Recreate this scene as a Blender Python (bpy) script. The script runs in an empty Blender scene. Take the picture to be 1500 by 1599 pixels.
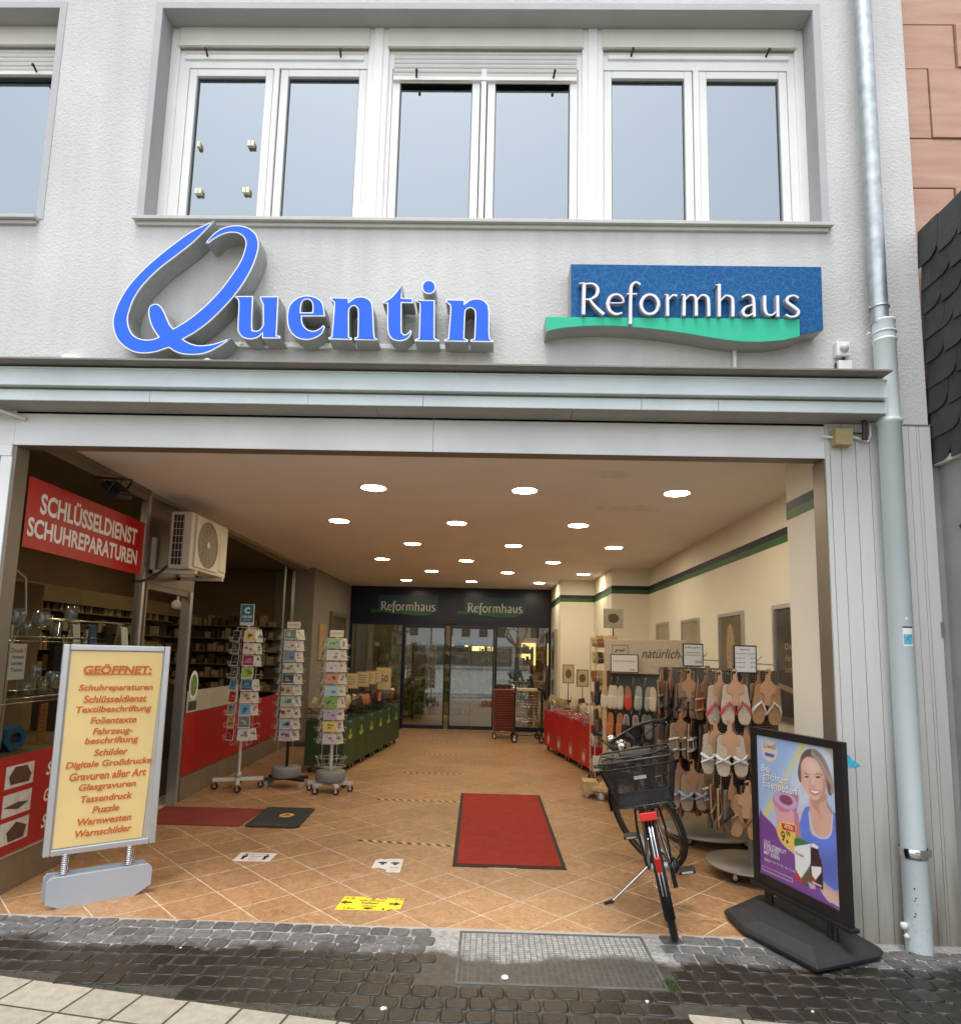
import bpy, bmesh, math, random
import numpy as np
from mathutils import Vector, Matrix
from mathutils.geometry import tessellate_polygon
random.seed(7)
R = math.radians
sc = bpy.context.scene
COL = sc.collection

# ---------------- camera, sky, sun, exposure ----------------
cam = bpy.data.cameras.new('camera')
cam_o = bpy.data.objects.new('camera', cam); COL.objects.link(cam_o); sc.camera = cam_o
cam.sensor_fit = 'HORIZONTAL'; cam.sensor_width = 36.0
cam.lens = 36.0 * 1010.03 / 1500.0
cam.shift_x = (750 - 747.7) / 1500.0
cam.shift_y = (898.13 - 799.5) / 1500.0
cam.clip_start = 0.05; cam.clip_end = 2000
cam_o.matrix_world = Matrix(((0.99958249, -0.02087964, 0.01997201, 0), (0.01727189, -0.12233524, -0.99233854, 0),
                             (0.02316295, 0.99226918, -0.12192353, 1.5), (0, 0, 0, 1)))
world = bpy.data.worlds.new('World'); sc.world = world; world.use_nodes = True
wn = world.node_tree.nodes; wl = world.node_tree.links
sky = wn.new('ShaderNodeTexSky'); sky.sky_type = 'NISHITA'; sky.sun_disc = False
sky.sun_elevation = R(72); sky.sun_rotation = R(195); sky.air_density = 1.0; sky.dust_density = 2.5; sky.ozone_density = 1.0
hs = wn.new('ShaderNodeHueSaturation'); hs.inputs['Saturation'].default_value = 0.30
wl.new(sky.outputs[0], hs.inputs['Color']); wl.new(hs.outputs[0], wn['Background'].inputs[0])
wn['Background'].inputs[1].default_value = 0.15
sun = bpy.data.lights.new('sun', 'SUN'); sun.energy = 0.65; sun.angle = R(18); sun.color = (1.0, 0.97, 0.92)
sun_o = bpy.data.objects.new('sun', sun); COL.objects.link(sun_o)
sd = Vector((math.sin(R(195)) * math.cos(R(72)), math.cos(R(195)) * math.cos(R(72)), math.sin(R(72))))
sun_o.rotation_euler = (-sd).to_track_quat('-Z', 'Y').to_euler(); sun_o.location = sd * 30
sc.view_settings.view_transform = 'Standard'; sc.view_settings.look = 'None'
sc.view_settings.exposure = 1.22; sc.view_settings.gamma = 1.0
sc.cycles.use_denoising = True; sc.cycles.max_bounces = 8; sc.cycles.diffuse_bounces = 4; sc.cycles.glossy_bounces = 4
sc.cycles.transparent_max_bounces = 12; sc.cycles.sample_clamp_indirect = 4.0; sc.cycles.caustics_reflective = False; sc.cycles.caustics_refractive = False

# ---------------- materials ----------------
MATS = {}
def mat(name, col=(.5, .5, .5), rough=.6, metal=0.0, var=.08, vs=6.0, bump=0.0, bs=60.0, coat=0.0, emit=None, es=0.0, rnd=0.0, spec=.5, obj=False):
    if name in MATS: return MATS[name]
    m = bpy.data.materials.new(name); m.use_nodes = True; MATS[name] = m
    n = m.node_tree.nodes; l = m.node_tree.links; p = n['Principled BSDF']
    p.inputs['Roughness'].default_value = rough; p.inputs['Metallic'].default_value = metal
    p.inputs['Coat Weight'].default_value = coat; p.inputs['Specular IOR Level'].default_value = spec
    p.inputs['Base Color'].default_value = (*col, 1)
    if emit: p.inputs['Emission Color'].default_value = (*emit, 1); p.inputs['Emission Strength'].default_value = es
    if var or bump or rnd:
        g = n.new('ShaderNodeNewGeometry') if not obj else n.new('ShaderNodeTexCoord')
        src = g.outputs['Position'] if not obj else g.outputs['Object']
        t = n.new('ShaderNodeTexNoise'); t.inputs['Scale'].default_value = vs; t.inputs['Detail'].default_value = 6; l.new(src, t.inputs['Vector'])
        mx = n.new('ShaderNodeMix'); mx.data_type = 'RGBA'
        lo = [max(0, c * (1 - 2.2 * var)) for c in col]; hi = [min(1, c * (1 + 2.2 * var)) for c in col]
        mx.inputs[6].default_value = (*lo, 1); mx.inputs[7].default_value = (*hi, 1); l.new(t.outputs['Fac'], mx.inputs[0])
        out = mx.outputs[2]
        if rnd:
            oi = n.new('ShaderNodeObjectInfo'); mr = n.new('ShaderNodeMapRange'); mr.inputs[3].default_value = 1 - rnd; mr.inputs[4].default_value = 1 + rnd
            l.new(oi.outputs['Random'], mr.inputs[0])
            m2 = n.new('ShaderNodeVectorMath'); m2.operation = 'SCALE'; l.new(out, m2.inputs[0]); l.new(mr.outputs[0], m2.inputs['Scale']); out = m2.outputs[0]
        l.new(out, p.inputs['Base Color'])
        if bump:
            t2 = n.new('ShaderNodeTexNoise'); t2.inputs['Scale'].default_value = bs; t2.inputs['Detail'].default_value = 4; l.new(src, t2.inputs['Vector'])
            b = n.new('ShaderNodeBump'); b.inputs['Strength'].default_value = 1.0; b.inputs['Distance'].default_value = bump
            l.new(t2.outputs['Fac'], b.inputs['Height']); l.new(b.outputs[0], p.inputs['Normal'])
    return m

def glass_mat(name, tint=(1, 1, 1), ior=1.6, rough=.0, milk=0):
    m = bpy.data.materials.new(name); m.use_nodes = True; MATS[name] = m
    n = m.node_tree.nodes; l = m.node_tree.links; n.remove(n['Principled BSDF'])
    tr = n.new('ShaderNodeBsdfTransparent'); tr.inputs[0].default_value = (*tint, 1)
    gl = n.new('ShaderNodeBsdfGlossy'); gl.inputs['Roughness'].default_value = rough; gl.inputs[0].default_value = (.84, .94, 1, 1)
    fr = n.new('ShaderNodeFresnel'); fr.inputs[0].default_value = ior
    ge = n.new('ShaderNodeNewGeometry'); iv = n.new('ShaderNodeMath'); iv.operation = 'SUBTRACT'; iv.inputs[0].default_value = 1.0; l.new(ge.outputs['Backfacing'], iv.inputs[1])
    mu = n.new('ShaderNodeMath'); mu.operation = 'MULTIPLY'; l.new(fr.outputs[0], mu.inputs[0]); l.new(iv.outputs[0], mu.inputs[1])
    if milk:
        df = n.new('ShaderNodeBsdfDiffuse'); m0 = n.new('ShaderNodeMixShader'); m0.inputs[0].default_value = milk; l.new(tr.outputs[0], m0.inputs[1]); l.new(df.outputs[0], m0.inputs[2]); tr = m0
    mx = n.new('ShaderNodeMixShader'); l.new(mu.outputs[0], mx.inputs[0]); l.new(tr.outputs[0], mx.inputs[1]); l.new(gl.outputs[0], mx.inputs[2])
    l.new(mx.outputs[0], n['Material Output'].inputs[0]); return m

def nodes_of(m): return m.node_tree.nodes, m.node_tree.links, m.node_tree.nodes['Principled BSDF']
def nd(n, typ, **kw):
    x = n.new(typ)
    for k, v in kw.items():
        if k.startswith('i_'):
            key = k[2:]; key = int(key) if key.isdigit() else key
            x.inputs[key].default_value = v
        else: setattr(x, k, v)
    return x

def plaster_mat():
    m = mat('render_plaster', (.56, .56, .575), .92, var=0)
    n, l, p = nodes_of(m)
    g = nd(n, 'ShaderNodeNewGeometry')
    a = nd(n, 'ShaderNodeTexNoise', i_Scale=85.0, i_Detail=3.0); v = nd(n, 'ShaderNodeTexVoronoi', i_Scale=62.0)
    c = nd(n, 'ShaderNodeTexNoise', i_Scale=1.1, i_Detail=5.0); st = nd(n, 'ShaderNodeTexNoise', i_Scale=1.0, i_Detail=4.0)
    mp = nd(n, 'ShaderNodeMapping'); mp.inputs['Scale'].default_value = (9, 9, .8); l.new(g.outputs[0], mp.inputs[0]); l.new(mp.outputs[0], st.inputs[0])
    for t in (a, v, c): l.new(g.outputs['Position'], t.inputs['Vector'])
    ad = nd(n, 'ShaderNodeMath', operation='ADD'); l.new(a.outputs['Fac'], ad.inputs[0]); l.new(v.outputs['Distance'], ad.inputs[1])
    b = nd(n, 'ShaderNodeBump', i_Strength=1.0, i_Distance=.0017); l.new(ad.outputs[0], b.inputs['Height']); l.new(b.outputs[0], p.inputs['Normal'])
    m1 = nd(n, 'ShaderNodeMath', operation='MULTIPLY_ADD'); m1.inputs[1].default_value = .5; l.new(st.outputs['Fac'], m1.inputs[0]); l.new(c.outputs['Fac'], m1.inputs[2])
    r = nd(n, 'ShaderNodeValToRGB'); r.color_ramp.elements[0].position = .5; r.color_ramp.elements[1].position = .95
    r.color_ramp.elements[0].color = (.50, .50, .495, 1); r.color_ramp.elements[1].color = (.62, .62, .61, 1)
    l.new(m1.outputs[0], r.inputs[0]); l.new(r.outputs[0], p.inputs['Base Color']); return m

def tile_mat():
    m = mat('terracotta_tile', (.4, .22, .11), .42, var=0)
    n, l, p = nodes_of(m)
    g = nd(n, 'ShaderNodeNewGeometry'); oi = nd(n, 'ShaderNodeObjectInfo')
    sc_ = nd(n, 'ShaderNodeVectorMath', operation='SCALE'); cb = nd(n, 'ShaderNodeCombineXYZ')
    l.new(oi.outputs['Random'], cb.inputs[0]); l.new(oi.outputs['Random'], cb.inputs[1]); l.new(cb.outputs[0], sc_.inputs[0]); sc_.inputs['Scale'].default_value = 37
    ad = nd(n, 'ShaderNodeVectorMath', operation='ADD'); l.new(g.outputs[0], ad.inputs[0]); l.new(sc_.outputs[0], ad.inputs[1])
    a = nd(n, 'ShaderNodeTexNoise', i_Scale=14.0, i_Detail=10.0, i_Roughness=.78, i_Distortion=1.6); l.new(ad.outputs[0], a.inputs[0])
    f = nd(n, 'ShaderNodeTexNoise', i_Scale=70.0, i_Detail=5.0, i_Roughness=.7); l.new(ad.outputs[0], f.inputs[0])
    mm = nd(n, 'ShaderNodeMath', operation='MULTIPLY_ADD'); mm.inputs[1].default_value = .4; l.new(f.outputs['Fac'], mm.inputs[0]); l.new(a.outputs['Fac'], mm.inputs[2])
    r = nd(n, 'ShaderNodeValToRGB'); e = r.color_ramp.elements
    e[0].position = .52; e[0].color = (.225, .100, .038, 1); e[1].position = .90; e[1].color = (.58, .39, .23, 1)
    x = e.new(.66); x.color = (.36, .195, .09, 1); x = e.new(.78); x.color = (.435, .255, .13, 1)
    l.new(mm.outputs[0], r.inputs[0])
    mr = nd(n, 'ShaderNodeMapRange'); mr.inputs[3].default_value = .9; mr.inputs[4].default_value = 1.07; l.new(oi.outputs['Random'], mr.inputs[0])
    s2 = nd(n, 'ShaderNodeVectorMath', operation='SCALE'); l.new(r.outputs[0], s2.inputs[0]); l.new(mr.outputs[0], s2.inputs['Scale'])
    wv = nd(n, 'ShaderNodeTexNoise', i_Scale=.9, i_Detail=5.0, i_Roughness=.6); l.new(g.outputs[0], wv.inputs[0])
    wr_ = nd(n, 'ShaderNodeMapRange'); wr_.inputs[1].default_value = .3; wr_.inputs[2].default_value = .7; wr_.inputs[3].default_value = .80; wr_.inputs[4].default_value = 1.08; l.new(wv.outputs['Fac'], wr_.inputs[0])
    s3_ = nd(n, 'ShaderNodeVectorMath', operation='SCALE'); l.new(s2.outputs[0], s3_.inputs[0]); l.new(wr_.outputs[0], s3_.inputs['Scale']); l.new(s3_.outputs[0], p.inputs['Base Color'])
    b = nd(n, 'ShaderNodeBump', i_Strength=.6, i_Distance=.0015); l.new(a.outputs['Fac'], b.inputs['Height']); l.new(b.outputs[0], p.inputs['Normal'])
    rr = nd(n, 'ShaderNodeMapRange'); rr.inputs[3].default_value = .3; rr.inputs[4].default_value = .6; l.new(f.outputs['Fac'], rr.inputs[0]); l.new(rr.outputs[0], p.inputs['Roughness'])
    return m

def wet_stone_mat(name, dry, wet, rnd=.3, scale=30.0, rough=(.85, .22), edge=3.44):
    # rain has wetted the strip in front of the overhang: wet beyond a wavy line on the ground
    m = mat(name, dry, .8, var=0)
    n, l, p = nodes_of(m)
    g = nd(n, 'ShaderNodeNewGeometry'); sp = nd(n, 'ShaderNodeSeparateXYZ'); l.new(g.outputs[0], sp.inputs[0])
    w = nd(n, 'ShaderNodeTexNoise', i_Scale=2.3, i_Detail=5.0, i_Roughness=.65); l.new(g.outputs[0], w.inputs[0])
    ma = nd(n, 'ShaderNodeMath', operation='MULTIPLY_ADD'); ma.inputs[1].default_value = .42; l.new(w.outputs['Fac'], ma.inputs[0]); l.new(sp.outputs['Y'], ma.inputs[2])
    mr = nd(n, 'ShaderNodeMapRange'); mr.inputs[1].default_value = edge + .19; mr.inputs[2].default_value = edge + .26; l.new(ma.outputs[0], mr.inputs[0])
    t = nd(n, 'ShaderNodeTexNoise', i_Scale=scale, i_Detail=8.0, i_Roughness=.7); l.new(g.outputs[0], t.inputs[0])
    def ramp(c):
        r = nd(n, 'ShaderNodeValToRGB'); r.color_ramp.elements[0].position = .35; r.color_ramp.elements[1].position = .72
        r.color_ramp.elements[0].color = (*[x * .62 for x in c], 1); r.color_ramp.elements[1].color = (*[x * 1.5 for x in c], 1); l.new(t.outputs['Fac'], r.inputs[0]); return r
    a, b = ramp(wet), ramp(dry)
    mx = nd(n, 'ShaderNodeMix', data_type='RGBA'); l.new(mr.outputs[0], mx.inputs[0]); l.new(a.outputs[0], mx.inputs[6]); l.new(b.outputs[0], mx.inputs[7])
    oi = nd(n, 'ShaderNodeObjectInfo'); m3 = nd(n, 'ShaderNodeMapRange'); m3.inputs[3].default_value = 1 - rnd; m3.inputs[4].default_value = 1 + rnd; l.new(oi.outputs['Random'], m3.inputs[0])
    s2 = nd(n, 'ShaderNodeVectorMath', operation='SCALE'); l.new(mx.outputs[2], s2.inputs[0]); l.new(m3.outputs[0], s2.inputs['Scale']); l.new(s2.outputs[0], p.inputs['Base Color'])
    m4 = nd(n, 'ShaderNodeMapRange'); m4.inputs[3].default_value = rough[1]; m4.inputs[4].default_value = rough[0]; l.new(mr.outputs[0], m4.inputs[0]); l.new(m4.outputs[0], p.inputs['Roughness'])
    bb = nd(n, 'ShaderNodeBump', i_Strength=.9, i_Distance=.004); l.new(t.outputs['Fac'], bb.inputs['Height']); l.new(bb.outputs[0], p.inputs['Normal'])
    return m

def sandstone_mat():
    m = mat('red_sandstone', (.5, .25, .16), .85, var=0)
    n, l, p = nodes_of(m)
    g = nd(n, 'ShaderNodeNewGeometry'); oi = nd(n, 'ShaderNodeObjectInfo')
    rt = nd(n, 'ShaderNodeMapping'); rt.inputs['Scale'].default_value = (1.2, 1.2, 9); l.new(g.outputs[0], rt.inputs[0])
    cb = nd(n, 'ShaderNodeCombineXYZ'); k = nd(n, 'ShaderNodeMath', operation='MULTIPLY'); k.inputs[1].default_value = 30; l.new(oi.outputs['Random'], k.inputs[0]); l.new(k.outputs[0], cb.inputs[2]); l.new(cb.outputs[0], rt.inputs['Location'])
    ry = nd(n, 'ShaderNodeCombineXYZ'); k2 = nd(n, 'ShaderNodeMath', operation='MULTIPLY_ADD'); k2.inputs[1].default_value = .5; k2.inputs[2].default_value = -.35; l.new(oi.outputs['Random'], k2.inputs[0]); l.new(k2.outputs[0], ry.inputs[1]); l.new(ry.outputs[0], rt.inputs['Rotation'])
    t = nd(n, 'ShaderNodeTexNoise', i_Scale=1.3, i_Detail=7.0, i_Roughness=.6, i_Distortion=.5); l.new(rt.outputs[0], t.inputs[0])
    r = nd(n, 'ShaderNodeValToRGB'); e = r.color_ramp.elements
    e[0].position = .3; e[0].color = (.41, .225, .165, 1); e[1].position = .80; e[1].color = (.64, .53, .42, 1)
    x = e.new(.5); x.color = (.47, .285, .215, 1); x = e.new(.68); x.color = (.52, .33, .25, 1)
    l.new(t.outputs['Fac'], r.inputs[0]); l.new(r.outputs[0], p.inputs['Base Color'])
    b = nd(n, 'ShaderNodeBump', i_Strength=.5, i_Distance=.003); l.new(t.outputs['Fac'], b.inputs['Height']); l.new(b.outputs[0], p.inputs['Normal']); return m

def dirty_panel_mat():
    # pale painted boards with splash dirt creeping up from the ground
    m = mat('grey_painted_board', (.5, .5, .5), .55, var=0)
    n, l, p = nodes_of(m)
    g = nd(n, 'ShaderNodeNewGeometry'); sp = nd(n, 'ShaderNodeSeparateXYZ'); l.new(g.outputs[0], sp.inputs[0])
    w = nd(n, 'ShaderNodeTexNoise', i_Scale=1.0, i_Detail=6.0); mp = nd(n, 'ShaderNodeMapping'); mp.inputs['Scale'].default_value = (14, 14, 1.6); l.new(g.outputs[0], mp.inputs[0]); l.new(mp.outputs[0], w.inputs[0])
    ma = nd(n, 'ShaderNodeMath', operation='MULTIPLY_ADD'); ma.inputs[1].default_value = .9; l.new(w.outputs['Fac'], ma.inputs[0]); l.new(sp.outputs['Z'], ma.inputs[2])
    r = nd(n, 'ShaderNodeValToRGB'); e = r.color_ramp.elements; e[0].position = .16; e[0].color = (.20, .175, .14, 1); e[1].position = 1.0; e[1].color = (.58, .585, .57, 1)
    x = e.new(.48); x.color = (.47, .46, .43, 1)
    dv = nd(n, 'ShaderNodeMath', operation='DIVIDE'); dv.inputs[1].default_value = 2.2; l.new(ma.outputs[0], dv.inputs[0]); l.new(dv.outputs[0], r.inputs[0]); l.new(r.outputs[0], p.inputs['Base Color']); return m

PLASTER = plaster_mat(); TILE = tile_mat(); SANDST = sandstone_mat(); BOARD = dirty_panel_mat()
COBBLE = wet_stone_mat('basalt_sett', (.105, .102, .10), (.016, .0135, .011), .35, rough=(.85, .34))
MORTAR = wet_stone_mat('joint_mortar', (.30, .30, .29), (.052, .047, .038), 0, 25.0, rough=(.9, .5))
PVC = mat('white_pvc', (.8, .81, .79), .35, var=.03); PVCG = mat('cream_shutter_box', (.66, .645, .59), .5, var=.04)
SLATM = mat('shutter_slat', (.64, .63, .6), .45, var=.04); BAND = mat('smooth_grey_band', (.44, .45, .46), .8, var=.05, bump=.0006, bs=200)
REVEAL = mat('grey_reveal', (.36, .37, .375), .85, var=.05, bump=.0008, bs=200); SILL = mat('sill_metal', (.5, .5, .47), .45, var=.08)
WINGL = glass_mat('window_glass', (.30, .34, .36), 4.0); SHOPGL = glass_mat('shop_glass', (.88, .89, .86), 2.2); DOORGL = glass_mat('door_glass', (.72, .74, .72), 3.4)
CLEAR = glass_mat('clear_glass', (.9, .92, .92), 2.2, milk=.10)
GUT = mat('pale_blue_painted_metal', (.66, .745, .75), .35, var=.09, vs=3); FASC = mat('fascia_white_aluminium', (.70, .715, .71), .45, var=.09, vs=2.5)
SOFF = mat('soffit_grey', (.33, .32, .295), .8, var=.08); COPE = mat('dark_coping', (.22, .21, .18), .7, var=.15)
ALU = mat('brushed_aluminium', (.55, .55, .53), .35, .85, var=.05); BRONZE = mat('brown_anodised', (.20, .165, .125), .45, .3, var=.08)
CEIL = mat('ceiling_paint', (.86, .84, .79), .9, var=.05, vs=1.2, bump=.0004, bs=30); WALLP = mat('cream_wall_paint', (.80, .76, .65), .85, var=.04, vs=2, bump=.0006, bs=120)
WALLG = mat('grey_wall_paint', (.25, .225, .19), .85, var=.05); NAVY = mat('navy_metal', (.008, .011, .03), .3, .2, var=.1); NAVYP = mat('navy_stripe', (.012, .018, .045), .6, var=.15); GREENP = mat('green_stripe', (.035, .13, .04), .6, var=.15)
BLACK = mat('black_plastic', (.012, .012, .013), .42, var=.15); BLKM = mat('black_metal', (.014, .014, .016), .28, .3, var=.1); RUBBER = mat('rubber', (.012, .012, .012), .75, var=.2)
CHROME = mat('chrome', (.7, .7, .7), .15, 1.0, var=0); STEEL = mat('galvanised_steel', (.42, .46, .47), .45, .75, var=.22, vs=14); GREYM = mat('grey_metal', (.42, .43, .43), .4, .5, var=.05)
WIRE = mat('cream_wire', (.55, .53, .47), .45, .2, var=0); WHITE = mat('white_paint', (.8, .8, .79), .5, var=.03); PAPER = mat('white_paper', (.72, .71, .67), .8, var=.03)
SIGNB = mat('sign_blue_acrylic', (.028, .14, .76), .45, var=.02, spec=.2); SILVER = mat('letter_side_silver', (.36, .38, .365), .5, .25, var=.1, vs=20); RIM = mat('letter_rim', (.75, .78, .82), .3, .3, var=0)
REDV = mat('red_vinyl', (.46, .012, .006), .4, var=.05, spec=.3); REDP = mat('red_panel', (.36, .012, .012), .4, var=.08); DIRTB = mat('brown_plinth', (.19, .145, .095), .6, var=.15, vs=8)
WOOD = mat('pale_wood', (.50, .34, .18), .6, var=.15, vs=30); CARDB = mat('kraft_card', (.56, .30, .16), .8, var=.08); SKINNY = None
REDMAT = mat('red_mat', (.31, .020, .009), .95, var=.16, vs=9, bump=.003, bs=450); REDMAT2 = mat('worn_red_carpet', (.21, .03, .02), .95, var=.2, vs=6, bump=.003, bs=450); BLKMAT = mat('black_mat', (.025, .025, .024), .95, var=.2, vs=40, bump=.002, bs=400)
GREENB = mat('green_bin', (.022, .052, .014), .5, var=.12); REDB = mat('red_bin', (.42, .008, .01), .45, var=.06); MOSS = mat('moss', (.035, .085, .012), .95, var=.3, vs=60)
YELLOW = mat('yellow_vinyl', (.80, .60, .02), .5, var=.04); YPAPER = mat('yellow_poster_paper', (.80, .60, .25), .7, var=.04, vs=3, bump=.004, bs=5); ORANGE = mat('orange_ink', (.58, .13, .025), .7, var=0)

# ---------------- mesh helpers ----------------
def ident(x, z, d): return (x, d, z)
class MB:
    def __init__(s): s.v = []; s.f = []; s.m = []; s.sm = []
    def add(s, vs, fs, mi=0, smooth=False):
        o = len(s.v); s.v += [tuple(v) for v in vs]
        for f in fs: s.f.append(tuple(i + o for i in f)); s.m.append(mi); s.sm.append(smooth)
        return s
    def box(s, x0, x1, y0, y1, z0, z1, mi=0, M=None):
        vs = [Vector((x, y, z)) for z in (z0, z1) for y in (y0, y1) for x in (x0, x1)]
        if M is not None: vs = [M @ v for v in vs]
        return s.add(vs, [(0, 1, 3, 2), (4, 6, 7, 5), (0, 4, 5, 1), (2, 3, 7, 6), (0, 2, 6, 4), (1, 5, 7, 3)], mi)
    def cyl(s, p0, p1, r0, r1=None, n=12, mi=0, caps=True, smooth=True):
        p0, p1 = Vector(p0), Vector(p1); r1 = r0 if r1 is None else r1
        d = (p1 - p0).normalized(); a = d.orthogonal().normalized(); b = d.cross(a)
        vs = [p + (a * math.cos(2 * math.pi * k / n) + b * math.sin(2 * math.pi * k / n)) * r for p, r in ((p0, r0), (p1, r1)) for k in range(n)]
        s.add(vs, [(k, (k + 1) % n, n + (k + 1) % n, n + k) for k in range(n)], mi, smooth)
        if caps: s.add(vs, [tuple(range(n))[::-1], tuple(range(n, 2 * n))], mi)
        return s
    def tube(s, pts, r, n=8, mi=0, closed=False, flat=1.0):
        pts = [Vector(p) for p in pts]; N = len(pts); rs = r if isinstance(r, (list, tuple)) else [r] * N
        vs = []; prev = None
        for i, p in enumerate(pts):
            if closed: t = (pts[(i + 1) % N] - pts[i - 1])
            else: t = pts[min(i + 1, N - 1)] - pts[max(i - 1, 0)]
            t = t.normalized() if t.length > 1e-9 else Vector((0, 0, 1))
            a = t.orthogonal() if prev is None else prev - t * prev.dot(t)
            a = a.normalized(); prev = a; b = t.cross(a)
            vs += [p + (a * math.cos(2 * math.pi * k / n) + b * math.sin(2 * math.pi * k / n) * flat) * rs[i] for k in range(n)]
        fs = []
        for i in range(N if closed else N - 1):
            j = (i + 1) % N
            fs += [(i * n + k, i * n + (k + 1) % n, j * n + (k + 1) % n, j * n + k) for k in range(n)]
        s.add(vs, fs, mi, True)
        if not closed: s.add(vs, [tuple(range(n))[::-1], tuple(range((N - 1) * n, N * n))], mi)
        return s
    def lathe(s, prof, c=(0, 0, 0), n=24, mi=0, M=None):
        c = Vector(c); vs = []
        for r, z in prof:
            for k in range(n):
                v = Vector((r * math.cos(2 * math.pi * k / n), r * math.sin(2 * math.pi * k / n), z))
                if M is not None: v = M @ v
                vs.append(v + c)
        fs = [(i * n + k, i * n + (k + 1) % n, (i + 1) * n + (k + 1) % n, (i + 1) * n + k) for i in range(len(prof) - 1) for k in range(n)]
        return s.add(vs, fs, mi, True)
    def prism(s, poly, d0, d1, F=ident, holes=(), mi=0, ms=None, smooth=False):
        loops = [[p[:2] for p in poly]] + [[p[:2] for p in h] for h in holes]
        flat = [p for lp in loops for p in lp]
        tri = tessellate_polygon([[Vector((p[0], p[1], 0)) for p in lp] for lp in loops])
        for d in (d0, d1):
            s.add([F(p[0], p[1], d) for p in flat], [tuple(t) for t in tri], mi)
            if abs(d1 - d0) < 1e-7: return s
        for lp in loops:
            n = len(lp); vs = [F(p[0], p[1], d0) for p in lp] + [F(p[0], p[1], d1) for p in lp]
            s.add(vs, [(k, (k + 1) % n, n + (k + 1) % n, n + k) for k in range(n)], mi if ms is None else ms, smooth)
        return s
    def loft(s, loops, mi=0, smooth=False):
        n = len(loops[0]); vs = [v for lp in loops for v in lp]
        fs = [(i * n + k, i * n + (k + 1) % n, (i + 1) * n + (k + 1) % n, (i + 1) * n + k) for i in range(len(loops) - 1) for k in range(n)]
        s.add(vs, fs, mi, smooth); s.add(vs, [tuple(range(n))[::-1], tuple(range((len(loops) - 1) * n, len(loops) * n))], mi); return s
    def text(s, body, cx, cz, w, h, F=ident, d=0.0, th=.0006, off=.0, shear=0.0, mi=0, al='c', space=1.0):
        cu = bpy.data.curves.new('text', 'FONT'); cu.body = body; cu.offset = off; cu.shear = shear; cu.resolution_u = 3; cu.space_character = space
        o = bpy.data.objects.new('text', cu); me = bpy.data.meshes.new_from_object(o)
        vs = [v.co.copy() for v in me.vertices]; fs = [tuple(p.vertices) for p in me.polygons]
        bpy.data.objects.remove(o); bpy.data.curves.remove(cu); bpy.data.meshes.remove(me)
        if not vs: return s
        x0 = min(v.x for v in vs); x1 = max(v.x for v in vs); y0 = min(v.y for v in vs); y1 = max(v.y for v in vs)
        sx = w / max(x1 - x0, 1e-6) if w else None; sy = h / max(y1 - y0, 1e-6) if h else None
        sx = sx or sy; sy = sy or sx
        ox = cx - (x0 + x1) / 2 * sx if al == 'c' else cx - x0 * sx; oy = cz - (y0 + y1) / 2 * sy
        return s.add([F(v.x * sx + ox, v.y * sy + oy, d) for v in vs], fs, mi)
    def mesh(s, name, mats, smooth=None):
        me = bpy.data.meshes.new(name); me.from_pydata(s.v, [], s.f)
        for m in (mats if isinstance(mats, (list, tuple)) else [mats]): me.materials.append(m)
        me.polygons.foreach_set('material_index', s.m); me.polygons.foreach_set('use_smooth', s.sm if smooth is None else [smooth] * len(s.f))
        bm_ = bmesh.new(); bm_.from_mesh(me); bmesh.ops.recalc_face_normals(bm_, faces=bm_.faces); bm_.to_mesh(me); bm_.free(); me.update(); return me
    def build(s, name, mats, parent=None, bevel=0, loc=None, kind=None, label=None):
        o = bpy.data.objects.new(name, s.mesh(name, mats)); COL.objects.link(o)
        if parent is not None: o.parent = parent
        if loc: o.location = loc
        if bevel:
            b = o.modifiers.new('bevel', 'BEVEL'); b.width = bevel; b.segments = 2; b.limit_method = 'ANGLE'; b.angle_limit = R(40)
        if kind: o['kind'] = kind
        if label: o['label'] = label
        return o

def tag(o, label=None, cat=None, group=None, kind=None):
    if label: o['label'] = label
    if cat: o['category'] = cat
    if group: o['group'] = group
    if kind: o['kind'] = kind
    return o
def thing(name, label, cat, loc=(0, 0, 0), rz=0.0, group=None, rot=None):
    o = bpy.data.objects.new(name, None); COL.objects.link(o); o.empty_display_size = .1
    o.location = loc; o.rotation_euler = rot if rot else (0, 0, rz); return tag(o, label, cat, group)
def clone(root, loc=None, rz=None, label=None, group=None, rot=None, swap=None):
    def cp(o, par):
        c = o.copy(); COL.objects.link(c)
        if par is not None: c.parent = par
        if swap and c.type == 'MESH' and o.name.split('.')[0] in swap: c.data = o.data.copy(); c.data.materials.clear(); c.data.materials.append(swap[o.name.split('.')[0]])
        for ch in list(kids.get(o.name, [])): cp(ch, c)
        return c
    kids = {}
    def walk(o):
        kids[o.name] = list(o.children)
        for k in o.children: walk(k)
    walk(root); c = cp(root, None)
    if loc is not None: c.location = loc
    if rot is not None: c.rotation_euler = rot
    elif rz is not None: c.rotation_euler = (0, 0, rz)
    if label: c['label'] = label
    if group: c['group'] = group
    return c

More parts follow.
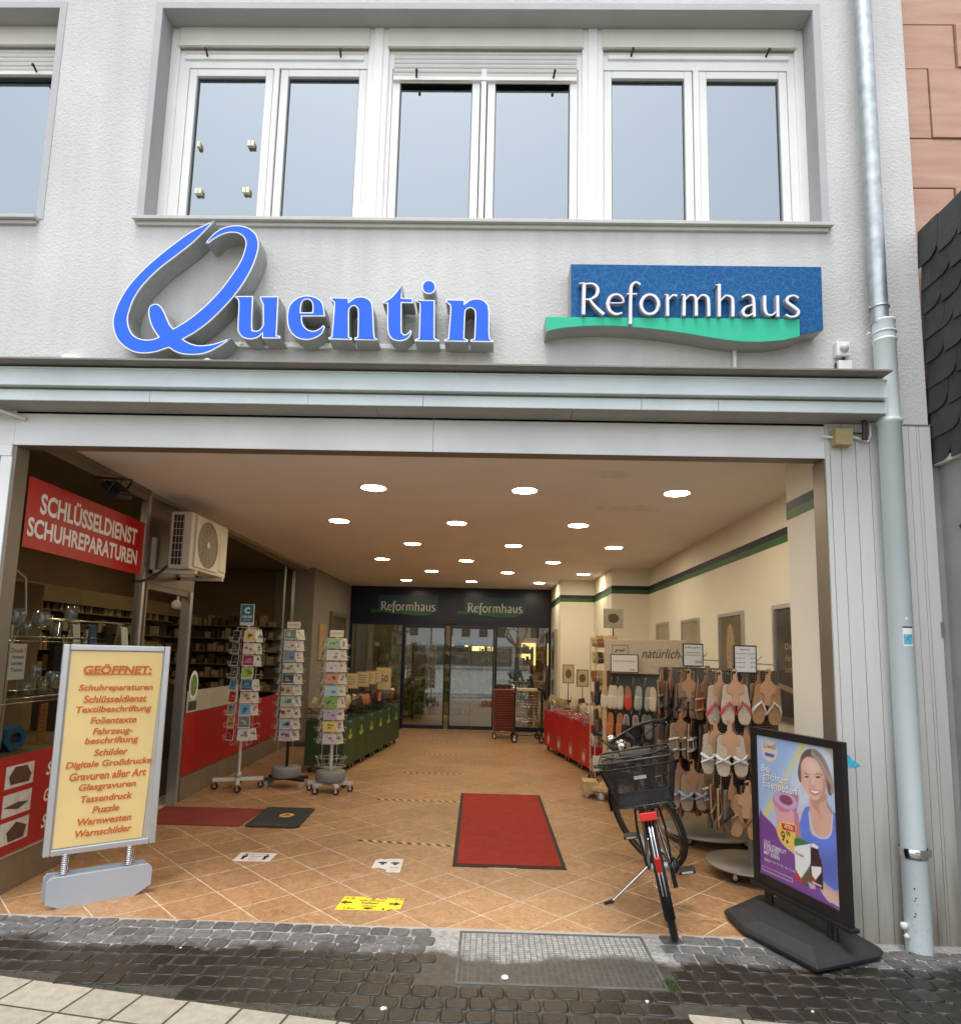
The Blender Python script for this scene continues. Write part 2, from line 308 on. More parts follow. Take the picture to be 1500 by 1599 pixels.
def smooth(ct, n=5):
    out = []; N = len(ct)
    for i in range(N):
        p1, p2 = ct[i], ct[(i + 1) % N]; p0 = p1 if p1[2] else ct[i - 1]; p3 = p2 if p2[2] else ct[(i + 2) % N]
        if p1[2] and p2[2]: out.append((p1[0], p1[1])); continue
        for k in range(n):
            t = k / n; q = []
            for a in (0, 1):
                q.append(.5 * (2 * p1[a] + (p2[a] - p0[a]) * t + (2 * p0[a] - 5 * p1[a] + 4 * p2[a] - p3[a]) * t * t + (3 * p1[a] - p0[a] - 3 * p2[a] + p3[a]) * t ** 3))
            out.append(tuple(q))
    return out
def area(p): return .5 * sum(p[i - 1][0] * p[i][1] - p[i][0] * p[i - 1][1] for i in range(len(p)))
def inset(p, d):
    s = 1 if area(p) > 0 else -1; out = []; N = len(p)
    for i in range(N):
        a = Vector(p[i]) - Vector(p[i - 1]); b = Vector(p[(i + 1) % N]) - Vector(p[i])
        if a.length < 1e-6 or b.length < 1e-6: out.append(p[i]); continue
        a.normalize(); b.normalize(); n1 = Vector((-a.y, a.x)); n2 = Vector((-b.y, b.x)); m = n1 + n2
        if m.length < .3: out.append((p[i][0], p[i][1])); continue
        m.normalize(); k = d / max(m.dot(n1), .45); out.append((p[i][0] + m.x * k * s, p[i][1] + m.y * k * s))
    return out
def ribbon(pts):  # stroke with a width at each point -> outline polygon
    L, Rr = [], []
    for i, (x, z, w) in enumerate(pts):
        a = Vector(pts[max(i - 1, 0)][:2]); b = Vector(pts[min(i + 1, len(pts) - 1)][:2]); t = (b - a).normalized(); n = Vector((-t.y, t.x)) * w / 2
        L.append((x + n.x, z + n.y)); Rr.append((x - n.x, z - n.y))
    return L + Rr[::-1]
def dense(pts, n=4):
    out = []
    for i in range(len(pts) - 1):
        p0, p1, p2, p3 = pts[max(i - 1, 0)], pts[i], pts[i + 1], pts[min(i + 2, len(pts) - 1)]
        for k in range(n):
            t = k / n; out.append(tuple(.5 * (2 * p1[a] + (p2[a] - p0[a]) * t + (2 * p0[a] - 5 * p1[a] + 4 * p2[a] - p3[a]) * t * t + (3 * p1[a] - p0[a] - 3 * p2[a] + p3[a]) * t ** 3) for a in range(len(p1))))
    return out + [tuple(pts[-1])]
def rnd(a, b): return random.uniform(a, b)
YF = 3.758            # the facade
def xl(y): return -2.91 - .043 * (y - 3.8)   # left wall of the passage

# ---------------- traced outlines in metres ----------------
LQ = [(-1.733,4.08,1),(-1.78,4.059,0),(-1.877,4.003,0),(-1.971,3.926,0),(-2.064,3.84,0),(-2.148,3.751,0),(-2.215,3.662,0),(-2.261,3.574,0),(-2.287,3.495,0),(-2.295,3.426,0),(-2.283,3.365,0),(-2.258,3.314,0),(-2.222,3.276,0),(-2.178,3.247,0),(-2.127,3.23,0),(-2.07,3.229,0),(-2.013,3.239,0),(-1.974,3.254,0),(-1.944,3.265,1),(-1.907,3.242,0),(-1.857,3.226,0),(-1.799,3.223,0),(-1.742,3.229,0),(-1.687,3.25,0),(-1.632,3.285,0),(-1.593,3.315,0),(-1.578,3.331,1),(-1.61,3.319,0),(-1.666,3.297,0),(-1.722,3.285,0),(-1.771,3.283,0),(-1.813,3.293,0),(-1.843,3.307,0),(-1.862,3.32,1),(-1.794,3.364,0),(-1.717,3.429,0),(-1.64,3.513,0),(-1.58,3.591,0),(-1.521,3.688,0),(-1.478,3.785,0),(-1.454,3.874,0),(-1.45,3.936,0),(-1.466,3.989,0),(-1.493,4.02,0),(-1.528,4.042,0),(-1.579,4.053,0),(-1.637,4.048,0),(-1.686,4.03,0),(-1.726,4.0,0),(-1.756,3.964,0),(-1.774,3.937,1),(-1.758,3.934,1),(-1.723,3.964,0),(-1.683,3.989,0),(-1.634,4.005,0),(-1.584,4.002,0),(-1.549,3.98,0),(-1.532,3.949,0),(-1.531,3.909,0),(-1.551,3.829,0),(-1.591,3.749,0),(-1.65,3.652,0),(-1.718,3.564,0),(-1.795,3.484,0),(-1.864,3.427,0),(-1.925,3.386,1),(-1.945,3.405,0),(-1.964,3.439,0),(-1.989,3.49,0),(-2.013,3.525,0),(-2.039,3.54,0),(-2.063,3.537,0),(-2.083,3.52,0),(-2.085,3.481,0),(-2.071,3.429,0),(-2.046,3.377,0),(-2.011,3.331,1),(-2.045,3.317,0),(-2.094,3.314,0),(-2.136,3.325,0),(-2.171,3.35,0),(-2.195,3.393,0),(-2.206,3.444,0),(-2.2,3.496,0),(-2.182,3.566,0),(-2.147,3.637,0),(-2.102,3.699,0),(-2.034,3.774,0),(-1.948,3.85,0),(-1.862,3.927,0),(-1.793,4.004,0)]
LU = [(-1.572,3.596,1),(-1.462,3.598,1),(-1.455,3.402,0),(-1.442,3.381,0),(-1.422,3.379,0),(-1.403,3.393,0),(-1.391,3.417,1),(-1.4,3.545,1),(-1.419,3.583,0),(-1.417,3.596,1),(-1.309,3.598,1),(-1.305,3.351,1),(-1.283,3.348,1),(-1.282,3.333,1),(-1.391,3.332,1),(-1.392,3.361,1),(-1.417,3.337,0),(-1.461,3.325,0),(-1.507,3.336,0),(-1.533,3.365,0),(-1.542,3.401,0),(-1.546,3.543,0),(-1.557,3.579,0),(-1.571,3.588,1)]
LE = [(-1.024,3.475,1),(-1.161,3.473,1),(-1.155,3.43,0),(-1.128,3.395,0),(-1.088,3.383,0),(-1.055,3.396,0),(-1.032,3.419,1),(-1.02,3.41,1),(-1.037,3.366,0),(-1.08,3.336,0),(-1.136,3.326,0),(-1.193,3.344,0),(-1.235,3.393,0),(-1.25,3.464,0),(-1.243,3.535,0),(-1.212,3.577,0),(-1.174,3.599,0),(-1.129,3.605,0),(-1.077,3.591,0),(-1.041,3.556,0)]
LEH = [(-1.17,3.498,1),(-1.1,3.499,1),(-1.103,3.549,0),(-1.116,3.573,0),(-1.139,3.581,0),(-1.161,3.57,0),(-1.17,3.536,0)]
LN = [(-0.995,3.596,1),(-0.886,3.594,1),(-0.885,3.57,1),(-0.846,3.598,0),(-0.796,3.601,0),(-0.756,3.577,0),(-0.74,3.53,0),(-0.724,3.359,0),(-0.706,3.342,1),(-0.706,3.33,1),(-0.842,3.33,1),(-0.842,3.342,1),(-0.824,3.349,1),(-0.829,3.505,0),(-0.84,3.535,0),(-0.857,3.543,0),(-0.875,3.531,0),(-0.881,3.504,0),(-0.874,3.349,1),(-0.857,3.342,1),(-0.856,3.33,1),(-0.996,3.332,1),(-0.997,3.343,1),(-0.978,3.35,1),(-0.973,3.539,0),(-0.98,3.568,0),(-0.994,3.58,1)]
LT = [(-0.574,3.687,1),(-0.571,3.598,1),(-0.504,3.596,1),(-0.503,3.565,1),(-0.57,3.566,1),(-0.564,3.402,0),(-0.555,3.373,0),(-0.54,3.368,0),(-0.524,3.38,0),(-0.513,3.397,1),(-0.504,3.389,1),(-0.512,3.359,0),(-0.539,3.335,0),(-0.577,3.326,0),(-0.617,3.337,0),(-0.64,3.366,0),(-0.65,3.413,0),(-0.656,3.561,1),(-0.684,3.563,1),(-0.679,3.572,1),(-0.633,3.603,0),(-0.596,3.651,0)]
LI = [(-0.489,3.587,1),(-0.374,3.586,1),(-0.367,3.347,1),(-0.341,3.338,1),(-0.341,3.327,1),(-0.483,3.327,1),(-0.483,3.339,1),(-0.461,3.345,1),(-0.463,3.552,0),(-0.475,3.569,0),(-0.488,3.579,1)]
LD = [(-0.37,3.669,0),(-0.373,3.683,0),(-0.379,3.695,0),(-0.389,3.705,0),(-0.4,3.711,0),(-0.413,3.713,0),(-0.426,3.711,0),(-0.438,3.704,0),(-0.446,3.694,0),(-0.452,3.682,0),(-0.453,3.668,0),(-0.451,3.655,0),(-0.445,3.643,0),(-0.435,3.633,0),(-0.423,3.627,0),(-0.41,3.625,0),(-0.398,3.627,0),(-0.386,3.634,0),(-0.377,3.643,0),(-0.372,3.656,0)]
LM = [(-0.307,3.592,1),(-0.196,3.591,1),(-0.195,3.567,1),(-0.157,3.594,0),(-0.106,3.598,0),(-0.067,3.575,0),(-0.049,3.527,0),(-0.043,3.363,0),(-0.02,3.34,1),(-0.019,3.328,1),(-0.156,3.329,1),(-0.156,3.34,1),(-0.134,3.348,1),(-0.132,3.503,0),(-0.144,3.532,0),(-0.166,3.54,0),(-0.185,3.526,0),(-0.19,3.502,0),(-0.192,3.349,1),(-0.17,3.34,1),(-0.17,3.328,1),(-0.309,3.329,1),(-0.309,3.339,1),(-0.287,3.348,1),(-0.28,3.536,0),(-0.29,3.56,0),(-0.307,3.577,1)]
RS = [[(0.509,3.688,0.0224),(0.506,3.501,0.0224)],[(0.48,3.695,0.0061),(0.513,3.696,0.0122)],[(0.509,3.691,0.0102),(0.559,3.694,0.0142),(0.588,3.669,0.0203),(0.584,3.627,0.0203),(0.551,3.599,0.0142),(0.513,3.594,0.0081)],[(0.54,3.597,0.0142),(0.577,3.549,0.0203),(0.625,3.503,0.0224)],[(0.656,3.574,0.0081),(0.737,3.578,0.0081),(0.73,3.614,0.0142),(0.698,3.629,0.0142),(0.663,3.612,0.0203),(0.649,3.569,0.0224),(0.662,3.526,0.0203),(0.695,3.505,0.0163),(0.732,3.514,0.0102)],[(0.84,3.692,0.0142),(0.815,3.707,0.0122),(0.79,3.688,0.0183),(0.784,3.645,0.0203),(0.78,3.445,0.0203)],[(0.759,3.632,0.0081),(0.82,3.633,0.0102)],[(0.942,3.549,0.021),(0.932,3.529,0.02),(0.916,3.515,0.0184),(0.897,3.509,0.0165),(0.877,3.512,0.018),(0.86,3.524,0.0197),(0.849,3.543,0.0209),(0.844,3.566,0.0213),(0.847,3.589,0.021),(0.858,3.61,0.02),(0.874,3.624,0.0184),(0.893,3.63,0.0165),(0.913,3.626,0.018),(0.93,3.614,0.0197),(0.941,3.595,0.0209),(0.946,3.573,0.0213),(0.942,3.549,0.021)],[(0.999,3.629,0.0183),(0.998,3.499,0.0203)],[(0.982,3.631,0.0061),(1.001,3.629,0.0102)],[(1.005,3.6,0.0081),(1.028,3.627,0.0122),(1.055,3.625,0.0163)],[(1.098,3.63,0.0183),(1.093,3.501,0.0203)],[(1.08,3.632,0.0061),(1.098,3.63,0.0102)],[(1.099,3.597,0.0081),(1.13,3.629,0.0122),(1.159,3.622,0.0183),(1.166,3.588,0.0203),(1.165,3.502,0.0203)],[(1.17,3.598,0.0081),(1.199,3.63,0.0122),(1.23,3.621,0.0183),(1.238,3.589,0.0203),(1.238,3.5,0.0203)],[(1.303,3.701,0.0203),(1.299,3.499,0.0203)],[(1.282,3.694,0.0061),(1.303,3.698,0.0122)],[(1.304,3.593,0.0081),(1.34,3.629,0.0122),(1.374,3.618,0.0183),(1.38,3.584,0.0203),(1.378,3.5,0.0203)],[(1.434,3.62,0.0142),(1.467,3.636,0.0122),(1.496,3.623,0.0183),(1.502,3.58,0.0203),(1.502,3.501,0.0203)],[(1.502,3.575,0.0081),(1.459,3.562,0.0142),(1.437,3.534,0.0203),(1.448,3.508,0.0183),(1.475,3.508,0.0122),(1.5,3.528,0.0081)],[(1.566,3.632,0.0203),(1.565,3.55,0.0203),(1.578,3.516,0.0163),(1.606,3.513,0.0122),(1.633,3.535,0.0081)],[(1.641,3.633,0.0203),(1.639,3.501,0.0203)],[(1.762,3.62,0.0142),(1.736,3.635,0.0122),(1.702,3.623,0.0183),(1.697,3.595,0.0203),(1.728,3.568,0.0224),(1.759,3.54,0.0203),(1.749,3.512,0.0163),(1.715,3.502,0.0122),(1.684,3.515,0.0142)]]
RB = [(0.433,3.843),(1.925,3.843),(1.92,3.447),(1.858,3.427),(1.784,3.413),(1.744,3.423),(1.631,3.47),(0.435,3.478)]
RG = [(0.284,3.495),(1.774,3.501),(1.772,3.393),(1.678,3.368),(1.541,3.355),(1.392,3.359),(1.256,3.377),(1.119,3.4),(0.981,3.419),(0.843,3.433),(0.705,3.442),(0.566,3.441),(0.427,3.43),(0.358,3.42),(0.289,3.4)]
PP = [('blueband',[(0.0478,0.94),(0.1092,0.983),(0.2548,1.053),(0.3757,1.05),(0.3257,0.957),(0.2507,0.847),(0.1602,0.724),(0.0687,0.633),(0.0551,0.77)]),('whitehaze',[(0.4089,1.048),(0.6514,1.047),(0.6514,0.883),(0.5536,0.789),(0.3861,0.696),(0.3422,0.824)]),('straw',[(0.4172,1.049),(0.463,1.048),(0.2975,0.84),(0.176,0.657),(0.1165,0.573),(0.0864,0.595),(0.2424,0.793),(0.3485,0.944)]),('tan',[(0.5922,1.046),(0.6514,1.047),(0.6523,0.978),(0.6254,1.018)]),('purple',[(0.0551,0.587),(0.0854,0.585),(0.1624,0.552),(0.206,0.52),(0.2352,0.468),(0.282,0.444),(0.3352,0.428),(0.3611,0.365),(0.3934,0.323),(0.5026,0.316),(0.5327,0.287),(0.5732,0.263),(0.6077,0.263),(0.6492,0.248),(0.0532,0.246)]),('skin',[(0.5441,0.356),(0.6504,0.354),(0.6482,0.279),(0.6086,0.265),(0.5732,0.267),(0.5286,0.301)]),('skin',[(0.3912,0.665),(0.4121,0.686),(0.4026,0.619),(0.3912,0.588)]),('shirt',[(0.4266,0.697),(0.4621,0.717),(0.6191,0.719),(0.6533,0.709),(0.6533,0.616),(0.3776,0.543),(0.3994,0.641)]),('shirt',[(0.4225,0.672),(0.6514,0.726),(0.6523,0.612),(0.6472,0.349),(0.5441,0.356),(0.4526,0.401),(0.3798,0.508),(0.4016,0.594)]),('shirtdark',[(0.5286,0.494),(0.6523,0.514),(0.6472,0.349),(0.5441,0.356),(0.4526,0.401),(0.4358,0.507)]),('skin2',[(0.4703,0.776),(0.5836,0.803),(0.5909,0.742),(0.6181,0.712),(0.6077,0.604),(0.4754,0.569),(0.4589,0.655),(0.465,0.714)]),('skin2',[(0.4621,0.682),(0.621,0.719),(0.6118,0.647),(0.5909,0.6),(0.5586,0.58),(0.5162,0.576),(0.4808,0.606)]),('rim',[(0.4536,0.68),(0.464,0.682),(0.4827,0.607),(0.5191,0.577),(0.5586,0.58),(0.5909,0.6),(0.6118,0.647),(0.621,0.719),(0.6283,0.72),(0.6169,0.641),(0.596,0.592),(0.5586,0.572),(0.5108,0.567),(0.4713,0.598)]),('skinsh',[(0.4808,0.763),(0.5846,0.811),(0.5776,0.78),(0.5305,0.736),(0.5472,0.676),(0.5286,0.698),(0.489,0.723)]),('hairdk',[(0.3985,0.937),(0.4172,0.983),(0.4516,1.015),(0.489,1.028),(0.5409,1.024),(0.589,0.983),(0.6242,0.914),(0.6409,0.862),(0.6295,0.82),(0.6045,0.807),(0.5878,0.871),(0.5608,0.929),(0.5118,0.97),(0.4494,0.976),(0.4194,0.917),(0.4099,0.837),(0.3934,0.842),(0.3839,0.887)]),('hairlt',[(0.4994,1.028),(0.5453,1.021),(0.5931,0.976),(0.62,0.928),(0.6419,0.873),(0.6419,0.841),(0.6295,0.82),(0.615,0.824),(0.621,0.855),(0.589,0.897),(0.5618,0.941),(0.5276,0.973),(0.4931,0.998)]),('hairmid',[(0.515,1.028),(0.5599,1.004),(0.5972,0.954),(0.62,0.913),(0.6096,0.912),(0.5817,0.948),(0.5441,0.987),(0.5036,1.015)]),('hairmid',[(0.5858,0.785),(0.6014,0.755),(0.6419,0.714),(0.6232,0.716),(0.5909,0.742)]),('skin',[(0.415,0.939),(0.4494,0.976),(0.4972,0.983),(0.5327,0.966),(0.5659,0.926),(0.5878,0.878),(0.5858,0.841),(0.5691,0.8),(0.5317,0.766),(0.4953,0.758),(0.465,0.775),(0.4349,0.799),(0.4172,0.838),(0.4108,0.892)]),('skinsh',[(0.5732,0.883),(0.59,0.871),(0.5858,0.837),(0.5659,0.796),(0.5317,0.766),(0.5545,0.808),(0.5713,0.845)]),('hairdk',[(0.4254,0.879),(0.4422,0.893),(0.4681,0.89),(0.4713,0.887),(0.4444,0.888)]),('hairdk',[(0.5077,0.893),(0.5295,0.907),(0.5599,0.907),(0.5691,0.9),(0.539,0.903)]),('eye',[(0.4339,0.869),(0.4494,0.878),(0.4681,0.876),(0.4621,0.869),(0.4431,0.866)]),('eye',[(0.515,0.883),(0.5336,0.892),(0.5536,0.891),(0.5482,0.884),(0.5254,0.879)]),('skinsh',[(0.4808,0.869),(0.4849,0.87),(0.4786,0.837),(0.4972,0.829),(0.5099,0.837),(0.5067,0.827),(0.489,0.823),(0.4744,0.832)]),('lip',[(0.4662,0.811),(0.4931,0.813),(0.5191,0.816),(0.5504,0.818),(0.5409,0.802),(0.513,0.786),(0.4839,0.788),(0.4713,0.799)]),('white',[(0.4735,0.808),(0.5036,0.809),(0.545,0.814),(0.5336,0.804),(0.5077,0.794),(0.4849,0.796)]),('pinkdk',[(0.1852,0.729),(0.3672,0.766),(0.3817,0.722),(0.3684,0.672),(0.3558,0.537),(0.2111,0.499),(0.2029,0.586),(0.1883,0.651)]),('pinkl',[(0.1883,0.672),(0.2288,0.64),(0.288,0.642),(0.3339,0.665),(0.3393,0.533),(0.2111,0.499),(0.1997,0.593)]),('lilac',[(0.3735,0.712),(0.3713,0.698),(0.3611,0.686),(0.3422,0.675),(0.3174,0.667),(0.2893,0.664),(0.2589,0.665),(0.2301,0.671),(0.206,0.68),(0.1893,0.693),(0.181,0.707),(0.1832,0.722),(0.1946,0.735),(0.2143,0.746),(0.2402,0.753),(0.2706,0.756),(0.2997,0.754),(0.3276,0.748),(0.3507,0.739),(0.3662,0.726)]),('mauve',[(0.3371,0.713),(0.333,0.704),(0.3235,0.696),(0.3099,0.689),(0.2924,0.686),(0.2738,0.686),(0.256,0.689),(0.2424,0.695),(0.233,0.703),(0.2301,0.713),(0.2342,0.722),(0.2434,0.731),(0.2589,0.737),(0.2766,0.74),(0.2944,0.74),(0.3121,0.737),(0.3257,0.731),(0.3339,0.722)]),('pinkl',[(0.1978,0.62),(0.3526,0.656),(0.3485,0.52),(0.2738,0.512),(0.206,0.52)]),('pinkdk',[(0.3434,0.654),(0.3757,0.662),(0.389,0.583),(0.3922,0.531),(0.3453,0.519)]),('yellow',[(0.2038,0.545),(0.2279,0.576),(0.2592,0.59),(0.3494,0.594),(0.3494,0.532),(0.333,0.438),(0.306,0.442),(0.2652,0.456),(0.2288,0.471),(0.2051,0.507)]),('red',[(0.2383,0.575),(0.3485,0.587),(0.3497,0.551),(0.2475,0.541)]),('green',[(0.3393,0.515),(0.3694,0.529),(0.4036,0.526),(0.4589,0.522),(0.3434,0.475),(0.338,0.48)]),('white',[(0.338,0.472),(0.4589,0.52),(0.4567,0.418),(0.3817,0.315),(0.3402,0.354)]),('red',[(0.3402,0.346),(0.3817,0.315),(0.3912,0.293),(0.357,0.291),(0.3434,0.303)]),('brownd',[(0.3817,0.315),(0.4567,0.41),(0.465,0.327),(0.4795,0.292),(0.4308,0.284),(0.3912,0.293)]),('bottle',[(0.4672,0.508),(0.5159,0.51),(0.5191,0.484),(0.538,0.435),(0.54,0.32),(0.5264,0.308),(0.465,0.327),(0.4558,0.402),(0.4608,0.443)]),('white',[(0.4621,0.52),(0.4868,0.529),(0.5191,0.522),(0.513,0.507),(0.464,0.507)]),('white',[(0.4608,0.404),(0.5317,0.421),(0.5305,0.394),(0.488,0.342),(0.464,0.358)]),('red',[(0.464,0.354),(0.488,0.342),(0.4963,0.342),(0.4764,0.326),(0.463,0.33)]),('white',[(0.465,0.327),(0.5295,0.325),(0.5264,0.319),(0.465,0.321)]),('lilac',[(0.0592,0.289),(0.0687,0.291),(0.3162,0.294),(0.3152,0.27),(0.0614,0.264)]),('purple',[(0.0655,0.287),(0.3111,0.289),(0.3102,0.274),(0.0646,0.271)]),('lilac',[(0.4295,0.315),(0.4808,0.314),(0.4858,0.294),(0.4472,0.285)]),('sand',[(0.2247,0.971),(0.2216,0.954),(0.2124,0.937),(0.1997,0.923),(0.1832,0.913),(0.1655,0.907),(0.1456,0.906),(0.1269,0.911),(0.1114,0.919),(0.0988,0.933),(0.0915,0.949),(0.0896,0.966),(0.0937,0.984),(0.1019,1.001),(0.1155,1.015),(0.1323,1.025),(0.1519,1.031),(0.1706,1.031),(0.1883,1.026),(0.2038,1.017),(0.2155,1.004),(0.2225,0.988)]),('blue',[(0.1177,0.957),(0.1988,0.954),(0.1978,0.935),(0.1174,0.935)])]
PT = [('Liwell',(0.1124,0.981),(0.2092,0.984)),('Bei',(0.0842,0.841),(0.1602,0.844)),('erhöhtem',(0.0915,0.789),(0.3102,0.81)),('Eisenbedarf',(0.0956,0.742),(0.3786,0.764)),('AKTION',(0.2643,0.552),(0.333,0.559)),('9',(0.2352,0.473),(0.2662,0.479)),('99',(0.2766,0.513),(0.3099,0.511)),(',',(0.2747,0.471),(0.2934,0.474)),('KRÄUTERBLUT',(0.0874,0.409),(0.2716,0.41)),('FLORADIX',(0.0864,0.384),(0.2152,0.391)),('MIT EISEN',(0.0854,0.358),(0.2143,0.364)),('Floradix',(0.3485,0.434),(0.4089,0.432)),('SALUS',(0.0883,0.433),(0.1415,0.436)),('700 ml',(0.0874,0.324),(0.1332,0.325))]
# ---------------- ground ----------------
ground = MB().box(-40, 40, -45, 30, -.3, -.06).build('ground', mat('square_paving', (.27, .25, .21), .85, var=.2, bump=.004, bs=60), kind='structure')
floor = MB().box(-3.3, 2.5, 3.765, 13.2, -.06, -.0014).build('floor', mat('tile_grout', (.52, .42, .30), .9, var=.3, vs=20), kind='structure')
def clip(poly, a, b, c):  # keep a*x+b*y>=c
    out = []
    for i in range(len(poly)):
        p, q = poly[i - 1], poly[i]; dp = a * p[0] + b * p[1] - c; dq = a * q[0] + b * q[1] - c
        if (dp >= 0) != (dq >= 0): t = dp / (dp - dq); out.append((p[0] + (q[0] - p[0]) * t, p[1] + (q[1] - p[1]) * t))
        if dq >= 0: out.append(q)
    return out
def plate(poly, z, g, ch, mb=None):
    mb = mb or MB(); p0 = inset(poly, g); p1 = inset(poly, g + ch)
    return mb.loft([[(x, y, -.02) for x, y in p0], [(x, y, z - ch) for x, y in p0], [(x, y, z) for x, y in p1]])
TS = .3322; u = Vector((math.cos(R(45)), -math.sin(R(45)))) * TS; v = Vector((math.sin(R(45)), math.cos(R(45)))) * TS; O = Vector((-.0235, 3.9635))
tiles = []
for i in range(-30, 16):
    for j in range(-10, 36):
        o = O + u * i + v * j; c = [tuple(o), tuple(o + u), tuple(o + u + v), tuple(o + v)]
        q = c
        for h in ((0, 1, 3.772), (0, -1, -13.08), (1, .043, -2.91 + .043 * 3.8 + .0), (-1, 0, -2.37)): q = clip(q, *h)
        if len(q) < 3 or abs(area(q)) < .004: continue
        cx = sum(p[0] for p in q) / len(q); cy = sum(p[1] for p in q) / len(q)
        tiles.append((math.hypot(cx, cy), q, len(q) == 4 and abs(abs(area(q)) - TS * TS) < 1e-5, o))
tiles.sort(key=lambda t: t[0])
full = None; rest = MB()
for k, (d, q, isfull, o) in enumerate(tiles):
    if k < 300:
        if isfull:
            if full is None: full = plate([(p[0] - o.x, p[1] - o.y) for p in q], 0, .0042, .0015).mesh('tile', TILE)
            ob = bpy.data.objects.new('tile', full); COL.objects.link(ob); ob.location = (o.x, o.y, rnd(-.0008, .0004)); ob.parent = floor
        else: plate(q, 0, .0042, .0015).build('tile', TILE, floor)
    else: plate(q, 0, .0042, .001, rest)
rest.build('far_tile', TILE, floor, kind='stuff')

# cobbled strip, rows parallel to the shop front
def edge_y(x):  # where the pale paving begins
    if x < .86: return 3.115 - .170 * (x + 2.205) if x < -.5 else 2.6
    return 2.985 - .12 * (x - .87)
pave = MB().add([(-9, YF + .02, -.0012), (9, YF + .02, -.0012), (9, 1.0, -.0012), (-9, 1.0, -.0012)], [(0, 1, 2, 3)]).build('pavement', MORTAR, kind='structure')
def sett(seed, w=.104, h=.098):
    r = random.Random(seed); base = []
    for cx, cy in ((.97, .68), (.84, .94), (.1, 1.0), (-.84, .96), (-.98, .68), (-1.0, -.1), (-.96, -.72), (-.82, -.96), (.05, -1.0), (.84, -.95), (.97, -.7), (1.0, .1)):
        base.append((cx * w / 2 * r.uniform(.92, 1.02), cy * h / 2 * r.uniform(.92, 1.02)))
    m = MB(); t = [r.uniform(-.004, .004) for _ in range(2)]
    lp = lambda k, z: [(x * k, y * k, z + x * t[0] * 8 + y * t[1] * 8) for x, y in base]
    return m.loft([lp(1.0, -.03), lp(1.0, .0003), lp(.96, .0028), lp(.84, .0042)], smooth=True).mesh('cobblestone', COBBLE)
SETT = [sett(s) for s in range(14)]
cob = []
y = 3.705; row = 0
while y > 2.4:
    x = -3.2 + (.045 if row % 2 else 0) + rnd(0, .02)
    while x < 3.1:
        w = rnd(.088, .118); cx = x + w / 2; x += w + .005
        yy = y + .006 * math.sin(cx * 3 + row)
        if yy > 3.12 and -.275 < cx < .93: continue
        if yy < edge_y(cx) + .038: continue
        if cx > 1.95 and yy > 3.62: continue
        cob.append((cx, yy, w))
    y -= rnd(.097, .106); row += 1
cob.sort(key=lambda c: math.hypot(c[0], c[1])); extra = MB()
for k, (cx, cy, w) in enumerate(cob):
    me = random.choice(SETT); a = rnd(-.1, .1) + random.choice((0, math.pi)); s = w / .102
    if k < 300:
        ob = bpy.data.objects.new('cobblestone', me); COL.objects.link(ob); ob.location = (cx, cy, rnd(-.002, .0025)); ob.rotation_euler = (0, 0, a); ob.scale = (s, rnd(.95, 1.06), 1); ob.parent = pave
    else:
        M = Matrix.Translation((cx, cy, rnd(-.002, .0025))) @ Matrix.Rotation(a, 4, 'Z') @ Matrix.Scale(s, 4, (1, 0, 0))
        extra.add([M @ v.co for v in me.vertices], [tuple(p.vertices) for p in me.polygons], 0, True)
extra.build('far_cobblestone', COBBLE, pave, kind='stuff')
CONC = wet_stone_mat('concrete_edging', (.25, .25, .24), (.12, .115, .10), 0, 14.0, edge=3.40)
MB().box(-.27, -.135, 3.12, 3.745, -.03, -.003).build('concrete_strip', CONC, pave, .003)
MB().box(.852, .93, 3.12, 3.745, -.03, -.003).build('concrete_strip', CONC, pave, .003)
MB().box(-.135, .852, 3.115, 3.168, -.03, -.004).build('concrete_strip', CONC, pave, .003)
MB().box(1.95, 3.2, 3.64, 3.75, -.03, -.006).build('concrete_strip', CONC, pave, .003)
MB().box(-6, 1.965, 3.742, 3.771, -.04, .0005).build('threshold_strip', mat('stone_edge', (.36, .33, .29), .7, var=.1), pave, .002)
# large pale pavers, laid at an angle
PAVER = mat('pale_paver', (.33, .30, .24), .9, var=.16, vs=22, bump=.003, bs=90, rnd=.07)
pr = R(-9.6); px = Vector((math.cos(pr), math.sin(pr))); py = Vector((math.sin(pr), -math.cos(pr))); po = Vector((-2.205, 3.112))
rows = [(.0, .205, [-.9, -.7, -.42, -.18, .185, .50, .74, .965, 1.21, 1.42, 1.64, 1.86, 2.1]), (.205, .13, [-.9, -.6, -.31, -.02, .20, .49, .72, .95, 1.2, 1.5, 1.75, 2.0]), (.335, .3, [-.9, -.5, -.1, .3, .7, 1.1, 1.5, 1.9])]
for y0, dy, xs in rows:
    for a, b in zip(xs[:-1], xs[1:]):
        q = [tuple(po + px * s + py * t) for s, t in ((a, y0), (b, y0), (b, y0 + dy), (a, y0 + dy))]
        plate(q, .0, .004, .003).build('paver', PAVER, pave)
po = Vector((.87, 2.985))
for y0, dy, xs in ((0, .2, [0, .22, .46, .70, .95, 1.2, 1.5, 1.8, 2.1]), (.2, .2, [0, .3, .55, .8, 1.05, 1.3])):
    for a, b in zip(xs[:-1], xs[1:]):
        q = [tuple(po + Vector((1, -.12)).normalized() * s + Vector((-.12, -1)).normalized() * t) for s, t in ((a, y0), (b, y0), (b, y0 + dy), (a, y0 + dy))]
        plate(q, .0, .004, .003).build('paver', PAVER, pave)
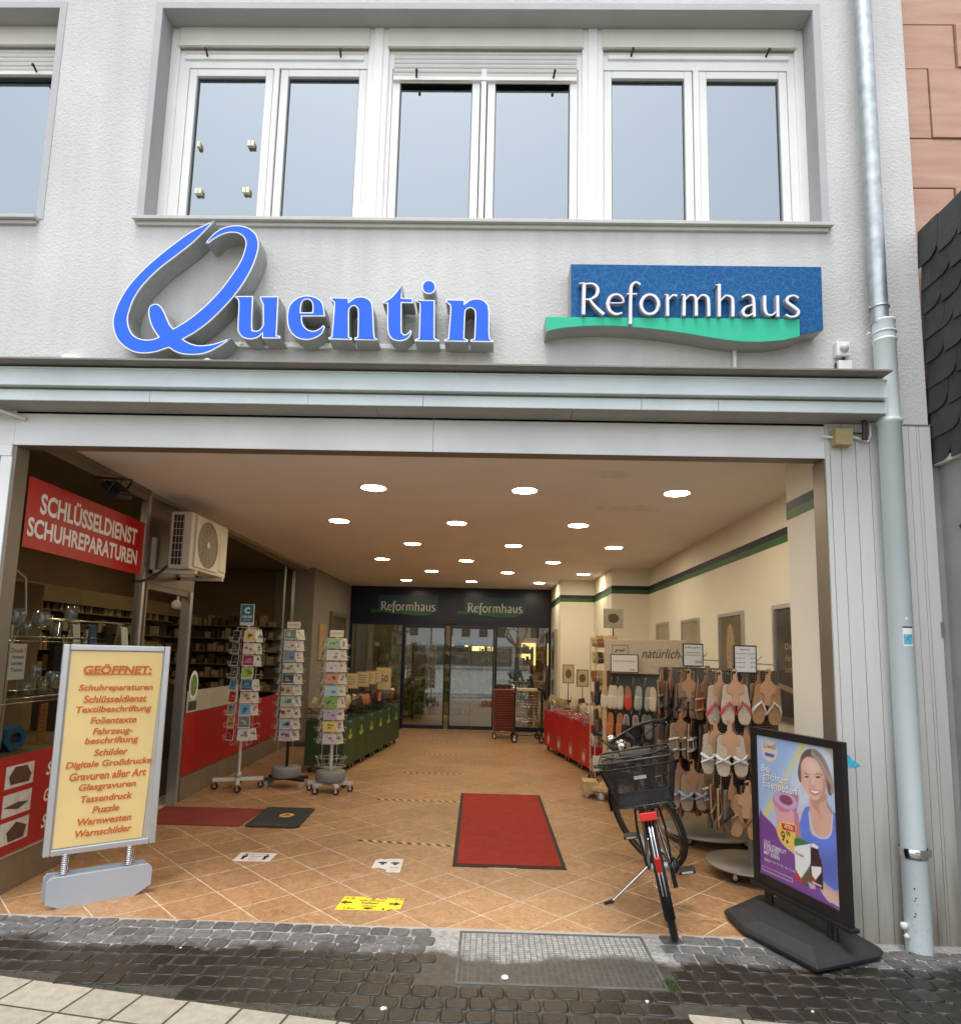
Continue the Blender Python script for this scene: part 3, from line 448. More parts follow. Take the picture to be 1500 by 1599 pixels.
# moss along the paver edge
ms = MB()
for k in range(1300):
    t = rnd(0, 1) ** .8 * 2.3 - .3; wob = random.gauss(0, .008)
    if random.random() < .45: t = random.choice((.55, .62, 1.02, .98, 1.5)) + random.gauss(0, .05)
    p = Vector((-2.205, 3.112)) + px * t - py * (.012 + wob)
    a = rnd(0, 6.3); h = rnd(.003, .012); w = rnd(.002, .005)
    ms.add([(p.x - w * math.cos(a), p.y - w * math.sin(a), -.006), (p.x + w * math.cos(a), p.y + w * math.sin(a), -.006), (p.x + rnd(-.006, .006), p.y + rnd(-.006, .006), -.006 + h)], [(0, 1, 2)])
for k in range(260):
    p = Vector((.862 + random.gauss(0, .013), 3.21 + random.gauss(0, .03))); a = rnd(0, 6.3); h = rnd(.004, .022)
    ms.add([(p.x - .003 * math.cos(a), p.y - .003 * math.sin(a), -.004), (p.x + .003 * math.cos(a), p.y + .003 * math.sin(a), -.004), (p.x + rnd(-.01, .01), p.y + rnd(-.01, .01), -.004 + h)], [(0, 1, 2)])
tag(ms.build('moss', MOSS, kind='stuff'), 'bright green moss in the joint between the pale pavers and dark cobbles', 'moss')
# steel grating over the pit
GRATE = mat('grating_steel', (.085, .088, .085), .55, .0, var=.35, vs=9)
gr = thing('floor_grate', 'galvanised steel grating let into the cobbles before the tiled floor', 'grate', (0, 0, 0))
m = MB(); m.box(-.133, .850, 3.722, 3.738, -.05, .003).box(-.133, .850, 3.168, 3.184, -.05, .003).box(-.133, -.119, 3.184, 3.722, -.05, .003).box(.836, .850, 3.184, 3.722, -.05, .003); m.build('frame', GRATE, gr, .002)
m = MB()
for k in range(31): x = -.119 + .0308 * (k + .5); m.box(x - .0022, x + .0022, 3.186, 3.72, -.028, .0)
m.build('bearing_bars', GRATE, gr, kind='stuff')
m = MB()
for k in range(24): yy = 3.186 + .534 * (k + .5) / 24; m.box(-.118, .835, yy - .0016, yy + .0016, -.014, -.001)
m.build('cross_bars', GRATE, gr, kind='stuff')
MB().box(-.14, .85, 3.17, 3.735, -.20, -.19).build('pit_bottom', mat('pit_dirt', (.05, .045, .04), .9, var=.4, vs=20), gr)
# litter
lt = MB(); lt.loft([[(.10 + .018 * math.cos(a) * k, 3.235 + .014 * math.sin(a) * k, z) for a in [2 * math.pi * i / 9 for i in range(9)]] for k, z in ((1, .001), (.8, .010), (.3, .014))], smooth=True)
tag(lt.build('crumpled_tissue', PAPER), 'crumpled white tissue lying on the front edge of the steel grate', 'litter')
for x, y_, r_, lab in ((-.42, 2.93, .017, 'torn pale wrapper on the wet cobbles near the pavers'), (.72, 3.06, .010, 'small white petal on the wet cobbles right of the grate'), (2.48, 3.56, .016, 'pale scrap lying on the ground right of the downpipe foot'), (-1.52, 3.42, .007, 'tiny white crumb on the cobbles before the yellow board'), (1.42, 3.02, .007, 'tiny pink petal on the wet cobbles at the right edge')):
    q = [(x + r_ * rnd(.5, 1.1) * math.cos(a), y_ + r_ * rnd(.5, 1.1) * math.sin(a), .008) for a in [2 * math.pi * i / 7 for i in range(7)]]
    tag(MB().loft([[(a, b, .001) for a, b, c in q], q]).build('litter_scrap', PAPER), lab, 'litter')

# ---------------- main building ----------------
bd = thing('plastered_building', 'light grey roughcast building with shop front below and white windows above', 'building')
WX0, WX1, WZ0, WZ1 = -2.256, 2.003, 4.165, 5.703   # main window opening
LX1 = -2.945
def slabs(rects, y0, y1, name, ma):
    m = MB()
    for x0, x1, z0, z1 in rects: m.box(x0, x1, y0, y1, z0, z1)
    return m.build(name, ma, bd)
slabs([(-7, 2.575, 5.703, 9.5), (-7, 2.575, 2.9, 4.165), (LX1, WX0, 4.165, 5.703), (WX1, 2.575, 4.165, 5.703), (-7, -5.2, 4.165, 5.703)], YF, YF + .14, 'wall', PLASTER)
slabs([(-7, 2.5749, 2.901, 4.1), (LX1, WX0 - .0, 4.1, 5.76), (WX1, 2.5749, 4.1, 5.76), (-7, 2.5749, 5.76, 9.499)], YF + .141, YF + .45, 'inner_wall', REVEAL)
# reveals
for x0, x1 in ((WX0, WX1), (-5.2, LX1)):
    m = MB(); m.box(x0 - .001, x0 + .002, YF + .001, YF + .16, WZ0, WZ1); m.box(x1 - .002, x1 + .001, YF + .001, YF + .16, WZ0, WZ1); m.box(x0 + .002, x1 - .002, YF + .001, YF + .16, WZ1 - .002, WZ1 + .001)
    m.build('reveal', REVEAL, bd)
    m = MB(); m.box(x0 - .045, x0, YF - .004, YF - .0005, WZ0 + .02, WZ1 + .045); m.box(x1, x1 + .045, YF - .004, YF - .0005, WZ0 + .02, WZ1 + .045); m.box(x0, x1, YF - .004, YF - .0005, WZ1, WZ1 + .045)
    m.build('surround_band', BAND, bd)
    m = MB(); m.box(x0 - .05 if x0 > -3 else x0, x1 + (.052 if x0 > -3 else .02), YF - .045, YF + .142, WZ0 + .003, WZ0 + .025); m.box(x0 - .03, x1 + (.03 if x0 > -3 else .01), YF - .02, YF + .0, WZ0 - .022, WZ0 + .002)
    m.build('window_sill', SILL, bd, .002)
YW = YF + .142
def window(name, x0, x1, glasses, zsh, nsl, post=(True, True)):
    """white window with roller shutter box; glasses = list of (x0,x1)"""
    f = MB(); zt = 5.553
    fr_ = [(x0, WZ0 + .026), (x1, WZ0 + .026), (x1, zt), (x0, zt)]; hl = [(glasses[0][0] - .054, 4.25), (glasses[-1][1] + .054, 4.25), (glasses[-1][1] + .054, 5.42), (glasses[0][0] - .054, 5.42)]
    w = MB().prism(fr_, YW + .012, YW + .088, holes=[hl]).build('window', PVC, bd, .003)
    MB().box(x0 - .005, x1 + .005, YW - .02, YW + .1, zt + .012, WZ1 - .003).build('shutter_box', PVCG, w, .004)
    MB().box(x0 - .007, x1 + .007, YW - .028, YW - .01, zt, zt + .012).build('drip_edge', PVCG, w, .001)
    # shutter curtain
    for k in range(nsl):
        z1 = zt - .004 - k * .033
        pr_ = [(YW + .016, z1 - .032), (YW + .006, z1 - .022), (YW + .004, z1 - .012), (YW + .010, z1), (YW + .022, z1), (YW + .022, z1 - .032)]
        MB().prism([(a, b) for a, b in pr_], x0 + .035, x1 - .035, lambda a, b, d: (d, a, b)).build('shutter_slat', SLATM, w)
    MB().box(x0 + .035, x1 - .035, YW - .002, YW + .02, zsh, zsh + .028).build('bottom_rail', PVC, w, .002)
    for xx in (x0 + .035 + (x1 - x0) * .12, x1 - .035 - (x1 - x0) * .12):
        MB().cyl((xx, YW + .0, zsh + .02), (xx + .006, YW - .045, zsh + .035), .007, n=8).cyl((xx + .006, YW - .045, zsh + .036), (xx + .006, YW - .045, zsh + .022), .009, n=8).build('stop_peg', BLACK, w)
    gl = glasses
    for i, (a, b) in enumerate(gl):
        s = MB(); a0, b0 = a - .052, b + .052; zb, ztp = 4.303, 5.365; yf = YW + .018
        s.box(a0, a, yf, yf + .06, 4.252, 5.418).box(b, b0, yf, yf + .06, 4.252, 5.418).box(a, b, yf, yf + .06, 4.252, zb).box(a, b, yf, yf + .06, ztp, 5.418)
        so = s.build('sash', PVC, w, .004)
        MB().box(a - .004, b + .004, yf + .030, yf + .036, zb - .004, ztp + .004).build('pane', WINGL, w)
        g = MB(); g.box(a, a + .006, yf + .02, yf + .03, zb, ztp).box(b - .006, b, yf + .02, yf + .03, zb, ztp).box(a + .006, b - .006, yf + .02, yf + .03, ztp - .006, ztp).box(a + .006, b - .006, yf + .02, yf + .03, zb, zb + .006)
        g.build('gasket', mat('grey_gasket', (.12, .13, .14), .6, var=0), w)
    if len(gl) == 2:
        cx = (gl[0][1] + gl[1][0]) / 2; MB().box(cx - .018, cx + .018, YW + .004, YW + .05, 4.252, 5.418).build('mullion', PVC, w, .004)
    return w
w1 = window('window', -2.195, -.906, [(-2.075, -1.605), (-1.45, -.968)], 5.475, 1)
w2 = window('window', -.768, .533, [(-.688, -.2), (-.045, .455)], 5.325, 7)
w3 = window('window', .672, 1.945, [(.733, 1.218), (1.366, 1.845)], 5.49, 1)
w4 = window('window', -4.5, -2.95, [(-4.4, -3.75), (-3.66, -3.02)], 5.35, 6)
for x0, x1 in ((WX0 + .002, -2.195), (-.906, -.768), (.533, .672), (1.945, WX1 - .002)):
    m = MB().box(x0, x1, YW - .01, YW + .09, WZ0 + .026, WZ1 - .002); c = (x0 + x1) / 2
    if x1 - x0 > .1: m.box(c - .03, c + .03, YW - .02, YW - .0105, WZ0 + .026, 5.70)
    m.build('guide_rail', PVC, bd, .004)
for x, z in ((-2.02, 4.84), (-1.68, 4.85), (-2.01, 4.50), (-1.69, 4.51)):
    m = MB().box(x - .02, x + .002, YW + .02, YW + .047, z, z + .038)
    if x > -2.015: m.box(x + .005, x + .026, YW + .02, YW + .047, z, z + .038)
    m.build('window_catch', mat('beige_catch', (.80, .74, .58), .5, var=0), w1, .002)
MB().box(-5.25, -5.2, 4.3, 4.95, 3.9, 5.9).box(2.2, 2.25, 4.3, 4.95, 3.9, 5.9).box(-5.2, 2.2, 4.9, 4.95, 3.9, 5.9).box(-5.2, 2.2, 4.3, 4.9, 3.9, 3.95).box(-5.2, 2.2, 4.3, 4.9, 5.75, 5.8).build('dark_room', mat('dark_room', (.10, .105, .11), .9, var=.1), bd)
# canopy
m = MB().box(-7, 2.205, 3.47, YF - .001, 3.118, 3.130); m.build('coping', COPE, bd, .002)
m = MB().box(-7, 2.222, 3.555, 3.72, 3.000, 3.103).box(-7, 2.222, 3.545, 3.558, 3.097, 3.107).box(-7, 2.222, 3.548, 3.56, 2.996, 3.002); m.build('gutter', GUT, bd, .004)
MB().box(-7, 2.235, 3.60, 3.70, 2.988, 3.0).build('painted_shadow_gap', COPE, bd)  # dark filler strip, painted shade below the gutter overhang
xs = [-7, -4.1, -2.02, -1.09, -.42, .84, 1.28, 2.235]
for a, b in zip(xs[:-1], xs[1:]): MB().box(a + .001, b - .001, 3.590, 3.603, 2.920, 2.986).build('fascia_panel', GUT, bd, .002)
xs = [-7, -4.4, -3.1, -1.9, -.7, .45, 1.4, 2.235]
for a, b in zip(xs[:-1], xs[1:]): MB().box(a + .0015, b - .0015, 3.604, YF - .0, 2.917, 2.9245).build('soffit_panel', SOFF, bd)
# beam over the opening
for a, b in ((-2.925, -.372), (-.370, 1.975)): MB().box(a, b, YF, YF + .006, 2.702, 2.916).build('beam_panel', FASC, bd, .002)
MB().box(-2.93, 1.98, YF + .007, YF + .10, 2.70, 2.915).build('beam_core', BRONZE, bd)
MB().box(1.955, 1.972, YF + .006, 3.90, -.02, 2.70).build('door_jamb', BRONZE, bd)
MB().box(1.972, 1.998, YF + .006, 3.92, -.02, 2.90).build('inner_jamb', BRONZE, bd)
# cladding right of the opening
xs = [1.957, 1.985, 2.05, 2.134, 2.217, 2.302, 2.386]
for a, b in zip(xs[:-1], xs[1:]):
    MB().box(a + .0015, b - .0015, YF - .012, YF + .004, -.005, 2.913).build('cladding_board', BOARD, bd, .002)
xs = [2.388, 2.447, 2.493, 2.509, 2.576]
for a, b in zip(xs[:-1], xs[1:]):
    MB().box(a + .0012, b - .0012, YF - .016, YF + .004, -.02, 2.905).build('cladding_board', BOARD, bd, .002)
MB().box(1.957, 2.576, YF + .005, YF + .02, -.02, 2.915).build('cladding_base', COPE, bd)
MB().box(2.384, 2.58, YF - .018, YF + .0, 2.906, 2.914).build('flashing', COPE, bd)
MB().cyl((2.572, YF - .02, 1.70), (2.572, YF - .006, 1.70), .010, n=12).box(2.562, 2.582, YF - .0195, YF - .0165, 1.66, 1.745).build('key_plate', CHROME, bd)
# left outer post and the dark window beside it
MB().box(-2.995, -2.925, YF + .0, YF + .07, -.02, 2.63).build('outer_post', WHITE, bd, .003)
MB().box(-3.5, -2.93, YF - .002, YF + .07, 2.632, 2.705).build('outer_transom', WHITE, bd, .003)
MB().box(-7, -2.927, YF + .002, YF + .01, 2.706, 2.916).build('side_fascia', FASC, bd)
MB().box(-2.924, -2.905, YF + .008, 3.875, -.02, 2.70).build('inner_post', BRONZE, bd, .002)
MB().box(-7, -2.996, YF + .03, YF + .038, 0, 2.63).build('side_pane', SHOPGL, bd)
m = MB(); m.cyl((-3.05, 3.62, 2.905), (-2.86, YF - .01, 2.86), .011, n=8); m.build('stay_rod', PVCG, bd)
# things screwed to the facade
def fixed(name, label, cat): return thing(name, label, cat)
t = fixed('motion_sensor', 'small white motion sensor box above the canopy left of the downpipe', 'motion sensor')
MB().box(2.035, 2.115, YF - .045, YF - .001, 3.325, 3.415).build('housing', PVC, t, .006)
MB().lathe([(.0, -.022), (.016, -.020), (.026, -.008), (.028, 0)], (2.078, YF - .046, 3.37), 16, M=Matrix.Rotation(R(-90), 3, 'X')).build('lens', mat('frosted_lens', (.5, .5, .48), .25, var=.05), t)
t = fixed('junction_box', 'small white junction box directly below the motion sensor', 'junction box')
MB().box(2.045, 2.125, YF - .04, YF - .001, 3.225, 3.30).build('housing', PVC, t, .006)
MB().cyl((2.085, YF - .02, 3.30), (2.085, YF - .02, 3.324), .009, n=8).cyl((2.04, YF - .012, 3.25), (2.04, YF - .012, 3.29), .006, n=8).build('gland', BLACK, t)
t = fixed('cable_box', 'beige cable box with brown and white cables below the canopy end', 'junction box')
MB().box(1.99, 2.09, YF - .075, YF - .014, 2.765, 2.865).build('housing', mat('yellowed_plastic', (.40, .32, .14), .45, var=.12, vs=20), t, .004)
m = MB(); m.tube([(1.93, YF - .03, 2.83), (1.96, YF - .03, 2.825), (1.99, YF - .035, 2.82)], .007); m.tube([(2.09, YF - .04, 2.83), (2.15, YF - .03, 2.815), (2.20, YF - .03, 2.80), (2.215, YF - .03, 2.84), (2.215, YF - .03, 2.91)], .008); m.build('cable', PVC, t)
m = MB(); m.tube([(2.165, YF - .06, 2.915), (2.165, YF - .06, 2.83), (2.165, YF - .05, 2.80)], .014, n=10); m.tube([(2.09, YF - .03, 2.85), (2.14, YF - .03, 2.85), (2.18, YF - .03, 2.85)], .005); m.build('cable_sleeve', mat('dark_brown_plastic', (.05, .03, .02), .5, var=.1), t)
t = fixed('cable_duct', 'short grey cable duct with white end cap above the canopy at left', 'cable duct')
MB().box(-2.86, -2.66, YF - .035, YF - .001, 3.224, 3.262).build('duct', mat('duct_grey', (.45, .46, .43), .6, var=.05), t, .002)
MB().prism([(-2.658, 3.222), (-2.658, 3.262), (-2.64, 3.27), (-2.58, 3.266), (-2.545, 3.248), (-2.53, 3.222)], YF - .04, YF - .001).build('end_cap', PVC, t, .003)
t = fixed('roof_vent', 'small white gabled vent cap on the canopy below the big letter Q', 'vent')
MB().prism([(-1.765, 3.13), (-1.765, 3.175), (-1.705, 3.20), (-1.64, 3.175), (-1.64, 3.13)], 3.60, 3.72).build('cap', PVC, t, .003)
m = MB()
for k in range(5): m.box(-1.745 + k * .022, -1.735 + k * .022, 3.596, 3.601, 3.14, 3.168)
m.build('louvre', SILVER, t)
t = fixed('conduit', 'thin white conduit running down from the blue and green sign', 'conduit')
MB().cyl((1.437, YF - .016, 3.10), (1.437, YF - .016, 3.37), .013, n=10).build('tube', PVC, t)
for k, (x, z) in enumerate(((2.345, 3.50), (1.05, 3.27), (-1.83, 3.63))):
    lab = ('round plaster plug on the wall right of the downpipe', 'round plaster plug on the wall below the green band', 'round plaster plug on the wall inside the big letter Q')[k]
    tag(MB().lathe([(0, -.004), (.012, -.004), (.016, 0)], (x + .06 * (k == 0), YF, z), 12, M=Matrix.Rotation(R(-90), 3, 'X')).build('wall_plug', PLASTER), lab, 'wall plug')

# downpipe
dp = thing('downpipe', 'rainwater downpipe, galvanised above and painted pale blue below, with sticker', 'downpipe')
PX, PY = 2.268, 3.665
MB().cyl((PX, PY, 3.50), (PX + .0, PY, 9.4), .048, n=24, caps=False).build('galvanised_pipe', STEEL, dp)
m = MB().lathe([(.056, 3.375), (.060, 3.39), (.060, 3.50), (.064, 3.506), (.064, 3.516), (.049, 3.52)], (PX + .02, PY, 0), 28); m.build('collar', GUT, dp)
MB().lathe([(.060, 2.90), (.060, 3.38), (.066, 3.386), (.066, 3.394), (.060, 3.40)], (PX + .02, PY, 0), 28).build('upper_section', GUT, dp)
PIPEP = mat('pipe_paint', (.57, .65, .66), .35, var=.04, vs=3)
MB().lathe([(.061, .49), (.061, 2.88), (.068, 2.885), (.068, 2.905), (.061, 2.91)], (PX + .022, PY, 0), 28).build('lower_section', PIPEP, dp)
m = MB().lathe([(.064, -.01), (.064, .49), (.066, .495)], (PX + .024, PY, 0), 28); m.build('standpipe', PIPEP, dp)
ch = MB()
for k in range(46):
    a = rnd(-2.6, -.5); z = abs(random.gauss(.12, .13)) + .01; r_ = rnd(.0008, .0028)
    if k < 5: a = -2.25 + rnd(-.1, .1); z = (.19, .205, .27, .285, .33)[k]; r_ = .005
    c = Vector((PX + .024 + .0645 * math.cos(a), PY + .0645 * math.sin(a), z)); tx = Vector((-math.sin(a), math.cos(a), 0)); n_ = Vector((math.cos(a), math.sin(a), 0)) * .0006
    ch.add([c + n_ + tx * r_ * math.cos(b) * rnd(.5, 1) + Vector((0, 0, 1)) * r_ * math.sin(b) * rnd(.6, 1.2) for b in [2 * math.pi * i / 6 for i in range(6)]], [tuple(range(6))])
ch.build('chipped_paint', BLACK, dp, kind='stuff')
for z, r_, nm in ((3.44, .0625, 'pipe_clip'), (3.60, .051, 'pipe_clip'), (2.72, .0635, 'pipe_clip')):
    if z < 3: continue
    MB().lathe([(r_, z - .006), (r_ + .004, z - .004), (r_ + .004, z + .004), (r_, z + .006)], (PX + (.02 if z < 3.5 else 0), PY, 0), 24).cyl((PX - r_ - .015, PY, z), (PX - r_ - .002, PY, z), .009, n=8).cyl((PX, PY + r_, z), (PX, YF, z), .006, n=6).build(nm, STEEL if z > 3.5 else GUT, dp)
MB().lathe([(.0665, .475), (.068, .477), (.068, .525), (.0665, .527)], (PX + .023, PY, 0), 28).box(PX + .085, PX + .105, PY - .02, PY + .0, .48, .52).build('steel_strap', CHROME, dp)
MB().lathe([(0, -.02), (.016, -.015), (.02, 0), (.016, .015), (0, .02)], (PX - .055, PY - .01, .13), 12).lathe([(0, -.016), (.013, -.01), (.015, 0), (0, .014)], (PX - .05, PY - .02, .085), 12).build('foam_blob', PVCG, dp)
def curved(cx, cy, r_, a0, a1, z0, z1, n=8):
    return [(cx + r_ * math.cos(a0 + (a1 - a0) * k / n), cy + r_ * math.sin(a0 + (a1 - a0) * k / n)) for k in range(n + 1)]
def stick(a0, a1, z0, z1, ma, off=.0008, nm='sticker'):
    c = curved(PX + .022, PY, .061 + off, a0, a1, 0, 0); m = MB(); n = len(c)
    m.add([(x, y, z) for z in (z0, z1) for x, y in c], [(k, k + 1, n + k + 1, n + k) for k in range(n - 1)], 0, True); return m.build(nm, ma, dp)
stick(-2.0, -1.15, 1.60, 1.705, mat('sticker_white', (.7, .74, .75), .4, var=0)); stick(-1.95, -1.2, 1.61, 1.665, mat('sticker_blue', (.10, .35, .55), .4, var=.5, vs=60), .0012, 'sticker_print'); stick(-2.0, -1.15, 1.70, 1.708, BLACK, .0012, 'sticker_print')
stick(-1.75, -1.55, 1.745, 1.76, mat('sticker_white', ()), .0008, 'sticker_scrap')
st = tag(MB().prism([(2.005, .925), (1.995, .985), (2.012, .993), (2.03, .965), (2.065, .945), (2.075, .93), (2.04, .925)], YF - .0135, YF - .0125).build('torn_sticker', mat('sticker_cyan', (.05, .42, .62), .4, var=.25, vs=60)), 'torn blue sticker on the pale boards right of the opening', 'sticker')

# ---------------- blue letter sign ----------------
qs = thing('letter_sign', 'large blue three dimensional lettering sign on the plaster above the canopy', 'sign')
YL = 3.615
def letter(name, outline, holes=()):
    o = smooth(outline) if len(outline[0]) > 2 else outline
    hs_ = [smooth(h) for h in holes]
    L = MB().prism(o, YL + .004, YF - .012, holes=hs_, mi=0).build(name, SILVER, qs)
    MB().prism(o, YL - .004, YL + .004, holes=hs_).build('rim', RIM, L)
    f = inset(o, .0065); fh = [inset(h, -.0065) for h in hs_]
    MB().prism(f, YL - .0052, YL - .0042, holes=fh).build('face', SIGNB, L)
for nm, o, h in (('letter_q', LQ, ()), ('letter_u', LU, ()), ('letter_e', LE, (LEH,)), ('letter_n', LN, ()), ('letter_t', LT, ()), ('letter_i', LI, ()), ('letter_i_dot', LD, ()), ('letter_n', LM, ())): letter(nm, o, h)
MB().box(-1.60, -.05, YF - .035, YF - .013, 3.335, 3.365).build('mounting_rail', PVC, qs, .003)
for x in (-1.56, -.29, -.075): MB().cyl((x, YF - .036, 3.35), (x, YF - .05, 3.35), .009, n=8).build('rail_bolt', PVC, qs)

# ---------------- second sign ----------------
rs = thing('panel_sign', 'blue panel sign with white raised lettering over a wavy green band', 'sign')
CRACK = mat('crackled_blue', (.03, .12, .30), .5, var=0, spec=.15)
n, l, p = nodes_of(CRACK); g = nd(n, 'ShaderNodeNewGeometry'); vo = nd(n, 'ShaderNodeTexVoronoi', feature='DISTANCE_TO_EDGE', i_Scale=26.0); dn = nd(n, 'ShaderNodeTexNoise', i_Scale=7.0)
ad = nd(n, 'ShaderNodeMixRGB') if False else nd(n, 'ShaderNodeVectorMath', operation='MULTIPLY_ADD'); ad.inputs[1].default_value = (.12, .12, .12); l.new(dn.outputs['Color'], ad.inputs[0]); l.new(g.outputs[0], ad.inputs[2]); l.new(g.outputs[0], dn.inputs[0]); l.new(ad.outputs[0], vo.inputs['Vector'])
r_ = nd(n, 'ShaderNodeValToRGB'); r_.color_ramp.elements[0].position = 0.0; r_.color_ramp.elements[1].position = .07; r_.color_ramp.elements[0].color = (.03, .16, .36, 1); r_.color_ramp.elements[1].color = (.010, .095, .27, 1); l.new(vo.outputs['Distance'], r_.inputs[0]); l.new(r_.outputs[0], p.inputs['Base Color'])
PSIDE = mat('sign_side_grey', (.34, .34, .31), .5, .3, var=.08)
pb = MB().prism(RB, 3.640, YF - .005).build('blue_panel', PSIDE, rs); MB().prism(inset(RB, .002), 3.6365, 3.6395).build('face', CRACK, pb)
RGs = [RG[0], RG[1], RG[2]] + [q[:2] for q in dense(RG[3:], 4)]
pg = MB().prism(RGs, 3.622, YF - .004).build('green_band', PSIDE, rs); MB().prism(inset(RGs, .0015), 3.618, 3.6215).build('face', mat('green_acrylic', (.04, .50, .31), .5, var=.03, spec=.2), pg)
def strokes(mb, S, F, d0, d1, mi=0):
    for k, s_ in enumerate(S): mb.prism(ribbon(dense(s_) if len(s_) > 2 else s_), d0 + .00015 * (k % 3), d1, F, mi=mi)
    return mb
GR = [(0, 4), (4, 5), (5, 7), (7, 8), (8, 11), (11, 15), (15, 18), (18, 20), (20, 22), (22, 23)]
LBASE = mat('letter_edge_grey', (.42, .43, .5), .4, .2, var=0); LTOP = mat('letter_white', (.80, .80, .84), .3, var=.02)
for (a, b), nm in zip(GR, 'reformhaus'):
    lo = strokes(MB(), RS[a:b], ident, 3.600, 3.636).build('letter_' + nm, LBASE, rs)
    strokes(MB(), [[(x, z, w * .74) for x, z, w in s_] for s_ in RS[a:b]], ident, 3.5955, 3.5995).build('face', LTOP, lo)

# ---------------- neighbours at right ----------------
ss = thing('sandstone_building', 'red sandstone block facade behind the grey slate cladding at top right', 'building')
MB().box(2.578, 5.5, 3.90, 4.3, 2.5, 9).build('backing', mat('dark_joint', (.05, .03, .02), .9, var=.1), ss)
z = 3.2
for hgt, cuts in ((.45, [2.58, 3.0, 3.9]), (.45, [2.58, 3.2, 4.1]), (.443, [2.58, 2.915, 3.5, 4.4]), (.35, [2.58, 3.4, 4.4]), (.505, [2.58, 2.795, 3.4, 4.3]), (.329, [2.58, 2.985, 3.7, 4.6]), (.4, [2.58, 3.3, 4.3]), (.5, [2.58, 2.9, 3.8]), (.4, [2.58, 3.2, 4.2])):
    for a, b in zip(cuts[:-1], cuts[1:]):
        yy = 3.872 - .04 * (a - 2.55) + rnd(-.002, .002)
        MB().box(a + .0035, b - .0035, yy, 3.91, z + .0035, z + hgt - .0035).build('sandstone_block', SANDST, ss, .003)
    z += hgt
sl = thing('slate_bay', 'dark slate clad bay with curved overlapping slates beside the plastered wall', 'building')
SLATE = mat('slate', (.030, .034, .036), .55, var=.3, vs=18, bump=.002, bs=60, rnd=.25)
MB().box(2.60, 2.9, 2.4, 3.756, 2.70, 3.98).build('backing', BLACK, sl)
MB().box(2.585, 2.93, 2.38, 3.756, 3.955, 4.005).build('coping', mat('dark_capping', (.05, .045, .04), .5, var=.15), sl, .004)
def slate_mesh():
    m = MB(); w, h = .17, .245
    pts = [(0, 0), (-.02, h), (w, h), (w + .005, .07)] + [(w * .5 + w * .5 * math.cos(a), .05 + .05 * math.sin(a)) for a in [R(10 - 15 * i) for i in range(8)]]
    pts = [(0, h), (w * 1.04, h), (w * 1.04, .10), (w * 1.0, .055), (w * .86, .02), (w * .66, .002), (w * .4, 0), (w * .02, .0)]
    for d0, tz in ((0, 0),):
        m.prism(pts, 0, .006, lambda a, b, d: (-d - (h - b) * .055, -a, b))
    return m.mesh('slate', SLATE)
SM = slate_mesh()
for r0 in range(9):
    for c0 in range(8):
        ob = bpy.data.objects.new('slate', SM); COL.objects.link(ob); ob.parent = sl
        ob.location = (2.600 + rnd(-.002, .001), 3.765 - c0 * .168 + (.08 if r0 % 2 else 0) + rnd(-.004, .004), 2.675 + r0 * .155 + rnd(-.003, .003))
        if ob.location.y > 3.757 and r0 % 2: ob.location.y = 3.752
MB().box(2.59, 2.9, 2.4, 3.752, 2.665, 2.70).build('bottom_trim', PVCG, sl)
nw = thing('grey_side_wall', 'grey side wall with torn paper scraps below the slate bay', 'wall')
MB().box(2.577, 2.6245, 3.765, 3.80, -.02, 2.9).box(2.625, 2.9, 2.4, 3.80, -.02, 2.664).build('wall_face', mat('grey_render_low', (.30, .30, .29), .85, var=.12, vs=5, bump=.001, bs=80), nw)
for yy, z, s_, c in ((3.60, 2.28, .03, BLACK), (3.62, 2.02, .02, BLACK), (3.58, 1.90, .03, BLACK), (3.5, 2.45, .025, PAPER), (3.6, 1.53, .016, PAPER), (3.55, 1.47, .018, YELLOW), (3.5, 1.3, .015, YELLOW), (3.5, 1.25, .02, PAPER), (3.55, 1.0, .02, PAPER)):
    q = [(yy + s_ * rnd(.3, 1) * math.cos(a), z + s_ * rnd(.5, 1.3) * math.sin(a)) for a in [2 * math.pi * i / 6 for i in range(6)]]
    MB().prism(q, 2.622, 2.6245, lambda a, b, d: (d, a, b)).build('paper_scrap', c, nw)
# ---------------- passage ----------------
ceil = MB().box(-3.4, 2.5, YF + .10, 13.2, 2.84, 2.9).build('ceiling', CEIL, kind='structure')
MB().box(-3.4, 2.6, YF + .02, YF + .105, 2.83, 2.915).build('ceiling_edge', BRONZE, ceil)
wr = MB()
for x0, x1, y0, y1 in ((2.0, 2.4, 3.92, 4.36), (2.355, 2.5, 4.36, 9.69), (1.80, 2.5, 9.69, 11.35), (1.215, 2.5, 11.35, 13.2)): wr.box(x0, x1, y0, y1, -.01, 2.84)
wr = wr.build('wall_right', WALLP, kind='structure')
STR = ((2.0, 3.925, 2.0, 4.36), (2.355, 4.362, 2.355, 9.69), (2.355, 9.69, 1.80, 9.69), (1.80, 9.69, 1.80, 11.35), (1.80, 11.35, 1.215, 11.35), (1.215, 11.35, 1.215, 13.08))
for x0, y0, x1, y1 in STR:
    e = .003
    for za, zb, ma, nm in ((2.515, 2.575, NAVYP, 'navy_stripe'), (2.455, 2.5145, GREENP, 'green_stripe')):
        if abs(x1 - x0) < .01: MB().box(x0 - e, x0 - .0003, y0 + .001, y1 + e * (y1 < 13), za, zb).build(nm, ma, wr)
        else: MB().box(min(x0, x1) - e, max(x0, x1) - .004, y0 - e, y0 - .0003, za, zb).build(nm, ma, wr)
m = MB()
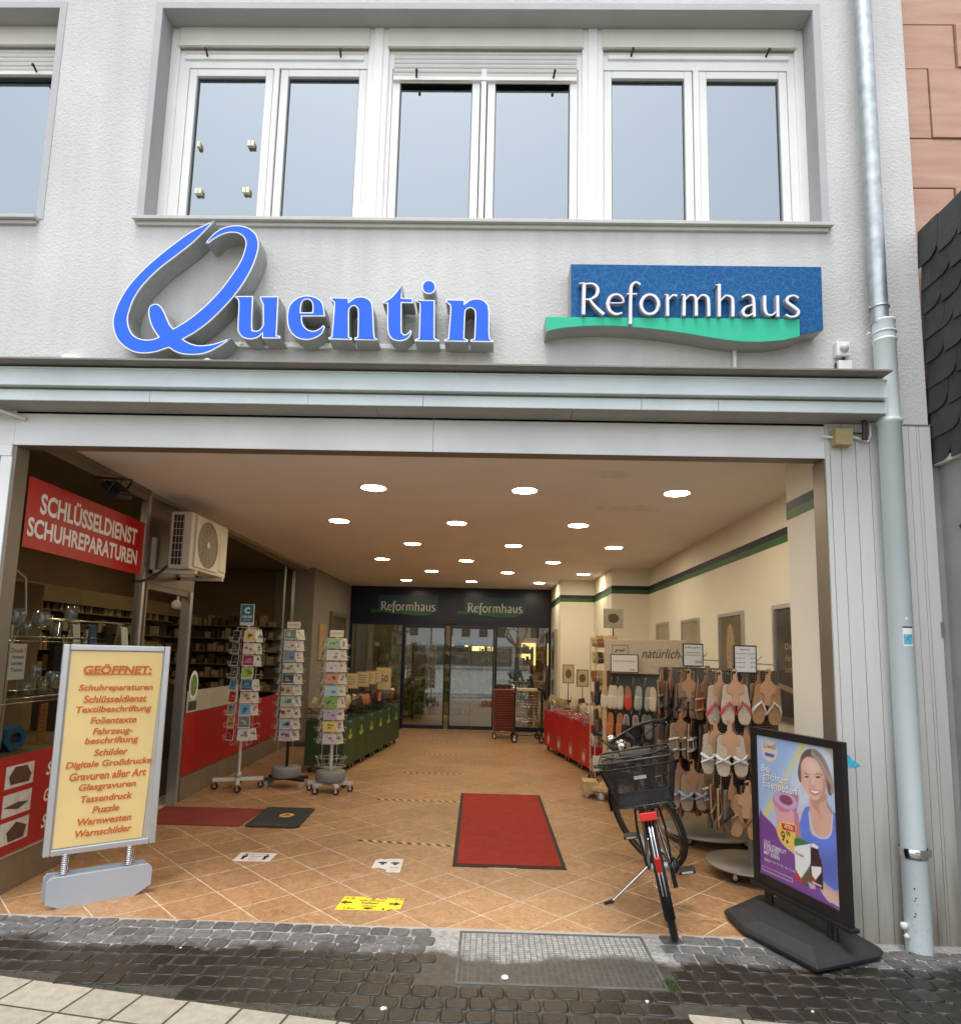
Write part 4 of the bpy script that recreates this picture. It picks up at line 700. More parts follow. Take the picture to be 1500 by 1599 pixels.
for x0, y0, x1, y1 in STR[1:]:
    if abs(x1 - x0) < .01: m.box(x0 - .012, x0 - .0005, y0, y1, 0, .07)
    else: m.box(x1 - .012, x0, y0 - .012, y0 - .0005, 0, .07)
m.build('skirting', mat('brown_skirting', (.12, .08, .05), .6, var=.1), wr)
wlft = MB().box(-3.5, -2.865, 10.37, 13.2, -.01, 2.84).build('wall_left', WALLG, kind='structure')
MB().box(-3.2, -2.853, 10.358, 10.3695, 0, .07).box(-2.864, -2.853, 10.37, 13.1, 0, .07).build('skirting', mat('brown_skirting', ()), wlft)
dr = MB().box(-2.864, -2.83, 11.5, 12.55, 0.001, 2.13).build('side_door', mat('brown_door', (.07, .05, .035), .5, var=.1), wlft)
MB().box(-2.864, -2.815, 11.44, 11.498, 0.001, 2.20).box(-2.864, -2.815, 12.552, 12.61, 0.001, 2.20).box(-2.864, -2.815, 11.498, 12.552, 2.132, 2.2).build('door_frame', BRONZE, dr)
MB().box(-2.862, -2.84, 10.75, 11.15, 1.35, 1.95).build('notice_board', mat('pale_cork', (.42, .30, .14), .8, var=.08), wlft)
# ceiling lamps
LAMPM = mat('lamp_glow', (1, .9, .7), .5, var=0, emit=(1.0, .85, .60), es=36)
dlm = [MB().lathe([(.098, 0), (.104, -.004), (.112, -.006), (.118, -.002), (.118, 0)], n=28).mesh('rim', WHITE), MB().lathe([(0, -.0035), (.098, -.002)], n=28).mesh('lamp_disc', LAMPM)]
LP = [(x, y) for y in (5.17, 7.87, 10.50) for x in (-.987, .253, 1.49)] + [(x, y) for y in (6.55, 9.24, 11.9) for x in (-1.59, -.375, .875)]
LP.sort(key=lambda p: (p[1], p[0])); od = ('first', 'second', 'third', 'fourth', 'fifth', 'sixth'); sd_ = ('leftmost', 'middle one', 'rightmost')
for k, (x, y) in enumerate(LP):
    t = thing('ceiling_lamp', f'round lit ceiling lamp, {sd_[k % 3]} of the {od[k // 3]} row behind the beam', 'ceiling lamp', (x, y, 2.8398), group='round ceiling lamps in the passage')
    for me in dlm:
        o = bpy.data.objects.new(me.name, me); COL.objects.link(o); o.parent = t
MB().prism([(.3 + .16 * math.cos(a) * (1 + .2 * math.sin(3 * a)), 5.0 + .10 * math.sin(a)) for a in [2 * math.pi * i / 18 for i in range(18)]], 2.8385, 2.8395, lambda a, b, d: (a + .55, b - .35, d)).build('water_stain', mat('stain', (.80, .775, .72), .9, var=.12), ceil)
MB().prism([(1.35 + .30 * math.cos(a) * (1 + .15 * math.sin(4 * a)), 5.75 + .16 * math.sin(a)) for a in [2 * math.pi * i / 22 for i in range(22)]], 2.8385, 2.8395, lambda a, b, d: (a - .15, b, d)).build('water_stain', mat('stain', ()), ceil)

# ---------------- left shop front ----------------
sf = thing('key_service_shop', 'glazed side shop front with red lettering panels along the left of the passage', 'shop front')
LW = lambda y, z, d: (xl(y) + d, y, z)      # (along, up, outwards)
def lw(m, y0, y1, z0, z1, d0, d1, mi=0): return m.prism([(y0, z0), (y1, z0), (y1, z1), (y0, z1)], d0, d1, LW, mi=mi)
Y1, Y2, Y3, Y4 = 5.41, 5.50, 6.36, 6.50
lw(MB(), 3.88, Y1, .215, 2.74, -.004, .004).build('pane', SHOPGL, sf)
lw(lw(MB(), 3.86, Y1, 2.742, 2.80, -.03, .02), 3.86, Y1, 2.80, 2.838, -.02, .03).build('head_rail', BRONZE, sf, .002)
lw(MB(), 3.86, Y1 - .02, 0, .213, -.03, .012).build('plinth', DIRTB, sf, .003)
lw(MB(), 3.86, Y1 - .02, .2135, .2265, -.028, .016).build('plinth_trim', ALU, sf, .001)
m = lw(MB(), Y1 - .018, Y1 + .02, 0, 2.838, -.04, .025); m.build('corner_post', ALU, sf, .003)
bn = lw(MB(), 3.90, 5.385, 2.10, 2.55, .0045, .0055).build('red_banner', REDV, sf)
for body, z, h, y0, y1 in (('SCHLÜSSELDIENST', 2.405, .165, 4.03, 5.27), ('SCHUHREPARATUREN', 2.235, .125, 3.93, 5.30)):
    MB().text(body, (y0 + y1) / 2, z + (.012 if 'Ü' in body else 0), y1 - y0, h, LW, .0062, off=.03).build('lettering', WHITE, bn)
rp = lw(MB(), 3.89, 5.385, .228, .815, .0045, .0055).build('lower_panel', REDP, sf)
for body, z, w in (('STEMPEL', .68, .46), ('GRAVUREN', .51, .50), ('SCHILDER', .34, .50)):
    MB().text(body, 4.37, z, w, .085, LW, .0062, off=.02, shear=.25, al='l').build('lettering', WHITE, rp)
for k, z in enumerate((.62, .45, .285)):
    ph = lw(MB(), 3.98, 4.24, z, z + .135, .0056, .0064).build('photo_print', mat('photo_pale', (.6, .58, .54), .4, var=.15, vs=30), rp)
    m = MB()
    if k == 0: m.prism([(4.03, z + .02), (4.2, z + .015), (4.22, z + .06), (4.17, z + .12), (4.06, z + .125), (4.01, z + .07)], .0066, .007, LW)
    elif k == 1: m.prism([(3.99, z + .06), (4.12, z + .03), (4.22, z + .06), (4.12, z + .075)], .0066, .007, LW)
    else: m.prism([(4.06, z + .01), (4.2, z + .01), (4.22, z + .08), (4.12, z + .12), (4.04, z + .07)], .0066, .007, LW)
    m.build('photo_shape', mat('photo_dark', (.09, .04, .03), .4, var=.4, vs=40), ph)
# steel faced pier over and beside the door
PIER = mat('pier_metal', (.22, .18, .13), .4, .5, var=.15, vs=4)
lw(MB(), Y1 + .021, Y3 + .14, 2.055, 2.838, -.05, .0).build('door_head_panel', PIER, sf, .002)
lw(MB(), Y1 + .021, Y2, 0, 2.055, -.05, .0).build('pier', PIER, sf, .002)
m = lw(MB(), Y3, Y3 + .06, 0, 2.05, -.06, .03); m.build('door_post', ALU, sf, .003)
lw(lw(MB(), Y2 + .001, Y2 + .03, 0, 2.05, -.06, .01), Y2 + .03, Y3, 2.0, 2.05, -.06, .01).build('door_frame', BRONZE, sf, .002)
lw(MB(), Y3 + .061, Y4, 0, 2.054, -.05, .0).build('pier', PIER, sf, .002)
lw(MB(), Y4, 10.33, .225, 2.78, -.004, .004).build('pane', SHOPGL, sf)
lw(MB(), Y4, 10.33, 2.782, 2.838, -.03, .02).build('head_rail', BRONZE, sf, .002)
lw(MB(), Y4, 10.33, 0, .222, -.03, .012).build('plinth', DIRTB, sf, .003)
lw(lw(MB(), 9.8, 9.83, .23, 2.78, -.01, .012), 10.33, 10.372, 0, 2.84, -.03, .02).build('mullion', ALU, sf)
lw(MB(), Y4, 9.79, .235, .845, .0045, .0055).build('lower_panel', REDP, sf)
lw(MB(), Y4 + .02, 8.0, .85, 1.07, .0045, .0055).build('frosted_panel', mat('frosted_film', (.42, .40, .33), .7, var=.05), sf)
MB().prism([(6.66 + .11 * math.cos(a), 1.12 + .15 * math.sin(a)) for a in [2 * math.pi * i / 20 for i in range(20)]], .006, .007, LW).build('oval_sticker', PAPER, sf)
MB().prism([(6.66 + .08 * math.cos(a), 1.12 + .11 * math.sin(a)) for a in [2 * math.pi * i / 20 for i in range(20)]], .0072, .0078, LW).build('sticker_picture', mat('leaf_print', (.12, .25, .08), .6, var=.5, vs=50), sf)
lw(MB(), 6.56, 6.76, .87, .96, .006, .007).build('sticker_picture', mat('dark_print', (.05, .05, .03), .6, var=.5, vs=50), sf)
m = lw(lw(MB(), 8.15, 8.6, 1.67, 1.77, .006, .007), 8.62, 8.8, 1.67, 1.77, .006, .007); m.build('pale_stickers', mat('pale_blue_sticker', (.35, .45, .5), .5, var=.2, vs=30), sf)
# room behind
rm = thing('side_shop_interior', 'dim brown interior of the key and shoe repair shop behind the glass', 'shop interior')
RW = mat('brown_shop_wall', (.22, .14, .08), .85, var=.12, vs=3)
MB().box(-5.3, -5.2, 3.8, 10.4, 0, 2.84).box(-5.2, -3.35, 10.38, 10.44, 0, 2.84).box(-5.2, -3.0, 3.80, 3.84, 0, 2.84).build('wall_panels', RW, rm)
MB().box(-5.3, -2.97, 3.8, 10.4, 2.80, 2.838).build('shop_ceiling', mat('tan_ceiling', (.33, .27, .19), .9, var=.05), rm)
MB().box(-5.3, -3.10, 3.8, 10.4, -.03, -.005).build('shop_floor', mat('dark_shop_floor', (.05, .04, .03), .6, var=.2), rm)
cr = MB().box(-3.75, -3.0, 3.9, 5.38, .76, .79).build('display_deck', RW, rm)
MB().box(-3.82, -3.78, 3.9, 5.38, .79, 2.0).build('display_back', mat('tan_board', (.24, .17, .085), .8, var=.1), rm)
bb = MB().box(-3.775, -3.765, 4.15, 4.9, 1.72, 2.02).build('wall_poster', mat('tan_print', (.42, .31, .15), .7, var=.1), rm)
MB().text('stempel', 4.5, 1.76, .6, .09, lambda a, b, d: (d, a, b), -3.763, off=.01).build('lettering', mat('dark_ink', (.03, .02, .02), .6, var=0), bb)
MB().box(-3.776, -3.762, 4.2, 4.42, 1.83, 1.98).build('poster_picture', mat('dark_red_print', (.10, .03, .02), .6, var=.3, vs=40), bb)
m = MB()
for x_, y_ in ((-3.9, 4.6), (-3.9, 6.4), (-3.9, 8.2)): m.lathe([(0, -.003), (.09, -.002)], (x_, y_, 2.80), 24)
m.build('shop_light', mat('added_lamp_glow', (1, .9, .7), .5, var=0, emit=(1.0, .80, .52), es=34), rm, kind='stuff')  # made-up ceiling lamps, added to brighten the side shop interior
LED = mat('led_strip', (1, 1, 1), .5, var=0, emit=(1, .93, .78), es=9)
m = MB()
for k in range(26): m.box(-4.9, -4.885, 6.2 + k * .085, 6.235 + k * .085, 1.985, 2.0)
m.build('led_strip', LED, rm, kind='stuff')
MB().box(-5.0, -4.86, 6.0, 10.2, 1.975, 2.16).build('bulkhead', mat('tan_board', ()), rm)
MB().box(-5.19, -4.4, 6.0, 9.8, .0, .95).build('counter', mat('dark_counter', (.06, .045, .035), .4, var=.1), rm)
for k in range(5):
    sh = MB().box(-5.18, -4.9, 6.0, 9.9, 1.0 + k * .22, 1.012 + k * .22).build('shelf_board', mat('tan_board', ()), rm)
m = MB(); m2 = MB()
for k in range(5):
    y = 6.05
    while y < 9.8:
        w = rnd(.03, .1); (m if random.random() < .5 else m2).box(-5.1, -4.92, y, y + w, 1.013 + k * .22, 1.02 + k * .22 + rnd(.07, .17)); y += w + rnd(.01, .06)
for k in range(6):
    MB().box(-5.15, -3.36, 10.12, 10.37, .85 + k * .2, .862 + k * .2).build('shelf_board', mat('tan_board', ()), rm)
    x = -5.1
    while x < -3.45:
        w = rnd(.03, .12); (m if random.random() < .55 else m2).box(x, x + w, 10.14, 10.28, .863 + k * .2, .87 + k * .2 + rnd(.06, .16)); x += w + rnd(.008, .04)
m.build('shelf_goods', mat('goods_tan', (.36, .27, .15), .6, var=.5, vs=9), rm, kind='stuff'); m2.build('shelf_goods', mat('goods_dark', (.10, .05, .03), .5, var=.5, vs=9), rm, kind='stuff')
m = MB()
for k in range(7): c = Vector((-3.6 + rnd(-.1, .1), 5.9 + rnd(-.15, .2), 1.45 + rnd(-.1, .1))); m.loft([[c + Vector((rnd(-.16, .16) , rnd(-.18, .18), -.02)) for _ in range(4)], [c + Vector((rnd(-.12, .12), rnd(-.14, .14), .02)) for _ in range(4)]])
for z in (1.0,): pass
sh = thing('shirt_rail', 'black and white garments hanging in the side shop doorway', 'clothes rail')
MB().cyl((-3.9, 5.6, 1.72), (-3.5, 6.5, 1.72), .012).build('rail', CHROME, sh)
for k in range(6):
    a = k / 5; cx, cy = -3.85 + .3 * a, 5.7 + .75 * a; col_ = (BLACK, PAPER, mat('blue_cloth', (.05, .10, .25), .8, var=.2), BLACK, PAPER, BLACK)[k]
    MB().prism([(-.22, 1.2 + .0), (.2, 1.18), (.21, 1.5), (.08, 1.68), (-.06, 1.69), (-.23, 1.52)], -.02, .02, lambda s_, z, d: (cx + s_ * .6 + d, cy - s_ * .7 + d, z)).build('garment', col_, sh)
cmr = thing('security_camera', 'small round white security camera seen through the side shop doorway', 'camera')
MB().lathe([(0, -.05), (.04, -.045), (.055, -.01), (.055, .03), (.03, .045), (0, .045)], (-3.75, 7.64, 2.0), 16, M=Matrix.Rotation(R(70), 3, 'X')).build('housing', WHITE, cmr); MB().lathe([(0, -.052), (.02, -.05)], (-3.73, 7.61, 1.99), 12, M=Matrix.Rotation(R(70), 3, 'X')).build('lens', BLACK, cmr); MB().cyl((-3.75, 7.66, 2.03), (-3.75, 7.70, 2.80), .015, n=8).build('bracket', WHITE, cmr)
# glass goblets on wire shelves
ws = thing('wire_shelf_stand', 'two tier wire shelving inside the left display window', 'shelving')
for z in (1.55, 1.15):
    m = MB().tube([(-3.55, 4.05, z), (-3.05, 4.05, z), (-3.05, 5.1, z), (-3.55, 5.1, z)], .006, 6, closed=True)
    for k in range(24): y = 4.09 + k * .043; m.tube([(-3.55, y, z), (-3.05, y, z)], .0022, 4)
    m.tube([(-3.04, 4.05, z - .03), (-3.04, 5.1, z - .03)], .004, 4)
    m.build('wire_shelf', CHROME, ws)
for x, y in ((-3.05, 4.07), (-3.1, 4.92)): MB().box(x - .012, x + .012, y - .012, y + .012, .79, 1.62).build('upright', ALU, ws)
def goblet(prof): return [(r_, z) for r_, z in prof]
GP = {'wine': [(.033, 0), (.006, .004), (.0045, .07), (.02, .085), (.036, .115), (.036, .15), (.029, .185), (.0275, .185), (.034, .148), (.034, .116), (.018, .088), (0, .08)],
      'brandy': [(.035, 0), (.006, .004), (.006, .035), (.035, .05), (.05, .085), (.046, .115), (.033, .14), (.0315, .14), (.044, .114), (.048, .085), (.033, .053), (0, .042)],
      'tumbler': [(0, 0), (.026, 0), (.03, .08), (.0285, .08), (.025, .006), (0, .006)]}
GLs = [('brandy', 4.2, 1.558, 'brandy glass'), ('tumbler', 4.33, 1.558, 'small tumbler'), ('brandy', 4.46, 1.558, 'second brandy glass'), ('tumbler', 4.59, 1.558, 'second tumbler'), ('wine', 4.80, 1.558, 'tall wine glass'), ('wine', 4.07, 1.558, 'wine glass at the window edge'),
       ('wine', 4.26, 1.158, 'wine glass'), ('wine', 4.12, 1.158, 'wine glass nearest the post'), ('wine', 4.45, 1.158, 'second wine glass'), ('brandy', 4.62, 1.158, 'wide brandy glass'), ('tumbler', 4.36, 1.158, 'small tumbler'), ('tumbler', 4.54, 1.158, 'second small tumbler'), ('wine', 4.78, 1.158, 'third wine glass')]
gm = {}
for k, (ty, y, z, d_) in enumerate(GLs):
    if ty not in gm: gm[ty] = MB().lathe(GP[ty], n=18).mesh('drinking_glass', CLEAR)
    o = bpy.data.objects.new('drinking_glass', gm[ty]); COL.objects.link(o); o.location = (-3.13 + rnd(-.02, .02), y, z); s_ = 1.25 if z > 1.5 else 1.1; o.scale = (s_,) * 3
    tag(o, f"{d_} on the {'upper' if z > 1.5 else 'lower'} wire shelf behind the left display glass", 'glass', 'glasses on the wire shelves')
for k, (y, c_) in enumerate(((4.13, 'left'), (4.36, 'right'))):
    t = thing('sole_display', f"blue rubber shoe display block on the window deck, {c_} of the two", 'display block', (-3.2, y, .79))
    hx = [(.11 * math.cos(a), .085 + .085 * math.sin(a)) for a in [math.pi / 3 * i + .2 for i in range(6)]]
    MB().prism(hx, -.05, .05, lambda a, b, d: (d, a, b), holes=[[(q[0] * .55, .085 + (q[1] - .085) * .45) for q in hx]]).build('block', mat('teal_blue_plastic', (.03, .16, .33), .4, var=.1), t, .004); MB().box(-.03, .03, -.05, .05, .055, .115).build('core', mat('dark_red_core', (.06, .03, .05), .5, var=.2), t)
t = thing('price_card', 'orange brown card standing on the display deck behind the glass', 'card', (-3.25, 4.75, .79), rz=R(20)); MB().box(-.005, .005, -.09, .09, 0, .28).build('card', mat('orange_card', (.42, .19, .05), .7, var=.08), t)
m = MB()
for k in range(6): m.box(.0052, .006, -.065, .05 - rnd(0, .03), .23 - k * .03, .236 - k * .03)
m.build('printed_lines', mat('dark_ink', ()), t)
t = thing('paper_notice', 'white paper notice with red heading taped in the left display window', 'notice'); lw(MB(), 3.92, 4.07, 1.28, 1.50, -.012, -.010).build('sheet', PAPER, t); MB().text('Druck-!', 3.995, 1.46, .13, .03, LW, -.0095, off=.02).build('heading', REDV, t)
m = MB()
for k, s_ in enumerate(('Warnwesten', 'Schilder', 'Tassen')): m.text(s_, 3.995, 1.42 - k * .04, .11, .022, LW, -.0095, off=.01)
m.build('lettering', mat('dark_ink', ()), t)
t = thing('loose_cable', 'white cable hanging in loops inside the left display window', 'cable'); MB().tube([(-3.2, 4.25, 2.0), (-3.2, 4.36, 1.95), (-3.2, 4.40, 1.7), (-3.2, 4.3, 1.5), (-3.2, 4.22, 1.2), (-3.2, 4.28, 1.0), (-3.2, 4.15, .82)], .006, 6).build('cable', PVC, t)

# ---------------- air conditioner and floodlight ----------------
ac = thing('air_conditioner', 'white outdoor air conditioner unit on brackets above the side shop door', 'air conditioner', (0, 0, 0))
AX0, AX1, AY0, AY1, AZ0, AZ1 = -2.79, -2.60, 5.46, 6.22, 2.175, 2.675
ACW = mat('aged_white_casing', (.62, .57, .47), .4, var=.08, vs=6)
MB().box(AX0, AX1, AY0, AY1, AZ0, AZ1).build('casing', ACW, ac, .012)
MB().box(AX0 + .03, AX0 + .12, AY0 - .004, AY0 - .0005, AZ0 + .03, AZ1 - .03).build('side_coil', mat('coil_dark', (.02, .022, .03), .5, .3, var=.2), ac)
m = MB()
for k in range(8): z = AZ0 + .03 + k * .063; m.box(AX0 + .03, AX0 + .12, AY0 - .009, AY0 - .0045, z, z + .004)
for k in range(4): x = AX0 + .03 + k * .029; m.box(x, x + .003, AY0 - .0115, AY0 - .0092, AZ0 + .03, AZ1 - .03)
m.build('side_grille', ACW, ac)
MB().prism([(AY0 + .06, AZ0 + .03), (AY0 + .55, AZ0 + .03), (AY0 + .55, AZ1 - .02), (AY0 + .06, AZ1 - .02)], AX1 + .001, AX1 + .016, lambda a, b, d: (d, a, b), holes=[[(AY0 + .305 + .215 * math.cos(a), AZ0 + .253 + .215 * math.sin(a)) for a in [2 * math.pi * i / 32 for i in range(32)]]]).build('fan_panel', ACW, ac)
MB().prism([(AY0 + .305 + .215 * math.cos(a), AZ0 + .253 + .215 * math.sin(a)) for a in [2 * math.pi * i / 32 for i in range(32)]], AX1 + .0005, AX1 + .002, lambda a, b, d: (d, a, b)).build('fan_recess', mat('fan_dark', (.24, .20, .14), .6, var=.1), ac)
m = MB()
for k in range(1, 9): r_ = .026 * k; m.tube([(AX1 + .014, AY0 + .305 + r_ * math.cos(a), AZ0 + .253 + r_ * math.sin(a)) for a in [2 * math.pi * i / 32 for i in range(32)]], .0022, 4, closed=True)
for k in range(12): a = math.pi * k / 6; m.tube([(AX1 + .014, AY0 + .305, AZ0 + .253), (AX1 + .014, AY0 + .305 + .21 * math.cos(a), AZ0 + .253 + .21 * math.sin(a))], .0018, 4)
m.cyl((AX1 + .008, AY0 + .305, AZ0 + .253), (AX1 + .02, AY0 + .305, AZ0 + .253), .03, n=14); m.build('fan_guard', ACW, ac)
MB().box(AX1 + .001, AX1 + .012, AY0 + .57, AY0 + .73, AZ0 + .05, AZ1 - .05).build('service_cover', ACW, ac, .004)
m = MB()
for y in (AY0 + .1, AY1 - .1): m.box(xl(y) + .001, -2.58, y - .018, y + .018, AZ0 - .035, AZ0 - .004).box(xl(y) + .001, xl(y) + .03, y - .018, y + .018, AZ0 - .035, AZ0 + .28)
m.build('bracket', mat('white_bracket', (.6, .58, .5), .4, var=.05), ac)
MB().tube([(-2.80, AY0 + .02, AZ0 + .02), (-2.83, AY0 - .03, AZ0 - .04), (-2.90, AY0 - .08, AZ0 - .11), (-2.955, AY0 - .12, AZ0 - .13), (-3.0, AY0 - .15, AZ0 - .13)], .012, 8).build('hose', BLACK, ac)
fl = thing('floodlight', 'black floodlight on a bracket above the red banner', 'floodlight', (-2.78, 4.62, 2.64))
Mf = Matrix.Rotation(R(38), 4, 'Y') @ Matrix.Rotation(R(12), 4, 'X') @ Matrix.Scale(.8, 4)
MB().box(-.115, .10, -.10, .10, -.028, .02, M=Mf).build('lamp_body', BLACK, fl, .006)
m = MB()
for k in range(8): m.box(-.09 + k * .024, -.084 + k * .024, -.085, .085, .0205, .045, M=Mf)
m.build('cooling_fin', BLACK, fl); MB().box(-.095, .08, -.08, .08, -.032, -.0285, M=Mf).build('glass', mat('lamp_glass_off', (.25, .25, .24), .1, var=0), fl)
MB().tube([Mf @ Vector(p) for p in ((0, -.11, .0), (0, -.11, .10), (0, -.09, .135), (0, .09, .135), (0, .11, .10), (0, .11, .0))], .009, 6).tube([Mf @ Vector((0, 0, .13)), (-.17, 0, .10)], .008, 6).tube([Mf @ Vector((-.02, .0, .045)), Mf @ Vector((-.05, .06, .11)), Mf @ Vector((0, .07, .13))], .004, 5).build('bracket', BLACK, fl)

# ---------------- shop entrance ----------------
en = thing('shop_entrance', 'dark blue framed automatic glass sliding doors at the end of the passage', 'entrance')
YD = 13.1
MB().box(-2.862, 1.212, YD, YD + .25, 2.112, 2.838).build('header', NAVY, en, .003)
MB().box(-.845, -.835, YD - .004, YD - .0005, 2.112, 2.838).build('header_joint', BLACK, en)
MB().box(-.95, -.68, YD - .06, YD - .001, 2.10, 2.15).build('door_sensor', BLACK, en, .006)
PN = [(-2.80, -1.79, 0), (-1.745, -.90, 0), (-.815, .08, 0), (.135, 1.165, 0)]
NAVF = mat('navy_frame', (.010, .014, .04), .35, .2, var=.1)
m = MB().box(-2.862, -2.80, YD, YD + .06, 0, 2.11).box(1.165, 1.212, YD, YD + .06, 0, 2.11).box(-2.80, 1.165, YD, YD + .06, 2.06, 2.11).box(-1.79, -1.745, YD, YD + .06, 0, 2.06).box(.09, .135, YD, YD + .06, 0, 2.06); m.build('door_frame', NAVF, en, .002)
for k, (a, b, _) in enumerate(PN):
    if k in (1, 2):
        dl = MB().box(a, a + .03, YD - .03, YD - .001, .02, 2.055).box(b - .03, b, YD - .03, YD - .001, .02, 2.055).box(a + .03, b - .03, YD - .03, YD - .001, 2.01, 2.055).box(a + .03, b - .03, YD - .03, YD - .001, .02, .09).build('sliding_door', NAVF, en, .002)
        MB().box(a + .03, b - .03, YD - .018, YD - .010, .09, 2.01).build('pane', DOORGL, dl)
        MB().box((a + .01) if k == 2 else (b - .03), (a + .03) if k == 2 else (b - .01), YD - .05, YD - .031, .95, 1.15).build('handle', BLACK, dl)
    else:
        MB().box(a, b, YD + .02, YD + .028, .09, 2.06).build('pane', DOORGL, en); MB().box(a, b, YD, YD + .06, 0, .088).build('bottom_rail', NAVF, en, .002)
# the two small signs on the header
xs_ = [p[0] for s_ in RS for p in s_]; zs_ = [p[1] for s_ in RS for p in s_]; X0, Xw, Z0 = min(xs_), max(xs_) - min(xs_), min(zs_)
HB = mat('header_sign_blue', (.012, .05, .085), .4, var=.05); HG = mat('header_sign_green', (.012, .10, .04), .4, var=.05); HL = mat('header_letter', (.62, .64, .58), .4, var=0)
for cx, lab in ((-2.28, 'left'), (-.52, 'right')):
    k = 1.10 / Xw; t = thing('header_sign', f"small blue and green sign with pale lettering, {lab} one above the sliding doors", 'sign')
    MB().box(cx - .02, cx + 1.20, YD - .012, YD - .001, 2.33, 2.66).build('blue_panel', HB, t)
    gp = [(cx - .16, 2.37), (cx + 1.1, 2.37), (cx + 1.1, 2.29), (cx + .95, 2.255), (cx + .7, 2.25), (cx + .4, 2.285), (cx + .1, 2.315), (cx - .16, 2.30)]
    MB().prism(gp, YD - .020, YD - .013).build('green_band', HG, t)
    F = lambda x, z, d, cx=cx, k=k: (cx + .04 + (x - X0) * k, YD - .03 + d, 2.30 + (z - Z0) * k * 1.05)
    strokes(MB(), [[(x, z, w * 1.25) for x, z, w in s_] for s_ in RS], F, 0, .008).build('lettering', HL, t)
# shop behind the doors
si = thing('shop_interior', 'warmly lit shop interior with shelving behind the glass doors', 'shop interior')
MB().box(-4.2, 3.2, 21.0, 21.1, 0, 2.9).box(-4.3, -4.2, 13.36, 21.1, 0, 2.9).box(3.2, 3.3, 13.36, 21.1, 0, 2.9).box(-4.3, -2.87, 13.26, 13.36, 0, 2.9).box(1.22, 3.3, 13.26, 13.36, 0, 2.9).build('shop_wall', mat('shop_wall', (.32, .27, .19), .9, var=.05), si)
MB().box(-4.3, 3.3, 13.15, 21.1, 2.84, 2.9).build('shop_ceiling', CEIL, si); MB().box(-4.3, 3.3, 13.2, 21.1, -.05, -.003).build('shop_floor', mat('shop_floor', (.25, .18, .11), .35, var=.1), si)
MB().box(.95, 1.18, 13.5, 13.7, 0, 2.8).build('wood_column', mat('orange_wood', (.55, .27, .07), .5, var=.12, vs=12), si)
m1, m2, m3 = MB(), MB(), MB()
for sx, sy, w, fx in ((-1.75, 14.6, 1.3, 0), (.45, 14.8, .5, 0), (-2.7, 15.5, .8, 0), (-.3, 17.5, 1.4, 0), (-2.4, 18.5, 1.8, 0)):
    m1.box(sx, sx + .03, sy, sy + .4, 0, 1.7).box(sx + w, sx + w + .03, sy, sy + .4, 0, 1.7)
    for q in range(6):
        z = .15 + q * .28; m1.box(sx + .03, sx + w, sy, sy + .4, z, z + .02); x = sx + .05
        while x < sx + w - .06: ww = rnd(.04, .1); (m2 if random.random() < .5 else m3).box(x, x + ww, sy + .02, sy + .3, z + .021, z + .03 + rnd(.08, .2)); x += ww + .012
m1.build('shelf_unit', mat('shelf_wood', (.28, .18, .09), .6, var=.1), si, kind='stuff'); m2.build('shelf_goods', mat('goods_green', (.16, .22, .07), .5, var=.6, vs=7), si, kind='stuff'); m3.build('shelf_goods', mat('goods_cream', (.55, .45, .28), .5, var=.5, vs=7), si, kind='stuff')
INL = mat('shop_light', (1, .9, .7), .5, var=0, emit=(1, .82, .52), es=15)
m = MB()
for x in (-2.6, -.8, 1.0):
    for y in (14.6, 17.0, 19.4): m.box(x - .3, x + .3, y - .06, y + .06, 2.825, 2.838)
m.build('shop_light', INL, si, kind='stuff')
YST = mat('lit_yellow', (1, .9, .3), .5, var=0, emit=(1, .85, .25), es=2.2)
MB().box(-1.5, -.62, 17.9, 17.95, 1.62, 1.74).build('lit_strip', YST, si); MB().box(-.5, .1, 17.9, 17.95, 1.60, 1.72).build('lit_strip', YST, si)
MB().box(1.0, 2.4, 20.9, 20.98, 1.2, 1.9).build('lit_shelf', mat('lit_shelf', (1, .8, .4), .5, var=.3, vs=4, emit=(1, .6, .2), es=1.6), si)
# the street behind the viewer, seen only in reflections
for k, (x0, x1, h, c) in enumerate(((-16, -6.5, 8.5, (.62, .60, .55)), (-6.3, 2.8, 9.5, (.70, .71, .70)), (3.0, 13, 8.8, (.55, .40, .30)))):
    t = thing('town_house', ('beige town house across the street mirrored at left in the doors', 'white town house across the street mirrored in the doors', 'brown town house across the street mirrored at right in the doors')[k], 'building')
    MB().box(x0, x1, -46, -44, 0, h).build('facade', mat(f'facade_{k}', c, .9, var=.05), t); MB().prism([(x0 - .3, h), (x1 + .3, h), ((x0 + x1) / 2 + 2, h + 3), ((x0 + x1) / 2 - 2, h + 3)], -46.5, -43.7).build('roof', mat('roof_tile', (.12, .05, .035), .8, var=.1), t)
    for r0 in range(2):
        for q in range(4):
            wx = x0 + .8 + q * (x1 - x0 - 1.6) / 4 + .4; wd = MB().box(wx, wx + 1.1, -44.0, -43.95, 3.3 + r0 * 2.8, 5.0 + r0 * 2.8).build('window', WHITE, t); MB().box(wx + .08, wx + 1.02, -43.945, -43.93, 3.38 + r0 * 2.8, 4.92 + r0 * 2.8).build('pane', mat('far_pane', (.03, .035, .04), .1, var=0), wd)
    MB().box(x0 + .5, x1 - .5, -43.99, -43.93, .3, 2.2).build('shop_window', mat('far_shop_goods', (.16, .15, .12), .3, var=.5, vs=1.5), t); MB().box(x0 + .3, x1 - .3, -43.9, -42.8, 2.45, 2.55).build('awning', WHITE, t)
t = thing('bare_tree', 'bare street tree across the street mirrored in the glass doors', 'tree', (1.6, -14, 0))
